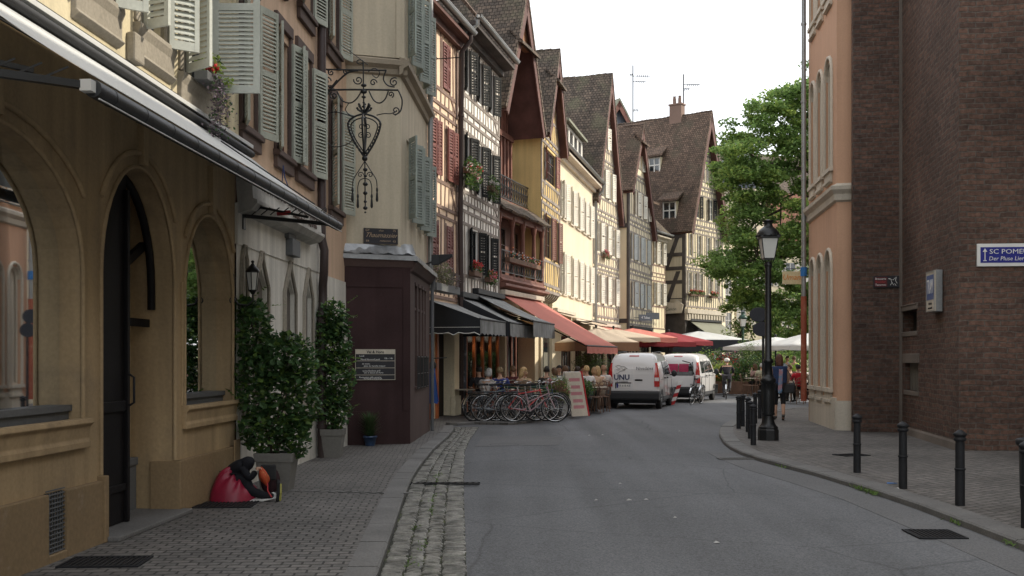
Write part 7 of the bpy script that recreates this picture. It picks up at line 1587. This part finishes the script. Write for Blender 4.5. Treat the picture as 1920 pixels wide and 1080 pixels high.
# bistro chair and table
ch0 = thing('bistro_chair', 'x', 'chair', (0,0,0)); mb = MB(); mb.lathe([(.19,.44),(.20,.455),(.19,.47)], 18, (0,.0,0)); mb.build('seat', M['bwood'], ch0)
mb = MB(); mb.tube([(-.18,.17,.46),(-.19,.22,.72),(-.13,.25,.88),(0,.26,.92),(.13,.25,.88),(.19,.22,.72),(.18,.17,.46)], .013, 6); mb.tube([(-.17,.21,.66),(0,.25,.68),(.17,.21,.66)], .010, 6); mb.tube([(-.16,.23,.78),(0,.26,.8),(.16,.23,.78)], .010, 6); mb.build('backrest', M['bwood'], ch0)
for sx in (-1,1):
    for sy in (-1,1): mb = MB(); mb.tube([(sx*.15,sy*.15,.45),(sx*.19,sy*.19,0)], .013, 6); mb.build('leg', M['bwood'], ch0)
tb0 = thing('bistro_table', 'x', 'table', (0,0,0)); mb = MB(); mb.lathe([(.33,.71),(.34,.72),(.33,.735)], 24); mb.build('tabletop', M['pstone'], tb0); mb = MB(); mb.lathe([(.20,0),(.18,.02),(.03,.05),(.025,.70),(.10,.71)], 14); mb.build('pedestal', M['iron'], tb0)
cu_, tu_ = [0], [0]
def chair(x, y, rz, lb):
    if not cu_[0]: ch0.location = (x,y,0); ch0.rotation_euler[2] = rz; ch0['label'] = lb; ch0['group'] = 'bistro chairs on the terraces'; cu_[0] = 1
    else: dup(ch0, (x,y,0), rz, lb, 'bistro chairs on the terraces')
def table(x, y, lb):
    if not tu_[0]: tb0.location = (x,y,0); tb0['label'] = lb; tb0['group'] = 'bistro tables on the terraces'; tu_[0] = 1
    else: dup(tb0, (x,y,0), random.random(), lb, 'bistro tables on the terraces')
B_, D_, BR, G_ = (.45,.30,.14), (.015,.012,.01), (.09,.045,.02), (.35,.34,.33)
def gx(px, Y): return (px-960)/2000*Y
seats = [  # key, px, Y, rz, label, shirt, trousers, hair
 ('a',898,29.6,R(200),'seated black haired guest in black jacket, far left of the terrace',(.02,.02,.025),D_,D_),
 ('b',910,28.9,R(150),'seated grey haired guest in light grey behind the parked bicycles',(.45,.42,.40),(.08,.08,.1),G_),
 ('d',938,29.6,R(175),'seated sandy haired guest in bright blue jacket by the orange windows',(.03,.05,.20),(.04,.04,.05),(.20,.14,.07)),
 ('c',976,29.3,R(120),'seated blonde guest low behind the bicycle handlebars',(.40,.30,.20),(.3,.25,.2),B_),
 ('b',988,30.4,R(215),'seated guest with long blonde hair beside the lit pillar',(.30,.22,.12),(.05,.05,.05),B_),
 ('a',962,30.8,R(190),'seated guest in dark maroon leaning by the restaurant window',(.08,.015,.015),D_,BR),
 ('d',1026,31.3,R(165),'seated dark haired guest in a black top left of the white board',(.02,.02,.02),D_,D_),
 ('b',1041,30.9,R(185),'seated guest in a pale grey shirt right behind the advertising board',(.50,.50,.52),(.1,.1,.12),BR),
 ('a',1048,33.0,R(20),'seated guest facing the street between dark haired people',(.10,.10,.12),D_,D_),
 ('c',1066,33.0,R(200),'seated guest with raised hand under the red awning',(.18,.05,.04),D_,D_),
 ('b',1079,33.5,R(160),'seated long haired woman leaning forward under the red awning',(.03,.03,.03),D_,(.03,.015,.01)),
 ('a',1060,31.8,R(170),'seated guest in a white shirt behind the board top',(.62,.62,.62),(.06,.06,.08),BR),
 ('d',1083,31.5,R(178),'seated dark haired guest in stone grey shirt left of the blond row',(.30,.28,.26),(.1,.1,.1),(.03,.018,.012)),
 ('a',1100,32.0,R(190),'seated blond guest in white shirt near the round shrub',(.70,.68,.66),(.1,.1,.12),B_),
 ('b',1113,32.6,R(170),'seated guest in beige with sandy hair left of the van',(.42,.30,.20),(.25,.2,.15),(.30,.18,.09)),
 ('c',1123,33.2,R(200),'seated blonde guest in cream raising a hand beside the van',(.60,.50,.40),(.25,.2,.15),B_),
 ('a',1132,33.8,R(185),'seated guest in white partly behind the van corner',(.60,.55,.52),(.1,.1,.1),(.30,.17,.10)),
 ('d',1095,35.2,R(10),'seated guest in dark red facing the street beyond the blond pair',(.15,.04,.04),D_,BR)]
GP = 'guests sitting on the terraces'
for k, px, Y, rz, lb, c1_, c2_, c3_ in seats:
    x = gx(px, Y); put(k, (x,Y,0), rz, lb, c1_, c2_, c3_, GP); chair(x, Y, rz, 'bistro chair under '+lb.replace('seated ',''))
for i, (x, Y, lb) in enumerate(((-1.3,30.0,'round table between the black jacket and blue jacket guests'),(-.2,30.2,'round table by the blonde guests near the lit pillar'),(1.25,31.9,'round table right behind the advertising board'),(1.75,32.6,'round table under the middle of the red awning'),(2.55,32.4,'round table before the white shirted guest'),(2.65,34.3,'round table left of the white van'))): table(x, Y, lb)
right = [('a',1496,38.6,R(200),'seated guest in a bright red top on the right terrace edge',(.45,.015,.03),D_,D_),('b',1503,40.5,R(150),'seated blonde guest behind the red top guest',(.35,.30,.22),D_,B_),('d',1478,41.5,R(230),'seated guest in brown on the right terrace behind the walking woman',(.12,.05,.04),D_,BR),
 ('a',1428,46.5,R(160),'seated guest in yellow grey just left of the street lamp',(.42,.42,.30),D_,G_),('c',1419,47.5,R(220),'seated guest among the plants left of the street lamp',(.30,.20,.18),D_,BR),('b',1509,43.5,R(190),'seated guest in white at the far right under the parasol',(.6,.6,.6),D_,BR)]
for k, px, Y, rz, lb, c1_, c2_, c3_ in right:
    x = gx(px, Y); put(k, (x,Y,0), rz, lb, c1_, c2_, c3_, GP); chair(x, Y, rz, 'bistro chair under '+lb.replace('seated ',''))
for x, Y, lb in ((gx(1484,39.4),39.4,'round table left of the red top guest'),(gx(1502,42),42,'round table between the right terrace guests'),(gx(1410,47),47,'round table among plants left of the street lamp')): table(x, Y, lb)
for i, (px, Y, rz) in enumerate(((1400,45.5,1.2),(1413,45,4.0),(1465,40.5,2.0),(1508,37.4,.4),(1117,31.4,2.8),(1129,32.0,3.3))): chair(gx(px,Y), Y, rz, ['empty bistro chair left of the planter on the right terrace','empty bistro chair right of the planter on the right terrace','empty bistro chair behind the walking woman','empty bistro chair by the apricot house drainpipe','empty bistro chair at the kerb left of the van','empty bistro chair touching the van corner'][i])
# walking woman
t = thing('person', 'woman walking away in navy cardigan and black cropped trousers behind the street lamp', 'person', (6.92,27.6,0), R(172))
figure(t, stand(.17,.08), shirt=(.10,.13,.20), trou=(.012,.012,.014), hair=(.10,.04,.025), hairlen=.20, sleeve=0, shoes=(.05,.045,.04), calf=1)
mb = MB()
def vest(i, j):
    a = (i-.5)*5.2; r_ = .175-.02*j; return (r_*1.12*math.sin(a), r_*.82*math.cos(a)+.0, 1.40-.62*j+.02*math.sin(i*20)*j)
mb.grid(vest, 20, 8); mb.build('cardigan', mat('navy knit', (.025,.045,.11), .9), t, solid=.01)
mb = MB(); mb.grid(lambda i, j: (-.02+.10*(i-.5)+.03*j, .20-.01*j, 1.32-.62*j+.01*math.sin(i*8)), 6, 10); mb.build('patterned_scarf', mat('patterned cloth', (.40,.20,.22), .8, c2=(.12,.25,.38), c2s=7, c2t=.5), t, solid=.01)
b_ = thing('shoulder_bag', 'dark shoulder bag hanging at the walking woman s hip', 'bag', (7.14,27.5,0), R(172)); mb = MB(); mb.ext([(-.14,-.05,.70),(.14,-.05,.70),(.16,-.05,.95),(-.16,-.05,.95)], (0,.10,0)); mb.build('bag_body', M['plas'], b_, bevel=.03); mb = MB(); mb.tube([(-.13,0,.94),(-.05,.0,1.15),(.08,0,1.36),(.12,0,1.15),(.13,0,.94)], .012, 6); mb.build('strap', M['plas'], b_)
# cyclist
cy = (8.75,43.6,ZR); bicycle('bicycle', 'dark bicycle ridden by the cyclist in black beyond the vans', (cy[0]-.1,cy[1]-.5,ZR), R(78), (.02,.02,.02))
t = thing('person', 'cyclist in a black jacket and white helmet riding away beyond the vans', 'person', (cy[0],cy[1]-.15,ZR), R(168))
J = dict(pelvis=(0,.10,.96), chest=(0,-.14,1.28), neck=(0,-.24,1.40), head=(0,-.32,1.52), face=(0,-1,-.1))
for s, k in ((-1,'L'),(1,'R')): J['sh'+k] = (s*.19,-.16,1.34); J['el'+k] = (s*.26,-.34,1.16); J['wr'+k] = (s*.24,-.50,1.05); J['hip'+k] = (s*.10,.06,.93); J['kn'+k] = (s*.12,-.28+.04*s,.62-.10*s); J['an'+k] = (s*.11,-.05,.28-.12*s); J['toe'+k] = (s*.11,-.18,.23-.12*s)
figure(t, J, shirt=(.015,.015,.022), trou=(.06,.06,.07), sleeve=2); mb = MB(); mb.ball((0,-.31,1.60), (.115,.14,.09), 12, 7); mb.build('helmet', M['wht'], t)
# standing guests far off
for px, Y, rz, lb, s_, hr in ((1352,52,2.4,'standing person in pale clothes far behind the second van',(.5,.5,.5),BR),(1489,49,3.0,'standing person in lime green far under the right parasols',(.35,.55,.08),BR),(1476,50,.4,'standing person in light blue far under the right parasols',(.35,.42,.52),D_)):
    t = thing('person', lb, 'person', (gx(px,Y),Y,0), rz, 'standing people far off'); figure(t, stand(.08,.05), shirt=s_, hair=hr)
# slumped person on the pavement
t = thing('person', 'slumped person on the pavement in black with a crimson cloth over the legs', 'person', (-3.06,12.12,0))
N = {'a':((-.10,.0,.15),.14),'b':((-.08,.02,.32),.165),'c':((-.02,-.02,.41),.145),'n':((.06,-.06,.43),.10),'h':((.13,-.09,.39),.10),'k':((.04,-.10,.26),.075),'m':((.12,-.14,.11),.06),'f':((.30,-.18,.06),.045),'g':((.40,-.18,.055),.04),
     's':((.02,-.13,.36),.055),'e':((.13,-.16,.25),.045),'w':((.19,-.16,.34),.035)}
o = skin('jacket', N, [('a','b'),('b','c'),('c','n'),('n','h'),('a','k'),('k','m'),('m','f'),('f','g'),('c','s'),('s','e'),('e','w')], 'a', M['cloth'], t, 2); o.color = (.008,.009,.013,1)
mb = MB(); rnd = random.Random(3)
def drape(i, j):
    a = i*2*math.pi; r_ = j; x = -.09+.29*r_*math.cos(a)*(1+.10*math.sin(3*a+1)); y = -.05+.23*r_*math.sin(a); z = .30*(1-r_**2.4)**.6 if r_ < 1 else 0
    z += (.030*abs(math.sin(a*4.5+r_*4))-.015+.018*math.sin(a*11+r_*7+2))*math.sin(r_*3.1); return (x+ .05*z, y-.02, max(.004, z*(1-.25*math.cos(a))))
mb.grid(drape, 64, 18); mb.build('crimson_cloth', mat('crimson rain cloth', (.24,.010,.035), .42, spec=.5, var=.12, vs=4, bump=.3, bs=9), t)
mb = MB(); mb.ball((.215,-.17,.365), (.03,.022,.02), 8, 5)
for k in range(4): mb.tube([(.225,-.185+.012*k,.375),(.25,-.187+.012*k,.37),(.262,-.187+.012*k,.35)], [.008,.008,.006], 6)
mb.tube([(.205,-.19,.36),(.225,-.205,.345)], [.009,.007], 6); mb.build('hand', M['skin'], t)
mb = MB(); mb.ext([(.425,-.235,.0),(.445,-.245,.10),(.44,-.23,.215),(.425,-.19,.25),(.41,-.15,.215),(.415,-.135,.10),(.42,-.15,.0)], (.035,.01,0)); s_ = mb.build('shoe', M['rub'], t, bevel=.012)
mb = MB(); mb.ext([(.462,-.22,.01),(.475,-.235,.10),(.47,-.21,.20),(.45,-.17,.12),(.455,-.16,.02)], (.018,.01,0)); mb.build('shoe_trim', mat('yellow trim', (.30,.28,.07), .6), s_)
r = thing('orange_bag', 'orange red cloth bundle held up against the knees of the slumped person', 'bag', (-2.83,11.95,0)); mb = MB(); mb.grid(lambda i, j: (.05+(.052+.014*math.sin(i*25+j*6))*math.sin(j*math.pi)*math.cos(i*6.283)-.06*j+.03, .05*math.sin(j*math.pi)*math.sin(i*6.283), .17+.22*j), 24, 12); mb.build('bundle', mat('orange cloth', (.42,.06,.02), .7, bump=.4, bs=12, c2=(.5,.25,.08), c2s=9, c2t=.62), r); mb = MB(); mb.tube([(.09,0,.22),(.10,-.03,.12),(.15,-.05,.05)], .008, 6); mb.build('cord', M['red'], r)
r = thing('backpack', 'dark maroon backpack leaning on the planter behind the slumped person', 'bag', (-2.80,12.35,0)); mb = MB(); mb.grid(lambda i, j: (.0+.10*math.sin(j*math.pi)**.6*math.cos(i*6.283)+.02*math.sin(i*19), .06*math.sin(j*math.pi)**.6*math.sin(i*6.283), .02+.34*j), 20, 10); mb.build('bag_body', mat('maroon nylon', (.03,.010,.014), .6, bump=.3, bs=10), r); MB().box(-.09,.09,-.10,-.07,.2,.38).build('pocket', M['plas'], r, bevel=.015)
mb = MB(); mb.add([(-.22,-.02,.004),(.02,-.07,.01),(.20,-.03,.05),(.12,.06,.09),(-.05,.06,.04)], [(0,1,4),(1,2,3,4)]); o = mb.build('white_cloth', M['wht'], None, loc=(-2.80,11.96,0), solid=.012); tag(o, 'crumpled white cloth lying under the outstretched leg of the slumped person', 'cloth')
mb = MB(); 
r = thing('blue_jacket', 'blue jacket hanging beside the doorway just past the burgundy bay', 'jacket', (gx(811,26.5),26.5,0)); mb.grid(lambda i, j: ((.13+.03*math.sin(i*30)*j)*math.cos(i*6.283)*(.5+.5*j), .06*math.sin(i*6.283), 1.35-.85*j+.03*math.sin(i*12)*j), 24, 10); mb.build('cloth_body', mat('bright blue cloth', (.02,.07,.26), .8, bump=.4, bs=8), r); MB().ball((0,.02,1.42),(.10,.05,.12)).build('dark_scarf', M['plas'], r); MB().tube([(0,.05,1.6),(.35,.1,1.62)], .012, 6).build('hook', M['iron'], r)
# ---------------------------------------------------------------- plants of the terraces
def bush(name, label, loc, rx, ry, h, n, size, mats, pot=None, group=None, seed=1, spiky=0, blossom=None, z0=.3):
    t = thing(name, label, 'plant', (loc[0],loc[1],0), 0, group); rnd = random.Random(seed); mb = MB(); k = 7
    for i in range(k): leaves(mb, (rnd.uniform(-.5,.5)*rx, rnd.uniform(-.5,.5)*ry, z0+h*rnd.uniform(.25,.75)), (rx*.6,ry*.6,h*.42), n//k, size, (0,0,1), rnd, .15, 0, 1.6 if not spiky else 3.5, .5 if not spiky else .14)
    mb.build('foliage', [M[m] for m in mats], t); mb = MB()
    for i in range(5): mb.tube([(0,0,.1),(rnd.uniform(-.4,.4)*rx,rnd.uniform(-.4,.4)*ry,z0+h*.5)], [.02,.01], 5)
    mb.build('stem', M['bark'], t)
    if blossom: mb = MB(); [petals(mb, (rnd.uniform(-.7,.7)*rx,rnd.uniform(-.7,.2)*ry,z0+h*rnd.uniform(.3,.9)), (.12,.12,.1), 9, .035, (0,), rnd) for _ in range(14)]; mb.build('blossom', M[blossom], t)
    if pot == 'box': MB().box(-rx*.9,rx*.9,-ry*.6,ry*.6,0,z0+.12).build('planter_box', M['bwood'], t, bevel=.015)
    elif pot: MB().lathe([(.17,0),(.26,z0+.1),(.28,z0+.1),(.28,z0+.16),(.24,z0+.16),(.22,z0)], 18).build('pot', M['plas'], t)
    return t
bush('round_shrub', 'round dark green shrub in a pot before the seated guests, left of the van', (gx(1092,31.0),31.0), .42,.4,.62, 2600,.035,('ivy','ivy2'),'pot',None,3)
bush('flowering_plant', 'pink flowering grassy plant between the bicycles and the white board', (1.15,28.9), .40,.35,.75, 1800,.05,('ivy2','lf3'),'pot',None,4,1,'petp')
for i, (px, Y, rx, h, mt_, lb, bl) in enumerate(((1116,36.2,.8,1.3,('grassy','ivy2'),'tall feathery grass plant behind the seated guests by the van',None),(1100,37.5,.6,1.5,('grassy','ivy'),'tall reed plant under the red awning end',None),
  (1350,49,.7,1.0,('lf3','lf3'),'bright lime green shrub right of the second van','peto'),(1362,51,.9,1.4,('heath','ivy2'),'brown and red leaved shrub behind the cyclist','petr'),(1378,53,.9,1.7,('heath','ivy'),'tall dusty pink shrub behind the cyclist','petp'),(1400,48,.9,1.5,('ivy','ivy2'),'dense dark green shrub in a wooden planter beside the green lamp',None),(1415,50,.8,1.8,('ivy2','grassy'),'palm like tall shrub right of the green lamp',None),
  (1388,56,.9,2.1,('ivy2','lf2'),'tall leafy shrub behind the green lamp',None),(1330,55,.8,1.6,('ivy','lf3'),'green shrub under the black and white parasol',None),(1310,57,.7,1.5,('lf2','lf3'),'green plant at the left under the black and white parasol',None),(1345,58,.8,1.7,('ivy','ivy2'),'red flowering shrub under the parasol edge','petr'),(1428,56,.9,1.7,('lf2','ivy2'),'green shrub behind the seated guest left of the street lamp',None),(1448,54,.8,1.6,('lf2','lf3'),'leafy shrub right of the street lamp column',None),(1470,56,.9,1.5,('ivy2','lf3'),'leafy shrub behind the standing people',None),(1497,55,.9,1.6,('lf2','ivy2'),'leafy shrub at the far right under the parasols',None),(1275,52,.6,1.3,('ivy','ivy2'),'green shrub glimpsed between the van roofs',None))):
    bush('terrace_shrub', lb, (gx(px,Y),Y), rx, .6, h, 1500, .075, mt_, 'box', 'shrubs around the terraces', 40+i, i in (0,1,6), bl, .45)
# ---------------------------------------------------------------- the big tree
def big_tree(loc, label, poly, ydep, ncl, nl, size, seed, limbs, mats=('lf','lf2','lf3'), Yc=65, name='broadleaf_tree', trunk_h=5.5, tr=.38, holes=()):
    t = thing(name, label, 'tree', (loc[0],loc[1],0)); rnd = random.Random(seed)
    def inside(x, y):
        c = False; n = len(poly)
        for i in range(n):
            (x1,y1),(x2,y2) = poly[i],poly[i-1]
            if (y1 > y) != (y2 > y) and x < (x2-x1)*(y-y1)/(y2-y1)+x1: c = not c
        return c
    P_ = [(gx(a,Yc), CAMZ+(HZ-b)/F*Yc) for a, b in poly]; poly = P_; H_ = [(gx(a,Yc), CAMZ+(HZ-b)/F*Yc, r*Yc/F) for a,b,r in holes]
    xs = [p[0] for p in poly]; zs = [p[1] for p in poly]; cl = []
    while len(cl) < ncl:
        x, z = rnd.uniform(min(xs),max(xs)), rnd.uniform(min(zs),max(zs))
        if inside(x, z) and not any(math.hypot(x-a,z-b) < r for a,b,r in H_): cl.append(Vector((x, Yc+rnd.uniform(-1,1)*ydep, z)))
    L0 = Vector((loc[0],loc[1],0)); mb = MB()
    for c in cl:
        r_ = rnd.uniform(.35,.85); m_ = rnd.choice(((0,0,1),(0,1,1),(0,0,2),(0,2,2))); n_ = int(nl*r_*rnd.uniform(.7,1.2))
        leaves(mb, c-L0, (r_*1.25, r_*1.1, r_*.55), n_, size, m_, rnd, .1, .35, 1.4, .5)
        for _ in range(int(n_*.12)): leaf1(mb, c-L0+Vector((rnd.gauss(0,r_*.65),rnd.gauss(0,r_*.6),rnd.gauss(0,r_*.4))), size, rnd, m_[0])
    mb.build('crown', [M[m] for m in mats], t)
    mb = MB(); mb.tube([(0,0,0),(.05,0,.6),(0,.05,trunk_h*.6),(.1,0,trunk_h)], [tr*1.35,tr,tr*.85,tr*.75], 12); mb.build('trunk', M['bark'], t)
    for pts in limbs:
        mb = MB(); q = [Vector((0,0,trunk_h*.95))]+[Vector((gx(a,Yc),Yc,CAMZ+(HZ-b)/F*Yc))-L0+Vector((0,rnd.uniform(-.6,.6),0)) for a,b in pts]; n = len(q); mb.tube(q, [max(.03,tr*.5*(1-i/(n))) for i in range(n)], 8)
        for i in range(1,n):
            for _ in range(4):
                c = rnd.choice(cl)-L0
                if (c-q[i]).length < 4.0: mb.tube([q[i], q[i].lerp(c,.5)+Vector((0,0,rnd.uniform(-.2,.3))), c], [.06,.04,.02], 5)
        mb.build('limb', M['bark'], t)
    return t
poly = [(1500,138),(1525,150),(1600,160),(1620,660),(1520,655),(1490,652),(1452,640),(1440,612),(1415,585),(1400,575),(1378,582),(1352,572),(1382,545),(1368,512),(1340,515),(1316,505),(1312,488),(1338,472),(1365,455),(1378,430),(1362,415),(1376,385),(1352,352),(1342,318),(1352,296),(1350,262),(1362,232),(1395,250),(1410,222),(1402,205),(1426,170),(1450,162),(1470,176),(1488,160)]
big_tree((20.3,65.5), 'big broad green tree spreading over the square behind the apricot house', poly, 2.6, 560, 300, .155, 12, [[(1550,430),(1500,358),(1465,375),(1420,410)],[(1560,420),(1520,395),(1480,385),(1440,405),(1400,440)],[(1565,380),(1530,300),(1490,250),(1455,215)],[(1580,360),(1540,260),(1515,190)],[(1540,470),(1480,480),(1420,490),(1350,492)],[(1570,350),(1500,320),(1430,300),(1380,270)]],
  holes=[(1484,338,13),(1502,305,10),(1445,178,6),(1422,320,6),(1385,480,8),(1465,505,6),(1500,235,7),(1398,385,6),(1500,442,8),(1422,258,7)])
poly2 = [(1440,560),(1530,540),(1600,560),(1600,668),(1430,668),(1425,630)]
big_tree((21,74), 'darker tree behind the parasols filling the right end of the square', poly2, 2.5, 70, 150, .19, 33, [[(1500,640),(1480,600)],[(1530,640),(1550,590)]], ('lf2','lf','lf2'), 74, trunk_h=2.5, tr=.25)
poly3 = [(1378,600),(1400,590),(1412,610),(1418,640),(1412,668),(1370,668),(1372,630)]
big_tree((gx(1392,66),66), 'small young tree on the square seen above the terrace plants', poly3, .8, 18, 120, .13, 35, [[(1392,640),(1395,610)]], ('lf','lf3','lf2'), 66, trunk_h=1.8, tr=.07)
